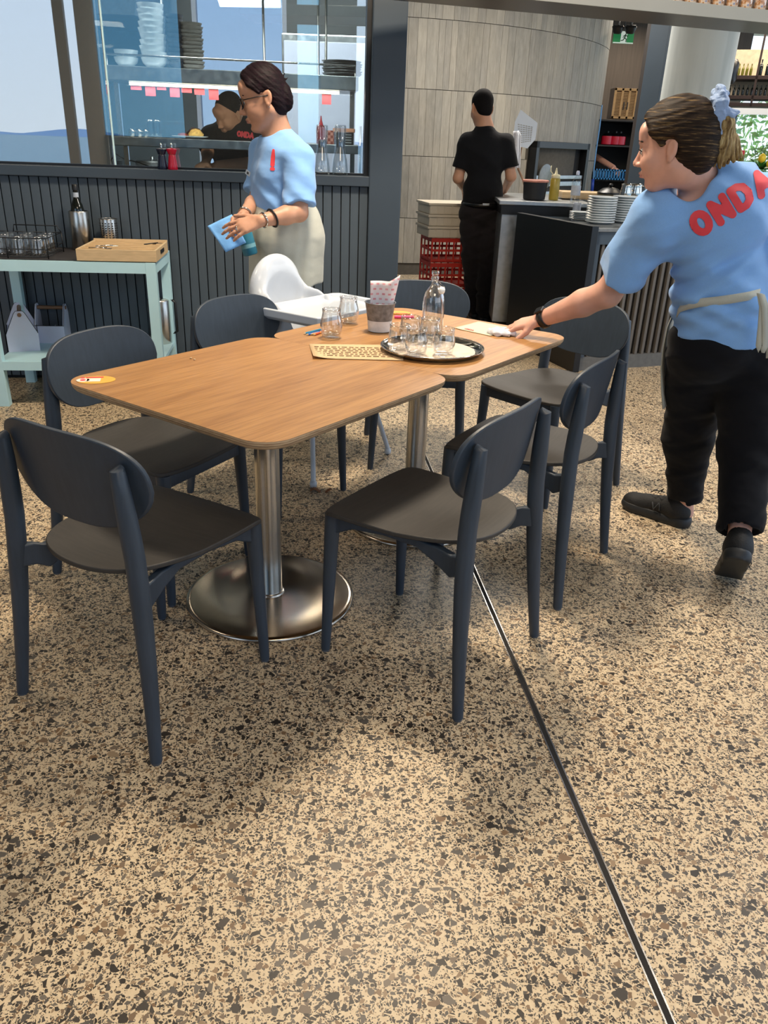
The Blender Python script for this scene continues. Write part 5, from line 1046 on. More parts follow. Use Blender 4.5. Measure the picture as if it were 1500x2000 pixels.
b = MB(); b.box(-.018,-.006,-.008,0,chh*.3,chh*.55); b.build('hand_slot', M['blackm'], t); b = MB(); b.box(.03,.042,-.008,0,chh*.3,chh*.55); b.build('hand_slot', M['blackm'], t)
ZS1 = t.location.z
sh = thing('store_shelving', 'dark open shelving in the corridor behind the stone wall', 'shelving', (P(1200,300,12.2).x,12.2,0)); shw = .66
for z in (ZS1-.02, P(1200,284,12.1).z, P(1200,350,12.0).z): b = MB(); b.box(-shw/2-.08,shw/2+.02,-.45,.35,z-.02,z, ch=.002); b.build('shelf', M['dark'], sh)
for x in (-shw/2-.08,shw/2-.0): b = MB(); b.box(x,x+.02,-.3,.35,0,ZS1); b.build('upright', M['dark'], sh)
b = MB(); b.box(-shw/2-.08,shw/2+.02,.35,.37,0,ZS1); b.build('back_panel', M['dark'], sh)
zr = P(1200,284,12.1).z
for k, (px_, m_, lb) in enumerate(((1184,M['red'],'red pot at the left of the corridor shelf'),(1200,M['red'],'larger red pot in the middle of the corridor shelf'),(1209,M['red'],'red pot at the right of the corridor shelf'),(1190,M['black'],'black pan behind the red pots'))):
    t = thing('cooking_pot', lb, 'pot', (P(px_,284,11.9).x,11.9+(.2 if m_ is M['black'] else 0),zr), 0, 'pots on the corridor shelf'); b = MB(); b.lathe([(.06,0),(.075,.01),(.075,.11),(.07,.11),(.06,.01)], 20); b.build('pot_body', m_, t, auto=40); b = MB(); b.lathe([(.077,.11),(.05,.14),(.015,.15),(.016,.17)], 18); b.build('lid', M['black'], t, auto=40)
zq = P(1200,350,12.0).z
t = thing('glass_rack_blue', 'blue plastic glass washing rack under the reaching arm', 'rack', (P(1190,350,11.7).x,11.7,zq)); rw = (P(1222,335,11.7)-P(1160,335,11.7)).length
BLU = mat('blue_rack','1F6FA8',.4); b = MB(); b.box(-rw/2,rw/2,-.01,.0,0,.02); b.box(-rw/2,rw/2,-.01,0,.11,.13)
for k in range(12): x = -rw/2+k*(rw-.01)/11; b.box(x,x+.016,-.01,0,0,.13)
b.build('front_lattice', BLU, t); b = MB(); b.box(-rw/2,rw/2,0,.3,0,.01); b.box(-rw/2,-rw/2+.01,0,.3,0,.09); b.box(rw/2-.01,rw/2,0,.3,0,.09); b.box(-rw/2,rw/2,.29,.3,0,.09); b.build('tray', BLU, t)
gx = None
for k in range(6):
    lb = '%s glass standing in the blue washing rack' % ('first','second','third','fourth','fifth','last')[k]
    loc = (t.location.x-rw/2+.05+k*(rw-.1)/5, 11.85, zq+.012)
    if gx is None: gx = tumbler('tumbler', lb, loc, .025,.03,.11, M['plastic_clear'], group='glasses in the blue rack')
    else: dup(gx, loc, None, lb)
t = thing('blue_hose', 'pale blue hose running down the corridor shelving', 'hose', P(1165,290,11.5)); o_ = Vector(t.location); b = MB(); b.tube([P(x,y,11.5)-o_ for x, y in ((1176,205),(1171,250),(1165,290),(1160,330),(1156,395))], .008, 8); b.build('hose_tube', mat('hose_blue','5E93C8',.4), t, smooth=True)
b = MB(); b.tube([P(x,y,11.5)-o_ for x, y in ((1158,350),(1156,376))], .02, 10); b.build('nozzle', mat('hose_deep_blue','1B3FA0',.4), t, smooth=True)
# ================================================================ WINE SHELF AND WINDOW AT FAR RIGHT
WSH = thing('wine_shelf', 'dark steel wine shelf hanging at the far right behind the column', 'shelf', (0,0,0))
A0 = P(1426,147,8.0); A1 = A0+Vector((.93,-.37,0)); dS = Vector((A1.x-A0.x,A1.y-A0.y,0)).normalized(); WSM = wall_frame(Vector((A0.x,A0.y,0)), dS); WSH.matrix_world = WSM; RED = mat('shelf_umber','2A1A18',.5)
za, zb2, zc2 = A0.z, P(1424,186,8.0).z, P(1424,200,8.0).z
for z in (za, zb2, zc2): b = MB(); b.box(-.05,2.2,0,.28,z-.03,z, ch=.002); b.build('shelf', RED, WSH)
for x in (-.05,.21,.62,1.2,2.1): b = MB(); b.box(x,x+.018,0,.02,zc2-.03,3.3); b.build('upright', RED, WSH)
b = MB(); b.box(-.05,2.2,.27,.29,zb2,P(1450,96,8.2).z); b.build('back_panel', mat('cream_back','C9B79C',.7), WSH)
bot = None
def bottle(loc, lab, m_, key, sc_=1):
    t = thing('wine_bottle', lab, 'bottle', loc, 0, key); b = MB(); b.lathe([(.033*sc_,0),(.037*sc_,.005),(.037*sc_,.17*sc_),(.028*sc_,.205*sc_),(.014*sc_,.23*sc_),(.013*sc_,.285*sc_),(.015*sc_,.29*sc_),(.015*sc_,.30*sc_)], 16); b.build('bottle_body', m_, t, smooth=True); return t
ordn = ('first','second','third','fourth','fifth','sixth','seventh','eighth','ninth','tenth','eleventh','twelfth','thirteenth','fourteenth','fifteenth','sixteenth')
sc1 = (za*0+P(1440,121,8).z-P(1440,146,8).z)/.30
g1 = None
for k in range(5):
    loc = WSM @ Vector((.03+k*.033,.10,za)); lb = '%s green glass wine bottle at the left of the upper wine shelf' % ordn[k]
    if g1 is None: g1 = bottle(loc, lb, M['greengl'], 'green bottles on the upper wine shelf', sc1)
    else: dup(g1, loc, None, lb)
g1 = None
for k in range(5):
    loc = WSM @ Vector((.24+k*.055,.10,za)); lb = '%s dark wine bottle on the upper wine shelf' % ordn[k]
    if g1 is None: g1 = bottle(loc, lb, M['winegl'], 'dark bottles on the upper wine shelf', sc1*1.35)
    else: dup(g1, loc, None, lb)
g1 = None; sc2 = (P(1440,163,8).z-P(1440,185,8).z)/.30
for k in range(15):
    loc = WSM @ Vector((-.02+k*.037,.10,zb2)); lb = '%s dark wine bottle from the left on the lower wine shelf' % ordn[k]
    if g1 is None: g1 = bottle(loc, lb, M['winegl'], 'dark bottles on the lower wine shelf', sc2)
    else: dup(g1, loc, None, lb)
# dark wall strip left of the shelf
f0, f1 = P(1416,150,7.6), P(1428,150,7.6); b = MB(); b.box(0,f1.x-f0.x+.03,0,.2,0,3.3); o = struct(b.build('trim_20', M['navy'])); o.location = (f0.x-.05,7.65,0)
spk = thing('wall_speaker', 'dark round speaker at the right edge of the column', 'speaker', P(1424,140,7.55)); b = MB(); b.lathe([(.05,-.09),(.07,-.06),(.07,.06),(.05,.09)], 20); b.build('speaker_body', M['black'], spk, smooth=True); b = MB(); b.tube([(0,0,.08),(0,.1,.14)], .01, 6); b.build('bracket', M['black'], spk)
# window behind the bar
wf = thing('window_3','x','x'); del wf['label'], wf['category']; wf['kind'] = 'structure'; wf.matrix_world = wall_frame(Vector((A0.x-.30,A0.y+1.3,0)), dS)
for x in (0,.66,1.6,2.5): b = MB(); b.box(x,x+.06,0,.08,0,1.9); b.build('mullion', M['navy'], wf)
for z in (.9,1.78): b = MB(); b.box(0,2.6,0,.08,z,z+.06); b.build('transom', M['whitep'], wf)
b = MB(); b.box(0,2.6,.035,.045,0,1.9); b.build('pane', M['clear'], wf)
# foliage and pale railing outside
LEAF = mat('garden_leaf','A9C56E',.7,0,.35,3); LEAF2 = mat('garden_leaf_dark','7D9E5A',.7,0,.35,3)
def bush(name, label, loc, r, m_, n=2600, cat='shrub'):
    t = thing(name, label, cat, loc); b = MB(); 
    for k in range(n):
        a, z = rng.rand()*2*math.pi, rng.rand()*2-1; rr_ = r*(.7+.35*rng.rand()); q_ = math.sqrt(1-z*z); c_ = Vector((rr_*q_*math.cos(a),rr_*q_*math.sin(a),r+rr_*z*.9)); u = Vector(rng.randn(3)).normalized(); v = u.orthogonal().normalized(); s_ = r*.05
        b.add([c_-u*s_,c_+v*s_*.5,c_+u*s_,c_-v*s_*.5], [(0,1,2,3)])
    o = b.build('foliage', m_, t); o['kind'] = 'stuff'; b = MB(); b.tube([(0,0,0),(0,0,r)], .06, 8); b.build('stem', M['woodh'], t); return t
lbs = ['bright green shrub outside the far right window','darker green shrub behind the bright one outside','tall pale tree mass beyond the window','low yellow green hedge plant outside','green shrub at the extreme right outside']
for (x, y, z, r, m_), lb in zip(((4.5,11.6,0,.5,LEAF),(6.0,13.0,0,.9,LEAF2),(7.4,16.8,0,1.7,LEAF),(5.9,11.6,0,.45,LEAF),(8.6,13.6,0,1.1,LEAF2)), lbs): bush('garden_shrub', lb, (x,y,z), r, m_)
rl = thing('white_railing', 'white metal railing outside the far right window', 'railing', (4.0,10.5,0)); 
for z in (.5,.95): b = MB(); b.box(0,3.4,0,.05,z,z+.05); b.build('rail', M['whitep'], rl)
for k in range(6): b = MB(); b.box(k*.66,k*.66+.05,0,.05,0,1.0); b.build('baluster', M['whitep'], rl)
# leafy plant with fruit on the bar at far right
pl_ = thing('bar_plant', 'leafy green plant with yellow lemons at the far right of the bar', 'plant', P(1490,312,5.9)); o_ = Vector(pl_.location); b = MB(); b.lathe([(.06,-.25),(.08,-.24),(.09,-.08),(.08,-.08)], 20); b.build('pot', mat('terracotta','8A6A50',.7), pl_, auto=40)
for k in range(26):
    a = rng.rand()*2*math.pi; el = rng.rand()*1.1; L0 = .07+.06*rng.rand(); d = Vector((math.cos(a)*math.cos(el),math.sin(a)*math.cos(el),math.sin(el))); sdv = d.cross(Vector((0,0,1))).normalized()*.022; base = Vector((0,0,-.06)); b = MB()
    b.add([base,base+d*L0*.5+sdv,base+d*L0,base+d*L0*.5-sdv,base+d*L0*.5+Vector((0,0,.008))], [(0,1,4),(1,2,4),(2,3,4),(3,0,4)]); b.build('leaf', mat('plant_leaf','3F7A35',.45,0,.3,10), pl_, smooth=True)
for k in range(2): b = MB(); b.lathe([(.002,-.03),(.02,-.018),(.025,0),(.02,.018),(.002,.03)], 14, None, T(.02-k*.06,-.08,-.02+k*.03)); b.build('lemon', mat('lemon_yellow','E2C22E',.5), pl_, smooth=True)
bst = thing('red_bottle', 'small red topped bottle beside the leafy plant', 'bottle', P(1449,306,6.0)); b = MB(); b.lathe([(.02,-.1),(.02,0),(.012,.01)], 14); b.build('bottle_body', M['greengl'], bst, smooth=True); b = MB(); b.lathe([(.013,.01),(.014,.035),(.01,.04)], 12); b.build('cap', M['logo'], bst, smooth=True)
# ================================================================ PEOPLE
def V3(*a): return Vector(a)
def frame(f, u):
    f = Vector(f).normalized(); u = Vector(u); l = u.cross(f).normalized(); u = f.cross(l).normalized(); return f, l, u
def head(s, c_, f, u, sc=1.0, k=.012, jaw=1.0, back=0, chin=0):
    f, l, u = frame(f, u); fr = [tuple(f),tuple(l),tuple(u)]; g = lambda x, y, z: c_+(f*x+l*y+u*z)*sc
    E = lambda p_, r, kk=.02, op='u', fr2=None: s.ell(g(*p_), tuple(q_*sc for q_ in r), fr2 or fr, kk, op)
    Cn = lambda a, b_, ra, rb, kk=.012, op='u': s.cone(g(*a), g(*b_), ra*sc, rb*sc, kk, op)
    E((-.012+back*.5,0,.035),(.096-back*.5,.076,.086)); E((.028,0,-.02),(.066,.062,.088),.02)
    for sg in (-1,1): Cn((-.005,sg*.050,-.045),(.058+chin,sg*.014,-.094),.020,.016,.03); E((.058,sg*.036,-.030),(.030,.026,.030),.02)
    E((.070+chin,0,-.094*jaw),(.019,.021,.017),.018)
    Cn((.083,-.03,.026),(.083,.03,.026),.010,.010,.015); E((.078,0,.055),(.022,.05,.035),.02)
    for sg in (-1,1): E((.099,sg*.031,.004),(.012,.017,.011),.012,'s')
    Cn((.088,0,.016),(.108,0,-.022),.0075,.0095,.012); E((.110,0,-.029),(.011,.010,.009),.008)
    for sg in (-1,1): E((.100,sg*.012,-.034),(.010,.0075,.0075),.006); E((.072,sg*.031,.003),(.0165,.0165,.0125),.006)
    E((.090,0,-.058),(.013,.024,.0065),.006); E((.088,0,-.069),(.013,.020,.0075),.006); E((.103,0,-.0635),(.008,.024,.0018),.003,'s'); E((.092,0,-.082),(.008,.018,.007),.01,'s')
    for sg in (-1,1):
        fe = frame(f*.25+l*sg*.97, u*1.0-f*.25)
        fe = [tuple(fe[1]),tuple(fe[0]),tuple(fe[2])]
        E((-.012,sg*.079,-.002),(.018,.007,.030),.004,'u',fe); E((-.007,sg*.087,.002),(.010,.006,.019),.003,'s',fe); Cn((-.006,sg*.079,-.026),(-.004,sg*.077,-.032),.008,.007,.006)
    return g, (f, l, u), fr
def hand(s, W_, d, n, side, curl=(25,30,20), sc=1.0, spread=4, thumb=(.55,.75,-.25), k=.006, curls=None):
    d = Vector(d).normalized(); n = (Vector(n)-d*Vector(n).dot(d)).normalized(); t = d.cross(n)
    if t.dot(Vector(side)) < 0: t = -t
    offs = (.030,.0105,-.0095,-.029); blen = (.088,.092,.086,.076); L = ((.040,.026,.021),(.044,.029,.022),(.041,.027,.021),(.032,.021,.018)); nails = []
    for i in range(4):
        K_ = W_+(d*blen[i]+t*offs[i])*sc; s.cone(W_+(t*offs[i]*.55+d*.012)*sc, K_, .0125*sc, .0105*sc, .012)
        cu = curls[i] if curls else curl; a = R(0); p0 = K_; sp_ = R(spread*(1.5-i)); dd0 = (d*math.cos(sp_)+t*math.sin(sp_)).normalized()
        for j_ in range(3):
            a += R(cu[j_]); dd = dd0*math.cos(a)-n*math.sin(a); p1 = p0+dd*L[i][j_]*sc; r0 = (.0092,.0083,.0075,.0065)[j_]; r1 = (.0083,.0075,.0062)[j_]; s.cone(p0, p1, r0*sc, r1*sc, k*.5); p0 = p1
        nails.append(p0)
    s.cone(W_+d*.03*sc, W_+d*.075*sc, .024*sc, .026*sc, .014, flat=(tuple(n),.5)); b0 = W_+(d*.022+t*.020)*sc; tv = (d*thumb[0]+t*thumb[1]+n*thumb[2]).normalized(); b1 = b0+tv*.044*sc; tv2 = (tv+d*.45).normalized(); b2 = b1+tv2*.032*sc; b3 = b2+(tv2+d*.2).normalized()*.024*sc
    s.cone(b0, b1, .0145*sc, .0115*sc, .012); s.cone(b1, b2, .0112*sc, .0100*sc, .005); s.cone(b2, b3, .0098*sc, .0078*sc, .004)
    return nails
def wr(amp, kx, ky, kz, ph=0): return lambda X_, Y_, Z_: amp*np.sin(kx*X_+ky*Y_+kz*Z_+ph+1.3*np.sin(2.1*kz*Z_*.3+kx*X_*.5))
def person(label, loc): return thing('person', label, 'person', loc)
def shoe(name, org, toe_dir, parent, pos, pitch_=0, L_=.27, mt=None, smt=None):
    td = Vector(toe_dir).normalized(); up = Vector((0,0,1)); sd_ = up.cross(td).normalized()
    q_ = Matrix.Rotation(pitch_, 3, sd_); td = q_ @ td; up = q_ @ up; g = lambda x, y, z: Vector(pos)+td*x+sd_*y+up*z
    fr = [tuple(td),tuple(sd_),tuple(up)]; lo = Vector(pos)-V3(.33,.33,.12); hi = Vector(pos)+V3(.33,.33,.3)
    s = SDF(lo, hi, .005); s.ell(g(-.0,0,.055),(.055,.040,.055),fr,.02).cone(g(.02,0,.065),g(.12,0,.050),.044,.040,.03).ell(g(.175,0,.042),(.062,.045,.036),fr,.03).cone(g(-.005,0,.06),g(.0,0,.105),.040,.038,.02)
    s.cone(g(.005,0,.13),g(.005,0,.085),.031,.029,.008,'s'); s.plane(g(0,0,.028),tuple(-up)); up_ = skin('upper', s, mt or M['shoe'], parent, org, smooth=1)
    s = SDF(lo, hi, .005); s.cone(g(-.02,0,.02),g(.05,0,.02),.046,.042,.02).cone(g(.05,0,.02),g(.17,0,.022),.042,.049,.02).ell(g(.195,0,.026),(.047,.046,.03),fr,.015); s.plane(g(0,0,.042),tuple(up)); s.plane(g(0,0,.0),tuple(-up))
    so = skin('sole', s, smt or M['sole'], parent, org, smooth=1); return up_, so, g
# ---------------------------------------------------------------- woman standing by the kitchen wall
Y1 = 4.05; hipc = P(560,450,Y1); O1 = V3(hipc.x, Y1, 0)
w1 = person('woman in glasses with dark bun, pale blue shirt and grey apron, looking down', O1)
fb = V3(-.90,-.43,0).normalized(); sb = V3(-fb.y, fb.x, 0); ub = V3(0,0,1)          # sb = her left side, towards the viewer
FRB = [tuple(fb),tuple(sb),tuple(ub)]
chest, belly, hips = P(553,330,Y1), P(552,395,Y1), P(560,455,Y1); nb = P(541,262,Y1)
shL, shR = P(583,308,Y1-.13), P(514,296,Y1+.15); elL, wrL = P(584,415,3.83), P(509,431,3.70); elR, wrR = P(503,388,4.10), P(476,420,3.86)
fh = V3(-.95,-.14,-.25); c1 = P(518,194,4.02)
s = SDF((hipc.x-.62,3.45,-.005),(hipc.x+.34,4.42,1.76),.004)
g1, ax1, fr1 = head(s, c1, fh, (-.25,0,1), 1.08, back=.03)
s.cone(g1(-.025,0,-.055), nb+V3(.01,0,-.03), .052,.056,.03).cone(nb, chest, .05,.09,.05)
s.ell(chest,(.10,.15,.15),FRB,.05).ell(belly,(.11,.145,.14),FRB,.06).ell(hips,(.12,.16,.12),FRB,.06).cone(shL, shR,.045,.045,.05)
for sg in (1,-1):
    hp = hips+sb*.07*sg-ub*.05; kn = V3(hp.x+.01,hp.y,.47); an = V3(hp.x+.02,hp.y,.09); s.cone(hp,kn,.075,.052,.04).cone(kn,an,.05,.035,.02).cone(an, an+fb*.1-V3(0,0,.05),.035,.03,.02)
s.chain([shL,elL],[.050,.040],.03).chain([elL,elL.lerp(wrL,.35),wrL],[.040,.040,.026],.015); s.chain([shR,elR],[.048,.038],.03).chain([elR,elR.lerp(wrR,.35),wrR],[.038,.037,.025],.015)
dL = (P(440,452,3.66)-wrL); hand(s, wrL, dL, V3(-.1,-.85,.55), V3(-.3,.2,1), sc=1.0, spread=5, curl=(12,16,12), thumb=(.6,.6,-.3))
dR = (P(452,432,3.80)-wrR); hand(s, wrR, dR, V3(-.2,.5,.8), V3(0,-.6,.4), sc=.98, spread=3, curl=(40,40,25))
def lipfn1(Cc, g=g1, ax=ax1):
    d = Cc-np.array(g(.098,0,-.063)); f_, l_, u_ = [d@np.array(a) for a in ax]; return ((np.abs(u_) < .0105) & (np.abs(l_) < .021*(1-np.abs(u_)*30)) & (f_ > -.022)).astype(int)
skin('body', s, [M['skin1'],M['lip']], w1, O1, matfn=lipfn1, smooth=1)
# hair
s = SDF(tuple(c1-V3(.2,.2,.2)),tuple(c1+V3(.28,.2,.24)),.0035); G = g1; keep = [(G(.062,0,.082), ax1[0]*.74-ax1[2]*.68)]
s.ell(G(-.002,0,.050),(.104,.090,.099),fr1,.02,cuts=keep).ell(G(-.040,0,-.010),(.058,.076,.085),fr1,.03,cuts=[(G(.03,0,0),ax1[0])])
s.ell(G(-.004,.088,-.012),(.030,.024,.042),fr1,.012,'s').ell(G(-.004,-.088,-.012),(.030,.024,.042),fr1,.012,'s')
for sg in (1,-1): s.cone(G(.060,sg*.030,.104),G(.052,sg*.066,.062),.008,.006,.03).cone(G(.052,sg*.066,.060),G(.022,sg*.078,.022),.006,.004,.025)
bun = P(556,184,4.03); s.ell(bun+V3(0.003,-.005,-.008),(.034,.044,.062),fr1,.008).cone(P(549,170,4.04),P(545,150,4.03),.018,.006,.012).cone(P(547,160,4.04),P(556,143,4.05),.008,.003,.006).cone(P(547,158,4.03),P(548,140,4.03),.007,.003,.006).cone(P(549,160,4.03),P(562,152,4.03),.006,.003,.006)
s.warp(lambda X_, Y_, Z_: .0008*np.sin((X_*.55+Z_)*260+np.sin(X_*40))+.0006*np.sin((X_*.9+Z_)*430+Y_*60)); skin('hair', s, M['hair1'], w1, O1, smooth=1)
b = MB(); b.tube([p_-O1 for p_ in (P(547,168,4.0),P(553,185,3.985),P(551,200,3.99))], .0028, 6); b.build('hair_clip', M['whitep'], w1, smooth=True)
# glasses
b = MB()
for sg in (1,-1):
    rim = [g1(.103-.012*abs(math.cos(a))*(1 if math.cos(a)*sg > 0 else .3), sg*.034+.026*math.cos(a), .002+.019*math.sin(a))-O1 for a in np.linspace(0,2*math.pi,25)[:-1]]; b.tube(rim, .0028, 6, closed=True)
    b.tube([g1(.088,sg*.062,.012)-O1,g1(.04,sg*.080,.010)-O1,g1(-.015,sg*.083,.006)-O1], .0022, 6)
b.tube([g1(.110,.008,.006)-O1,g1(.110,-.008,.006)-O1], .0022, 6); gl_ = b.build('glasses', M['blackm'], w1, smooth=True)
b = MB()
for sg in (1,-1): b.lathe([(.0001,0),(.024,.0004),(.024,.0008),(.0001,.0012)], 20, None, Matrix.Translation(g1(.101,sg*.034,.002)-O1) @ Matrix((tuple(ax1[1])+(0,),tuple(ax1[2])+(0,),tuple(ax1[0])+(0,),(0,0,0,1))).transposed() @ Matrix.Diagonal((1,.78,1,1)))
b.build('lens', M['plastic_clear'], gl_, smooth=True)
for sg in (1,-1): b = MB(); b.tube([g1(.089,sg*.014,.030)-O1,g1(.093,sg*.03,.034)-O1,g1(.082,sg*.05,.028)-O1], [.002,.0032,.0015], 6); b.build('eyebrow', M['hair1'], w1, smooth=True)
b = MB(); b.lathe([(.0001,-.012),(.0085,-.0085),(.012,0),(.0085,.0085),(.0001,.012)], 16, mat('eye_white','D8D2CC',.2), Matrix.Translation(g1(.079,.031,.003)-O1)); b.lathe([(.0001,-.006),(.006,0),(.0001,.006)], 12, M['hair3'], Matrix.Translation(g1(.087,.031,.001)-O1)); b.build('eye', None, w1, smooth=True)
b = MB(); b.lathe([(.0001,-.003),(.003,0),(.0001,.003)], 10, None, Matrix.Translation(g1(-.008,.084,-.036)-O1)); b.build('earring', M['chrome'], w1, smooth=True)
# shirt
s = SDF((hipc.x-.42,3.6,.95),(hipc.x+.34,4.42,1.55),.005); zt1 = P(560,418,Y1).z
s.ell(chest,(.128,.175,.17),FRB,.05).ell(belly,(.142,.168,.16),FRB,.06).ell(chest+fb*.075+sb*.06-ub*.03,(.055,.06,.06),FRB,.05).ell(chest+fb*.075-sb*.06-ub*.03,(.055,.06,.06),FRB,.05).cone(shL,shR,.062,.060,.05).cone(nb-V3(0,0,.02),chest,.074,.10,.04)
hemL = shL.lerp(elL,.88); hdL = (elL-shL).normalized()
s.cone(shL, hemL+hdL*.04,.067,.070,.012,flat=((.9,.1,0),1.12),cuts=[(hemL,tuple(hdL+V3(.1,0,0)))]); hemR = shR.lerp(elR,.85); s.cone(shR, hemR+(elR-shR).normalized()*.04,.062,.070,.035,cuts=[(hemR,tuple((elR-shR).normalized()))])
nk_ = (g1(-.02,0,-.09)-nb).normalized(); s.cone(nb+nk_*.10, nb+V3(-.012,0,.000),.066,.064,.012,'s'); s.plane((0,0,zt1),(0,0,-1))
s.warp(wr(.003,26,14,30)).warp(wr(.002,-44,20,22,1)).warp(lambda X_, Y_, Z_: .004*np.sin((Z_*1.0+X_*.9)*70)*np.exp(-((Z_-belly.z)/.09)**2)); skin('shirt', s, M['blue'], w1, O1, smooth=2); bv = bvh_last()
def mark(X_, Y_):
    return np.minimum(poly2(X_,Y_,[(.0125,.028),(.0155,.085)],.0105)+.15*np.maximum(0,Y_-.06), poly2(X_,Y_,[(.008,.009),(.016,.009)],.0075))
print2d('red_logo', mark, .03, .10, .0012, P(521,335,3.8)+V3(0,0,0), (1,0,.0), (0,0,1), (0,-1,0), bv, M['logo'], w1, O1, off=.002, reach=.5)
tg_ = P(484,338,3.86); b = MB(); b.box(-.016,.016,-.004,0,-.011,.011, mat('badge_white','C9D6E4',.4), ch=.002); b.box(-.006,.006,-.005,-.004,-.005,.005, M['greylogo']); bd = b.build('name_badge', None, w1); 
hit = bv.ray_cast(P(487,338,3.5), (P(487,338,4.2)-P(487,338,3.5)).normalized(), 2); bd.location = (hit[0] if hit[0] else tg_)-O1+V3(-.004,-.004,0); bd.rotation_euler = (0,R(25),R(-35))
# apron, trousers, shoes
ztop, zbot = P(560,399,Y1).z, P(560,566,Y1).z
s = SDF((hipc.x-.28,3.75,zbot-.02),(hipc.x+.28,4.40,ztop+.02),.005); ca_ = V3(P(556,400,Y1).x,Y1,0); cb_ = V3(P(558,566,Y1).x-.002,Y1,0)
s.cone(V3(ca_.x,ca_.y,ztop-.09),V3(ca_.x+.005,ca_.y,zbot+.25),.168,.182,.02).cone(V3(ca_.x+.005,ca_.y,zbot+.25),V3(cb_.x,cb_.y,zbot-.1),.182,.182,.02)
s.plane((0,0,ztop),(0,0,1)); s.plane((cb_.x,0,zbot),(.25,0,-1)); s.warp(wr(.003,40,18,2)).warp(wr(.0018,70,30,-6,2)); ap = skin('apron', s, M['apron'], w1, O1, smooth=2)
s = SDF((hipc.x-.28,3.75,.05),(hipc.x+.28,4.4,.9),.008)
for sg in (1,-1): hp = hips+sb*.075*sg-ub*.05; s.cone(hp-ub*.06,V3(hp.x+.01,hp.y,.47),.085,.08,.04).cone(V3(hp.x+.01,hp.y,.47),V3(hp.x+.02,hp.y,.06),.085,.07,.02)
s.plane((0,0,.075),(0,0,-1)); s.warp(wr(.003,15,10,45)); skin('trousers', s, M['trs'], w1, O1, smooth=1)
for sg in (1,-1): hp = hips+sb*.085*sg; shoe('shoe', O1, fb, w1, (hp.x+.02,hp.y,0))
# bracelets, wristband
def band(c_, ax_, r, th, m_, parent, name, org, wob=0, flat=1.0, n=26):
    ax_ = Vector(ax_).normalized(); u = ax_.orthogonal().normalized(); v = ax_.cross(u); pts = [c_-org+u*r*math.cos(a)+v*r*math.sin(a)+ax_*wob*math.sin(3*a) for a in np.linspace(0,2*math.pi,n+1)[:-1]]; b = MB(); b.tube(pts, th, 6, closed=True); return b.build(name, m_, parent, smooth=True)
band(wrL.lerp(elL,.07), elL-wrL, .031, .004, M['chrome'], w1, 'chain_bracelet', O1, .002); band(wrL.lerp(elL,.30), elL-wrL+V3(0,0,.04), .0385, .0045, M['blackm'], w1, 'black_wristband', O1); band(wrR.lerp(elR,.05), elR-wrR, .030, .004, M['chrome'], w1, 'chain_bracelet', O1, .002)
for t_ in (.34,.46): band(wrL.lerp(wrL+dL.normalized()*.11,1)+V3(0,0,(.02-t_*.06)), dL, .0105, .0018, M['chrome'], w1, 'ring', O1)
# blue wipe and teal bottle in her hands
bwp = thing('blue_wipe', 'folded bright blue wipe held in the hands of the woman with glasses', 'cloth', P(440,462,3.74)); o_ = Vector(bwp.location)
cor = [P(405,442,3.74),P(452,419,3.78),P(481,474,3.76),P(441,493,3.72)]; b = MB(); vs = []
for i in range(13):
    for j_ in range(13): u_, v_ = i/12, j_/12; p_ = (cor[0]*(1-u_)+cor[1]*u_)*(1-v_)+(cor[3]*(1-u_)+cor[2]*u_)*v_; vs.append(p_-o_+V3(0,.004*math.sin(u_*7+v_*3)+.0,0))
b.add(vs, [(i*13+j_,(i+1)*13+j_,(i+1)*13+j_+1,i*13+j_+1) for i in range(12) for j_ in range(12)]); o = b.build('folded_sheet', M['bluepaper'], bwp, smooth=True); sd = o.modifiers.new('s','SOLIDIFY'); sd.thickness = .004
tb = thing('spray_bottle', 'teal bottle held low behind the blue wipe by the woman with glasses', 'bottle', P(490,498,3.84)); dB = (P(474,440,3.84)-P(490,498,3.84)); Lb = dB.length; b = MB(); qm = dB.to_track_quat('Z','Y').to_matrix().to_4x4()
b.lathe([(.028,0),(.034,.006),(.034,Lb*.7),(.022,Lb*.9),(.014,Lb)], 24, None, qm); b.build('bottle_body', mat('teal_plastic','2B7690',.4), tb, smooth=True); b = MB(); b.lathe([(.0345,Lb*.25),(.0345,Lb*.38)], 24, None, qm, cap0=False, cap1=False); b.build('pale_print', mat('teal_label','6FA5B4',.6), tb, smooth=True); b = MB(); b.lathe([(.016,Lb),(.016,Lb+.03)], 14, None, qm); b.build('cap', M['whitep'], tb, auto=40)
# ---------------------------------------------------------------- woman leaning over the table
H2 = P(1408,660,2.76); O2 = V3(H2.x, 2.76, 0)
w2 = person('woman leaning in from the right, ponytail, blue shirt with red letters on the back', O2)
f2 = V3(-.48,.88,0).normalized(); l2 = V3(-f2.y,f2.x,0); FR2 = [tuple(f2),tuple(l2),tuple(ub)]
waist, back, nb2 = P(1408,575,2.74), P(1400,425,2.74), P(1376,345,2.72)
sh2L, sh2R = P(1285,425,2.68), P(1508,400,2.80); el2, wr2 = P(1187,573,2.80), P(1056,624,2.985); hd2 = P(975,648,3.05)
c2 = P(1314,292,2.64); fh2 = V3(-.87,.45,-.15)
TR2 = V3(.36,.93,0).normalized(); BR2 = at(1420,1136,0); HR2 = BR2-TR2*.130+ub*.135
al, ar = P(1335,1000,2.99), HR2+TR2*.075+ub*.055; kl, kr = P(1345,850,2.93), P(1458,885,2.66); hl2, hr2 = P(1362,710,2.80), P(1462,705,2.74)
s = SDF((.36,2.2,-.01),(1.56,3.2,1.60),.0042)
g2, ax2, fr2 = head(s, c2, fh2, (0,0,1), .97, jaw=.97, back=.01, chin=-.008)
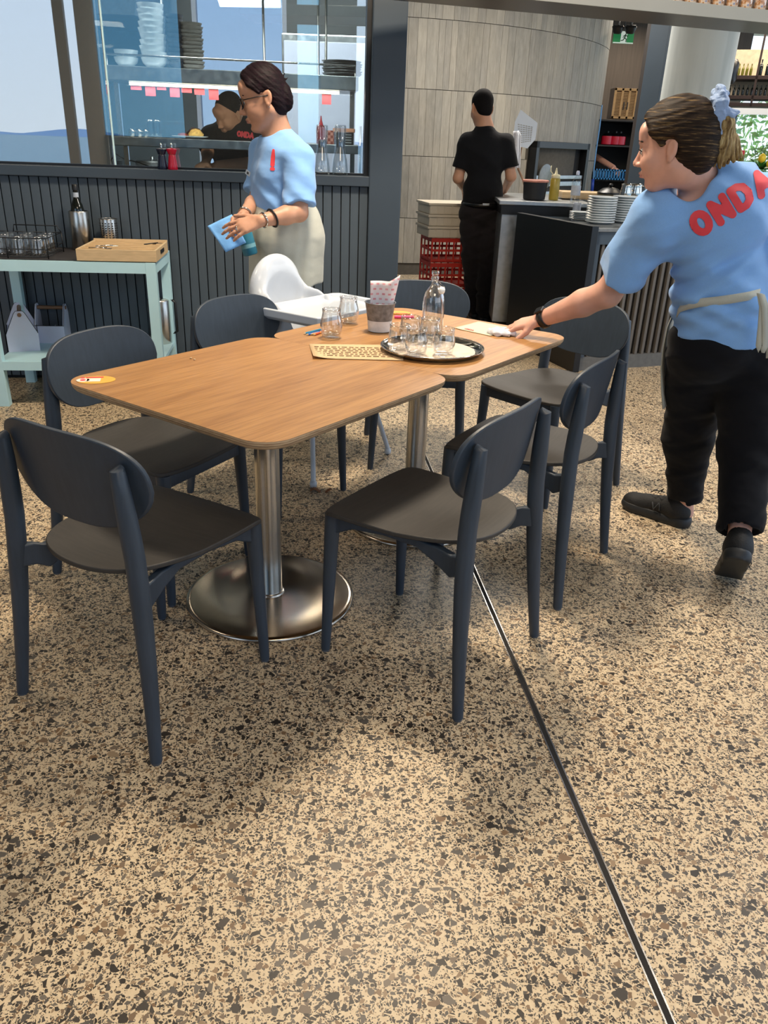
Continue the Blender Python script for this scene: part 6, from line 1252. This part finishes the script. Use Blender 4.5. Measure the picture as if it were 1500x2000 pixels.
s.cone(g2(-.03,0,-.06), nb2, .053,.058,.03).cone(nb2, back, .055,.10,.05).ell(back,(.10,.155,.16),FR2,.05).ell(waist,(.11,.145,.14),FR2,.06).ell(H2,(.125,.165,.13),FR2,.05).cone(sh2L,sh2R,.05,.05,.05)
s.chain([hl2,kl],[.075,.055],.04).chain([kl,al],[.053,.036],.02).chain([hr2,kr],[.075,.055],.04).chain([kr,ar],[.053,.036],.02).cone(al,al+V3(-.06,.02,-.06),.034,.03,.02).cone(ar,HR2+TR2*.05+ub*.0,.034,.03,.02)
s.chain([sh2L,el2],[.056,.046],.03).chain([el2,el2.lerp(wr2,.35),wr2],[.046,.046,.028],.018)
sr_ = P(1540,560,2.75); s.chain([sh2R,sr_],[.055,.045],.03).chain([sr_,P(1530,680,2.85)],[.043,.03],.02)
d2 = (P(985,640,3.04)-wr2); hand(s, wr2, d2, V3(-.15,-.25,1), V3(-.2,-1,0), sc=1.0, spread=6, thumb=(.75,.55,-.45), curls=[(10,22,14),(8,24,14),(10,26,16),(12,28,18)])
def lipfn2(Cc):
    d = Cc-np.array(g2(.098,0,-.063)); f_, l_, u_ = [d@np.array(a) for a in ax2]; return ((np.abs(u_) < .0105) & (np.abs(l_) < .021*(1-np.abs(u_)*30)) & (f_ > -.022)).astype(int)
skin('body', s, [M['skin2'],M['lip2']], w2, O2, matfn=lipfn2, smooth=1)
s = SDF(tuple(c2-V3(.22,.2,.18)),tuple(c2+V3(.24,.2,.26)),.0035); G = g2
s.ell(G(-.016,0,.046),(.115,.090,.104),fr2,.02,cuts=[(G(.052,0,.072), ax2[0]*.80-ax2[2]*.60)]).ell(G(-.075,0,.005),(.066,.078,.085),fr2,.03,cuts=[(G(.03,0,0),ax2[0])])
s.ell(G(.0,.088,-.012),(.032,.022,.045),fr2,.01,'s').ell(G(.0,-.088,-.012),(.032,.022,.045),fr2,.01,'s')
for sg in (1,-1): s.cone(G(.062,sg*.035,.098),G(.050,sg*.066,.056),.010,.006,.03).cone(G(.050,sg*.066,.050),G(.020,sg*.077,.012),.006,.004,.02)
s.cone(G(-.06,0,.055), P(1392,236,2.68), .062,.028,.04)
s.warp(lambda X_, Y_, Z_: .0008*np.sin((Z_-X_*.25)*300+Y_*40+np.sin(X_*50))+.0006*np.sin((Z_-X_*.3)*520+2)); skin('hair', s, M['hair2'], w2, O2, smooth=1)
s = SDF(tuple(P(1405,260,2.66)-V3(.16,.14,.22)),tuple(P(1405,260,2.66)+V3(.2,.16,.16)),.0035)
for k in range(9):
    oy = (k-4)*.013; e_ = P(1378+k*9,326-abs(k-3)*4,2.57+.015*(k%3)); m_p = P(1400+(k-2)*5,278,2.57+abs(oy)); s.chain([P(1406,232,2.62), P(1414,244,2.60+oy*.5), m_p, e_],[.020,.022,.018,.006],.012)
s.warp(lambda X_, Y_, Z_: .002*np.sin(X_*330+Y_*120+Z_*30)); skin('ponytail', s, M['tail'], w2, O2, smooth=1)
s = SDF(tuple(P(1400,222,2.67)-V3(.12,.12,.12)),tuple(P(1400,222,2.67)+V3(.14,.12,.12)),.0035)
for k in range(14):
    a = k/14*2*math.pi; p0 = P(1396,234,2.615)+V3(.018*math.cos(a)*.6,.052*math.cos(a),.066*math.sin(a)); s.ell(p0,(.020+.006*(k%2),.024,.020+.008*((k+1)%2)),None,.006)
s.ell(P(1420,222,2.58),(.034,.02,.018),None,.012).ell(P(1386,258,2.55),(.020,.02,.034),None,.012); s.warp(lambda X_, Y_, Z_: .003*np.sin(X_*160+Z_*90)+.002*np.sin(Z_*220-Y_*100)); skin('scrunchie', s, M['scr'], w2, O2, smooth=1)
for sg in (1,-1): b = MB(); b.tube([g2(.092,sg*.016,.030)-O2,g2(.093,sg*.032,.036)-O2,g2(.080,sg*.052,.030)-O2], [.0024,.004,.0018], 6); b.build('eyebrow', M['hair2'], w2, smooth=True)
b = MB(); b.lathe([(.0001,-.012),(.0085,-.0085),(.012,0),(.0085,.0085),(.0001,.012)], 16, mat('eye_white','D8D2CC',.2), Matrix.Translation(g2(.0805,.031,.003)-O2)); b.lathe([(.0001,-.006),(.006,0),(.0001,.006)], 12, M['hair3'], Matrix.Translation(g2(.088,.032,.001)-O2)); b.tube([g2(.092,.020,.008)-O2,g2(.096,.032,.0105)-O2,g2(.084,.047,.004)-O2], .0016, 5, M['hair3']); b.build('eye', None, w2, smooth=True)
# shirt
s = SDF((.70,2.2,.62),(1.56,3.2,1.38),.005)
s.ell(back,(.145,.190,.19),FR2,.05).ell(waist,(.150,.170,.16),FR2,.07).cone(H2+ub*.03,H2-ub*.02,.178,.178,.05,flat=(tuple(f2),.85)).cone(sh2L,sh2R,.072,.072,.06).cone(nb2-V3(0,0,.01),back,.078,.13,.05)
hm = sh2L.lerp(el2,.80); hdv = (el2-sh2L).normalized(); s.cone(sh2L, hm+hdv*.05,.082,.090,.05,cuts=[(hm,tuple(hdv))]); s.cone(sh2R, sr_,.085,.085,.05)
nv = (g2(-.03,0,-.09)-nb2).normalized(); s.cone(nb2+nv*.10, nb2+nv*.008,.066,.064,.012,'s'); hz = P(1400,680,2.6).z; s.plane(V3(1.1,2.76,hz+.005),V3(-.10,.0,-1))
s.warp(wr(.004,18,22,34)).warp(wr(.003,-26,10,48,1)).warp(lambda X_, Y_, Z_: .0045*np.sin(Z_*95+X_*22+1.5*np.sin(X_*12))*np.exp(-((Z_-(waist.z-.04))/.07)**2)).warp(lambda X_, Y_, Z_: .007*np.sin((Z_-.55*X_)*80+2*np.sin(X_*9))*np.exp(-(((X_-.98)/.16)**2+((Z_-1.02)/.12)**2))); skin('shirt', s, M['blue'], w2, O2, smooth=2); bv = bvh_last()
pO, pA = P(1366,434,2.5), P(1492,350,2.5); rt = (pA-pO).normalized(); vn = (V3(0,0,CAMH)-P(1430,400,2.5)).normalized(); upv = vn.cross(rt).normalized()
if upv.z < 0: upv = -upv
H_ = .063; fn, tw, th_ = stroke_text('ONDA', H_, .0112, .43); wid = (pA-pO).length
print2d('red_lettering', fn, tw+.02, th_, .0022, pO-rt*(.35*H_+.012)-upv*(H_*.5+.016), rt, upv, vn, bv, M['logo'], w2, O2, off=.0025, reach=.5)
# apron with ties
s = SDF((.80,2.5,.45),(1.35,3.15,1.0),.005)
b = MB()
def wp(px_, py_, off=.006):
    o_ = V3(0,0,CAMH); h_ = bv.ray_cast(o_, ray(px_,py_).normalized(), 6); return (h_[0]+(o_-h_[0]).normalized()*off) if h_[0] else P(px_,py_,2.6)
strap = [wp(1322,612),wp(1330,601),wp(1345,596),wp(1370,591),wp(1400,588),wp(1430,584),wp(1460,579),wp(1484,573)]
vs = []
for p_ in strap: vs += [p_-O2+V3(0,0,.014), p_-O2-V3(0,0,.014)]
b.add(vs, [(2*i,2*i+1,2*i+3,2*i+2) for i in range(len(strap)-1)]); apn = b.build('apron_tie', M['apron'], w2, smooth=True); sd = apn.modifiers.new('s','SOLIDIFY'); sd.thickness = .003
for pts in (((1484,573),(1489,600),(1486,640),(1482,676),(1487,689),(1494,676),(1494,640),(1492,600),(1486,575)),((1488,575),(1497,600),(1504,650),(1502,700))):
    b = MB(); vs = []
    for x, y in pts: p_ = P(x,y,2.50); vs += [p_-O2+V3(.009,0,.0), p_-O2-V3(.009,0,.0)]
    b.add(vs, [(2*i,2*i+1,2*i+3,2*i+2) for i in range(len(pts)-1)]); o = b.build('apron_tie', M['apron'], w2, smooth=True); sd = o.modifiers.new('s','SOLIDIFY'); sd.thickness = .003
b = MB(); apx = ((1318,606,2.80),(1303,640,2.80),(1295,680,2.80),(1292,720,2.80),(1294,760,2.82),(1297,799,2.82)); vs = []
for k, (x, y, Yq) in enumerate(apx):
    p_ = P(x,y,Yq)
    for j_ in range(7): vs.append(p_-O2+V3(.45,.90,0)*(.028*j_)+V3(.0025*math.sin(j_*1.5+k),0,0))
b.add(vs, [(i*7+j_,(i+1)*7+j_,(i+1)*7+j_+1,i*7+j_+1) for i in range(len(apx)-1) for j_ in range(6)]); o = b.build('apron', M['apron'], w2, smooth=True); sd = o.modifiers.new('s','SOLIDIFY'); sd.thickness = .004
# trousers
s = SDF((.88,2.2,.02),(1.56,3.2,.98),.006)
s.ell(H2-ub*.02,(.155,.192,.14),FR2,.05).chain([hl2+ub*.02,kl,kl.lerp(al,.72)],[.112,.090,.068],.04).cone(kl.lerp(al,.62),kl.lerp(al,.9),.066,.066,.01,cuts=[(kl.lerp(al,.82),tuple(al-kl))])
s.chain([hr2+ub*.02,kr,kr.lerp(ar,.80)],[.112,.092,.072],.04).cone(kr.lerp(ar,.70),kr.lerp(ar,.95),.074,.076,.01,cuts=[(kr.lerp(ar,.89),tuple(ar-kr))])
for a_, b__, t_ in ((kl,al,.82),(kr,ar,.89)): q_ = a_.lerp(b__,t_); s.cone(q_+(b__-a_).normalized()*.0,q_+(b__-a_).normalized()*.2,.062,.062,.004,'s',cuts=[(q_-(b__-a_).normalized()*.02,tuple((a_-b__)))])
s.warp(wr(.003,22,16,40)).warp(wr(.002,-30,18,70,1)); skin('trousers', s, M['trs'], w2, O2, smooth=1)
s1, s2, gs = shoe('shoe', O2, (-.74,.67,0), w2, (P(1322,1000,2.985).x,2.985,0))
b = MB(); b.tube([gs(x,.047,z)-O2 for x, z in ((.055,.052),(.062,.084),(.082,.050),(.090,.080))], .0032, 6); b.build('side_letter', M['greylogo'], w2, smooth=True)
for q5 in ([(.08,-.01,.115),(.10,.03,.125),(.12,.012,.105),(.105,-.02,.115)],[(.09,.01,.112),(.075,.035,.13),(.065,.02,.14),(.08,0,.118)]): b = MB(); b.tube([gs(*t3)-O2 for t3 in q5], .0022, 5); b.build('lace', M['blackm'], w2, smooth=True)
s1, s2, gs = shoe('shoe', O2, TR2, w2, HR2, pitch_=R(43))
b = MB(); b.tube([P(x,y,2.47)-O2 for x, y in ((1452,1075),(1462,1090),(1468,1100),(1464,1108),(1456,1095),(1452,1080))], .0022, 5); b.tube([P(x,y,2.47)-O2 for x, y in ((1452,1078),(1466,1082),(1469,1084))], .0022, 5); b.build('lace', M['blackm'], w2, smooth=True)
# watch on her wrist
wc_ = wr2.lerp(el2,.06); ax_ = (el2-wr2).normalized(); u = ax_.orthogonal().normalized(); b = MB(); qm = ax_.to_track_quat('Z','Y').to_matrix().to_4x4(); b.lathe([(.034,-.012),(.037,-.010),(.037,.010),(.034,.012)], 28, None, Matrix.Translation(wc_-O2) @ qm, cap0=False, cap1=False); wt = b.build('watch_strap', M['blackm'], w2, smooth=True)
tov = (V3(0,-.5,.8)-ax_*V3(0,-.5,.8).dot(ax_)).normalized(); fm2 = Matrix((tuple(ax_)+(0,),tuple(ax_.cross(tov))+(0,),tuple(tov)+(0,),(0,0,0,1))).transposed(); b = MB(); b.box(-.017,.017,-.015,.015,.033,.042, None, Matrix.Translation(wc_-O2) @ fm2, ch=.003); b.build('watch_case', M['black'], w2)
# white cloth under her hand
hc_ = at(980,650,zt+.006); cl = thing('wiping_cloth', 'crumpled white cloth under the reaching hand on the farther table', 'cloth', (hc_.x,hc_.y,zt)); s = SDF((-.10,-.09,-.01),(.10,.09,.06),.004)
for k in range(9): a = k*.7; s.ell((.036*math.cos(a)*(.4+.06*k),.026*math.sin(a)*(.4+.08*k),.008),(.030,.020,.009),None,.012)
s.plane((0,0,.0015),(0,0,-1)); s.warp(lambda X_, Y_, Z_: .003*np.sin(X_*170+Y_*120)+.002*np.sin(Y_*260-X_*60)); skin('cloth_body', s, M['whitec'], cl, smooth=1)
# ---------------------------------------------------------------- man in black with his back to the viewer
Y3 = 7.1; H3 = P(943,400,Y3); O3 = V3(H3.x,Y3,0); w3 = person('man in black shirt and trousers seen from behind at the prep counter', O3)
f3 = V3(-.15,.99,0).normalized(); l3 = V3(-f3.y,f3.x,0); FR3 = [tuple(f3),tuple(l3),tuple(ub)]; nb3 = P(947,252,Y3); ch3 = P(948,305,Y3); wa3 = P(943,370,Y3)
shl, shr = P(912,278,Y3), P(988,279,Y3); ell_, elr = P(895,348,Y3+.0), P(998,345,Y3); wl, wr3 = P(906,368,Y3+.25), P(985,372,Y3+.25)
anL, anR = V3(P(930,600,7.15).x,7.2,.09), V3(P(950,610,7.0).x,7.02,.09); knL, knR = P(925,500,Y3+.03), P(955,500,Y3-.03)
s = SDF((O3.x-.36,Y3-.35,-.005),(O3.x+.42,Y3+.55,1.84),.0065)
g3, ax3, fr3 = head(s, P(941,212,Y3+.02), (-.28,.93,-.22), (0,.1,1), 1.06)
s.cone(g3(-.03,0,-.05), nb3,.058,.062,.03).cone(nb3,ch3,.06,.1,.05).ell(ch3,(.10,.17,.17),FR3,.05).ell(wa3,(.10,.15,.15),FR3,.05).ell(H3,(.11,.155,.12),FR3,.05).cone(shl,shr,.055,.055,.05)
s.chain([shl,ell_],[.052,.042],.03).chain([ell_,wl],[.042,.028],.02).chain([shr,elr],[.052,.042],.03).chain([elr,wr3],[.042,.028],.02)
for a_, b__, c_ in ((H3+l3*.08,knL,anL),(H3-l3*.08,knR,anR)): s.chain([a_,b__,c_],[.085,.058,.038],.03).cone(c_,c_+f3*.12-ub*.05,.035,.03,.02)
hand(s, wl, V3(.3,.8,-.3), V3(0,.3,1), V3(.5,.5,0)); hand(s, wr3, V3(-.3,.8,-.3), V3(0,.3,1), V3(-.5,.5,0)); skin('body', s, M['skin3'], w3, O3, smooth=1)
s = SDF(tuple(P(941,205,Y3)-V3(.2,.2,.2)),tuple(P(941,205,Y3)+V3(.2,.2,.25)),.005); s.ell(g3(-.014,0,.045),(.104,.084,.093),fr3,.02,cuts=[(g3(.05,0,.05),ax3[0]*.85-ax3[2]*.5)]).ell(g3(-.06,0,-.02),(.048,.062,.06),fr3,.03)
s.ell(g3(.0,.088,-.01),(.030,.020,.04),fr3,.01,'s').ell(g3(.0,-.088,-.01),(.030,.020,.04),fr3,.01,'s'); skin('hair', s, M['hair3'], w3, O3, smooth=1)
s = SDF((O3.x-.36,Y3-.35,.9),(O3.x+.42,Y3+.35,1.66),.0065); s.ell(ch3,(.13,.19,.19),FR3,.05).ell(wa3,(.13,.165,.16),FR3,.05).cone(H3+ub*.03,H3-ub*.02,.165,.165,.04,flat=(tuple(f3),.8)).cone(shl,shr,.06,.06,.06).cone(nb3-ub*.02,ch3,.082,.12,.04)
for a_, b__ in ((shl,ell_),(shr,elr)): h_ = a_.lerp(b__,.72); s.cone(a_,h_+(b__-a_)*.1,.066,.074,.04,cuts=[(h_,tuple(b__-a_))])
s.cone(nb3+V3(0,.02,.12),nb3+V3(0,.01,.012),.07,.068,.01,'s'); s.plane((0,0,P(943,398,Y3-.15).z),(0,0,-1)); s.warp(wr(.003,20,20,30)); skin('shirt', s, M['blackc'], w3, O3, smooth=1)
band(nb3+V3(0,.01,.01), V3(0,.25,1), .066, .006, mat('lanyard_blue','4E7FA8',.7), w3, 'lanyard', O3)
s = SDF((O3.x-.3,Y3-.35,.04),(O3.x+.32,Y3+.4,1.06),.007); s.ell(H3-ub*.04,(.15,.175,.14),FR3,.04)
for a_, b__, c_ in ((H3+l3*.085-ub*.05,knL,anL),(H3-l3*.085-ub*.05,knR,anR)): s.chain([a_,b__,c_-ub*.02],[.115,.098,.085],.03)
s.plane((0,0,.06),(0,0,-1)); s.plane((0,0,P(943,392,Y3-.15).z),(0,0,1)); s.warp(wr(.005,16,16,38)).warp(wr(.004,-24,10,60,2)); skin('trousers', s, M['trs3'], w3, O3, smooth=1)
band(V3(H3.x,Y3,P(943,401,Y3-.15).z), (0,0,1), .166, .016, M['black'], w3, 'belt', O3); b = MB(); b.box(-.02,.035,-.183,-.170,P(943,399,Y3-.17).z-.008,P(943,399,Y3-.17).z+.008, ch=.002); b.build('belt_tag', M['panelsteel'], w3)
shoe('shoe', O3, f3, w3, (anL.x,anL.y,0)); shoe('shoe', O3, f3, w3, (anR.x,anR.y,0))
tw_ = thing('white_towel', 'white towel hanging beside the right arm of the man in black', 'towel', P(1008,320,Y3+.22)); o_ = Vector(tw_.location); b = MB(); vs = []
for i in range(9):
    for j_ in range(9): x = 1000+ (i/8)*(16 if j_ > 0 else 12)+ (8-j_)*.3; y = 256+j_*9; p_ = P(x, y, Y3+.22+.02*math.sin(i*1.2)); vs.append(p_-o_)
b.add(vs, [(i*9+j_,(i+1)*9+j_,(i+1)*9+j_+1,i*9+j_+1) for i in range(8) for j_ in range(8)]); o = b.build('draped_cloth', M['whitec'], tw_, smooth=True); sd = o.modifiers.new('s','SOLIDIFY'); sd.thickness = .01
# ---------------------------------------------------------------- chef behind the glass
Y4 = 6.22; O4 = V3(P(455,300,Y4).x,Y4,0); w4 = person('cook in a black shirt bowing over the bench behind the kitchen glass', O4)
ch4 = P(462,275,Y4); nb4 = P(452,240,Y4-.05); f4 = V3(-.35,-.94,0).normalized(); l4 = V3(-f4.y,f4.x,0); FR4 = [tuple(f4),tuple(l4),tuple(ub)]
shA, shB = P(498,262,Y4), P(412,268,Y4); eA, eB = P(500,318,Y4-.12), P(405,300,Y4-.1); hA, hB4 = P(425,322,5.78), P(402,318,5.72); H4 = P(460,345,Y4)
s = SDF((O4.x-.42,5.5,.0),(O4.x+.36,Y4+.3,1.72),.0065); g4, ax4, fr4 = head(s, P(447,222,Y4-.10), (-.55,-.62,-.55), (-.2,-.5,.8), 1.05)
s.cone(g4(-.03,0,-.05), nb4,.055,.06,.03).cone(nb4,ch4,.06,.1,.05).ell(ch4,(.10,.17,.16),FR4,.05).ell(H4,(.11,.15,.2),FR4,.05).cone(shA,shB,.05,.05,.05)
s.chain([shA,eA],[.052,.042],.03).chain([eA,hA],[.044,.028],.02).chain([shB,eB],[.05,.04],.03).chain([eB,hB4],[.04,.027],.02); hand(s, hA, V3(-.9,-.3,-.25), V3(0,-.2,1), V3(0,-1,0), curl=(30,40,30)); hand(s, hB4, V3(-.3,-.9,-.3), V3(0,0,1), V3(1,0,0), curl=(35,40,30))
for sg in (1,-1): s.chain([H4+l4*.08*sg-ub*.15, V3(H4.x+l4.x*.08*sg,Y4+l4.y*.08*sg,.5), V3(H4.x+l4.x*.08*sg,Y4+l4.y*.08*sg,.03)],[.085,.06,.04],.03)
skin('body', s, mat('skin_warm','D69C78',.5,0,.06,30), w4, O4, smooth=1)
s = SDF(tuple(P(447,222,Y4-.1)-V3(.2,.2,.2)),tuple(P(447,222,Y4-.1)+V3(.2,.2,.2)),.006); s.ell(g4(-.02,0,.04),(.102,.084,.092),fr4,.02,cuts=[(g4(.035,0,.06),ax4[0]*.8-ax4[2]*.6)]); skin('hair', s, M['hair3'], w4, O4, smooth=1)
s = SDF((O4.x-.42,5.8,.85),(O4.x+.36,Y4+.3,1.6),.0065); s.ell(ch4,(.13,.195,.18),FR4,.05).ell(H4,(.135,.17,.24),FR4,.05).cone(shA,shB,.07,.07,.05).cone(nb4-ub*.02,ch4,.085,.12,.04)
for a_, b__ in ((shA,eA),(shB,eB)): s.cone(a_,a_.lerp(b__,.85),.07,.072,.04,cuts=[(a_.lerp(b__,.75),tuple(b__-a_))])
s.cone(nb4+V3(-.03,-.06,.10),nb4+V3(-.01,-.02,.01),.07,.06,.01,'s'); skin('shirt', s, M['blackc'], w4, O4, smooth=1); bv = bvh_last()
fn, tw, th_ = stroke_text('ONDA', .030, .0055, .3); print2d('red_lettering', fn, tw, th_, .002, P(441,266,5.7), (1,0,-.1), (.1,0,1), (0,-1,0), bv, M['logo'], w4, O4, off=.003, reach=.8)
s = SDF((O4.x-.3,Y4-.3,.03),(O4.x+.3,Y4+.3,1.0),.01)
for sg in (1,-1): s.chain([H4+l4*.08*sg-ub*.12, V3(H4.x+l4.x*.08*sg,Y4+l4.y*.08*sg,.03)],[.115,.08],.04)
skin('trousers', s, M['trs'], w4, O4, smooth=1)
# ---------------------------------------------------------------- worker whose arm reaches out behind the stone wall
O5 = V3(2.58,13.0,0); w5 = person('worker hidden by the stone wall, one bare forearm reaching over the blue rack', O5)
e5, h5 = P(1152,300,12.35), P(1198,327,11.85); s = SDF((O5.x-.3,11.6,0),(O5.x+1.0,13.3,1.78),.010); s.cone(e5,h5,.050,.034,.02).cone(O5+V3(.12,-.05,1.42),e5,.055,.048,.03).ell(O5+V3(0,0,1.18),(.17,.12,.27),None,.05).ell(O5+V3(0,0,1.60),(.08,.1,.11),None,.02).cone(O5+V3(0,0,1.4),O5+V3(0,0,1.55),.055,.05,.03)
for sg in (1,-1): s.chain([O5+V3(.08*sg,0,.95),O5+V3(.08*sg,0,.5),O5+V3(.08*sg,0,.04)],[.09,.06,.045],.04)
hand(s, h5, h5-e5, V3(.3,0,1), V3(0,-1,0), sc=1.1); skin('body', s, M['skin2'], w5, O5, smooth=1)
s = SDF((O5.x-.3,12.3,.8),(O5.x+.7,13.3,1.55),.012); s.ell(O5+V3(0,0,1.15),(.20,.15,.32),None,.05).cone(O5+V3(.12,0,1.40),O5.lerp(e5,.5)+V3(0,0,.69),.07,.07,.04); skin('shirt', s, M['blackc'], w5, O5, smooth=1)
s = SDF((O5.x-.3,12.7,.02),(O5.x+.3,13.3,1.0),.012)
for sg in (1,-1): s.chain([O5+V3(.08*sg,0,.93),O5+V3(.08*sg,0,.5),O5+V3(.08*sg,0,.06)],[.11,.085,.07],.04)
skin('trousers', s, M['trs'], w5, O5, smooth=1)
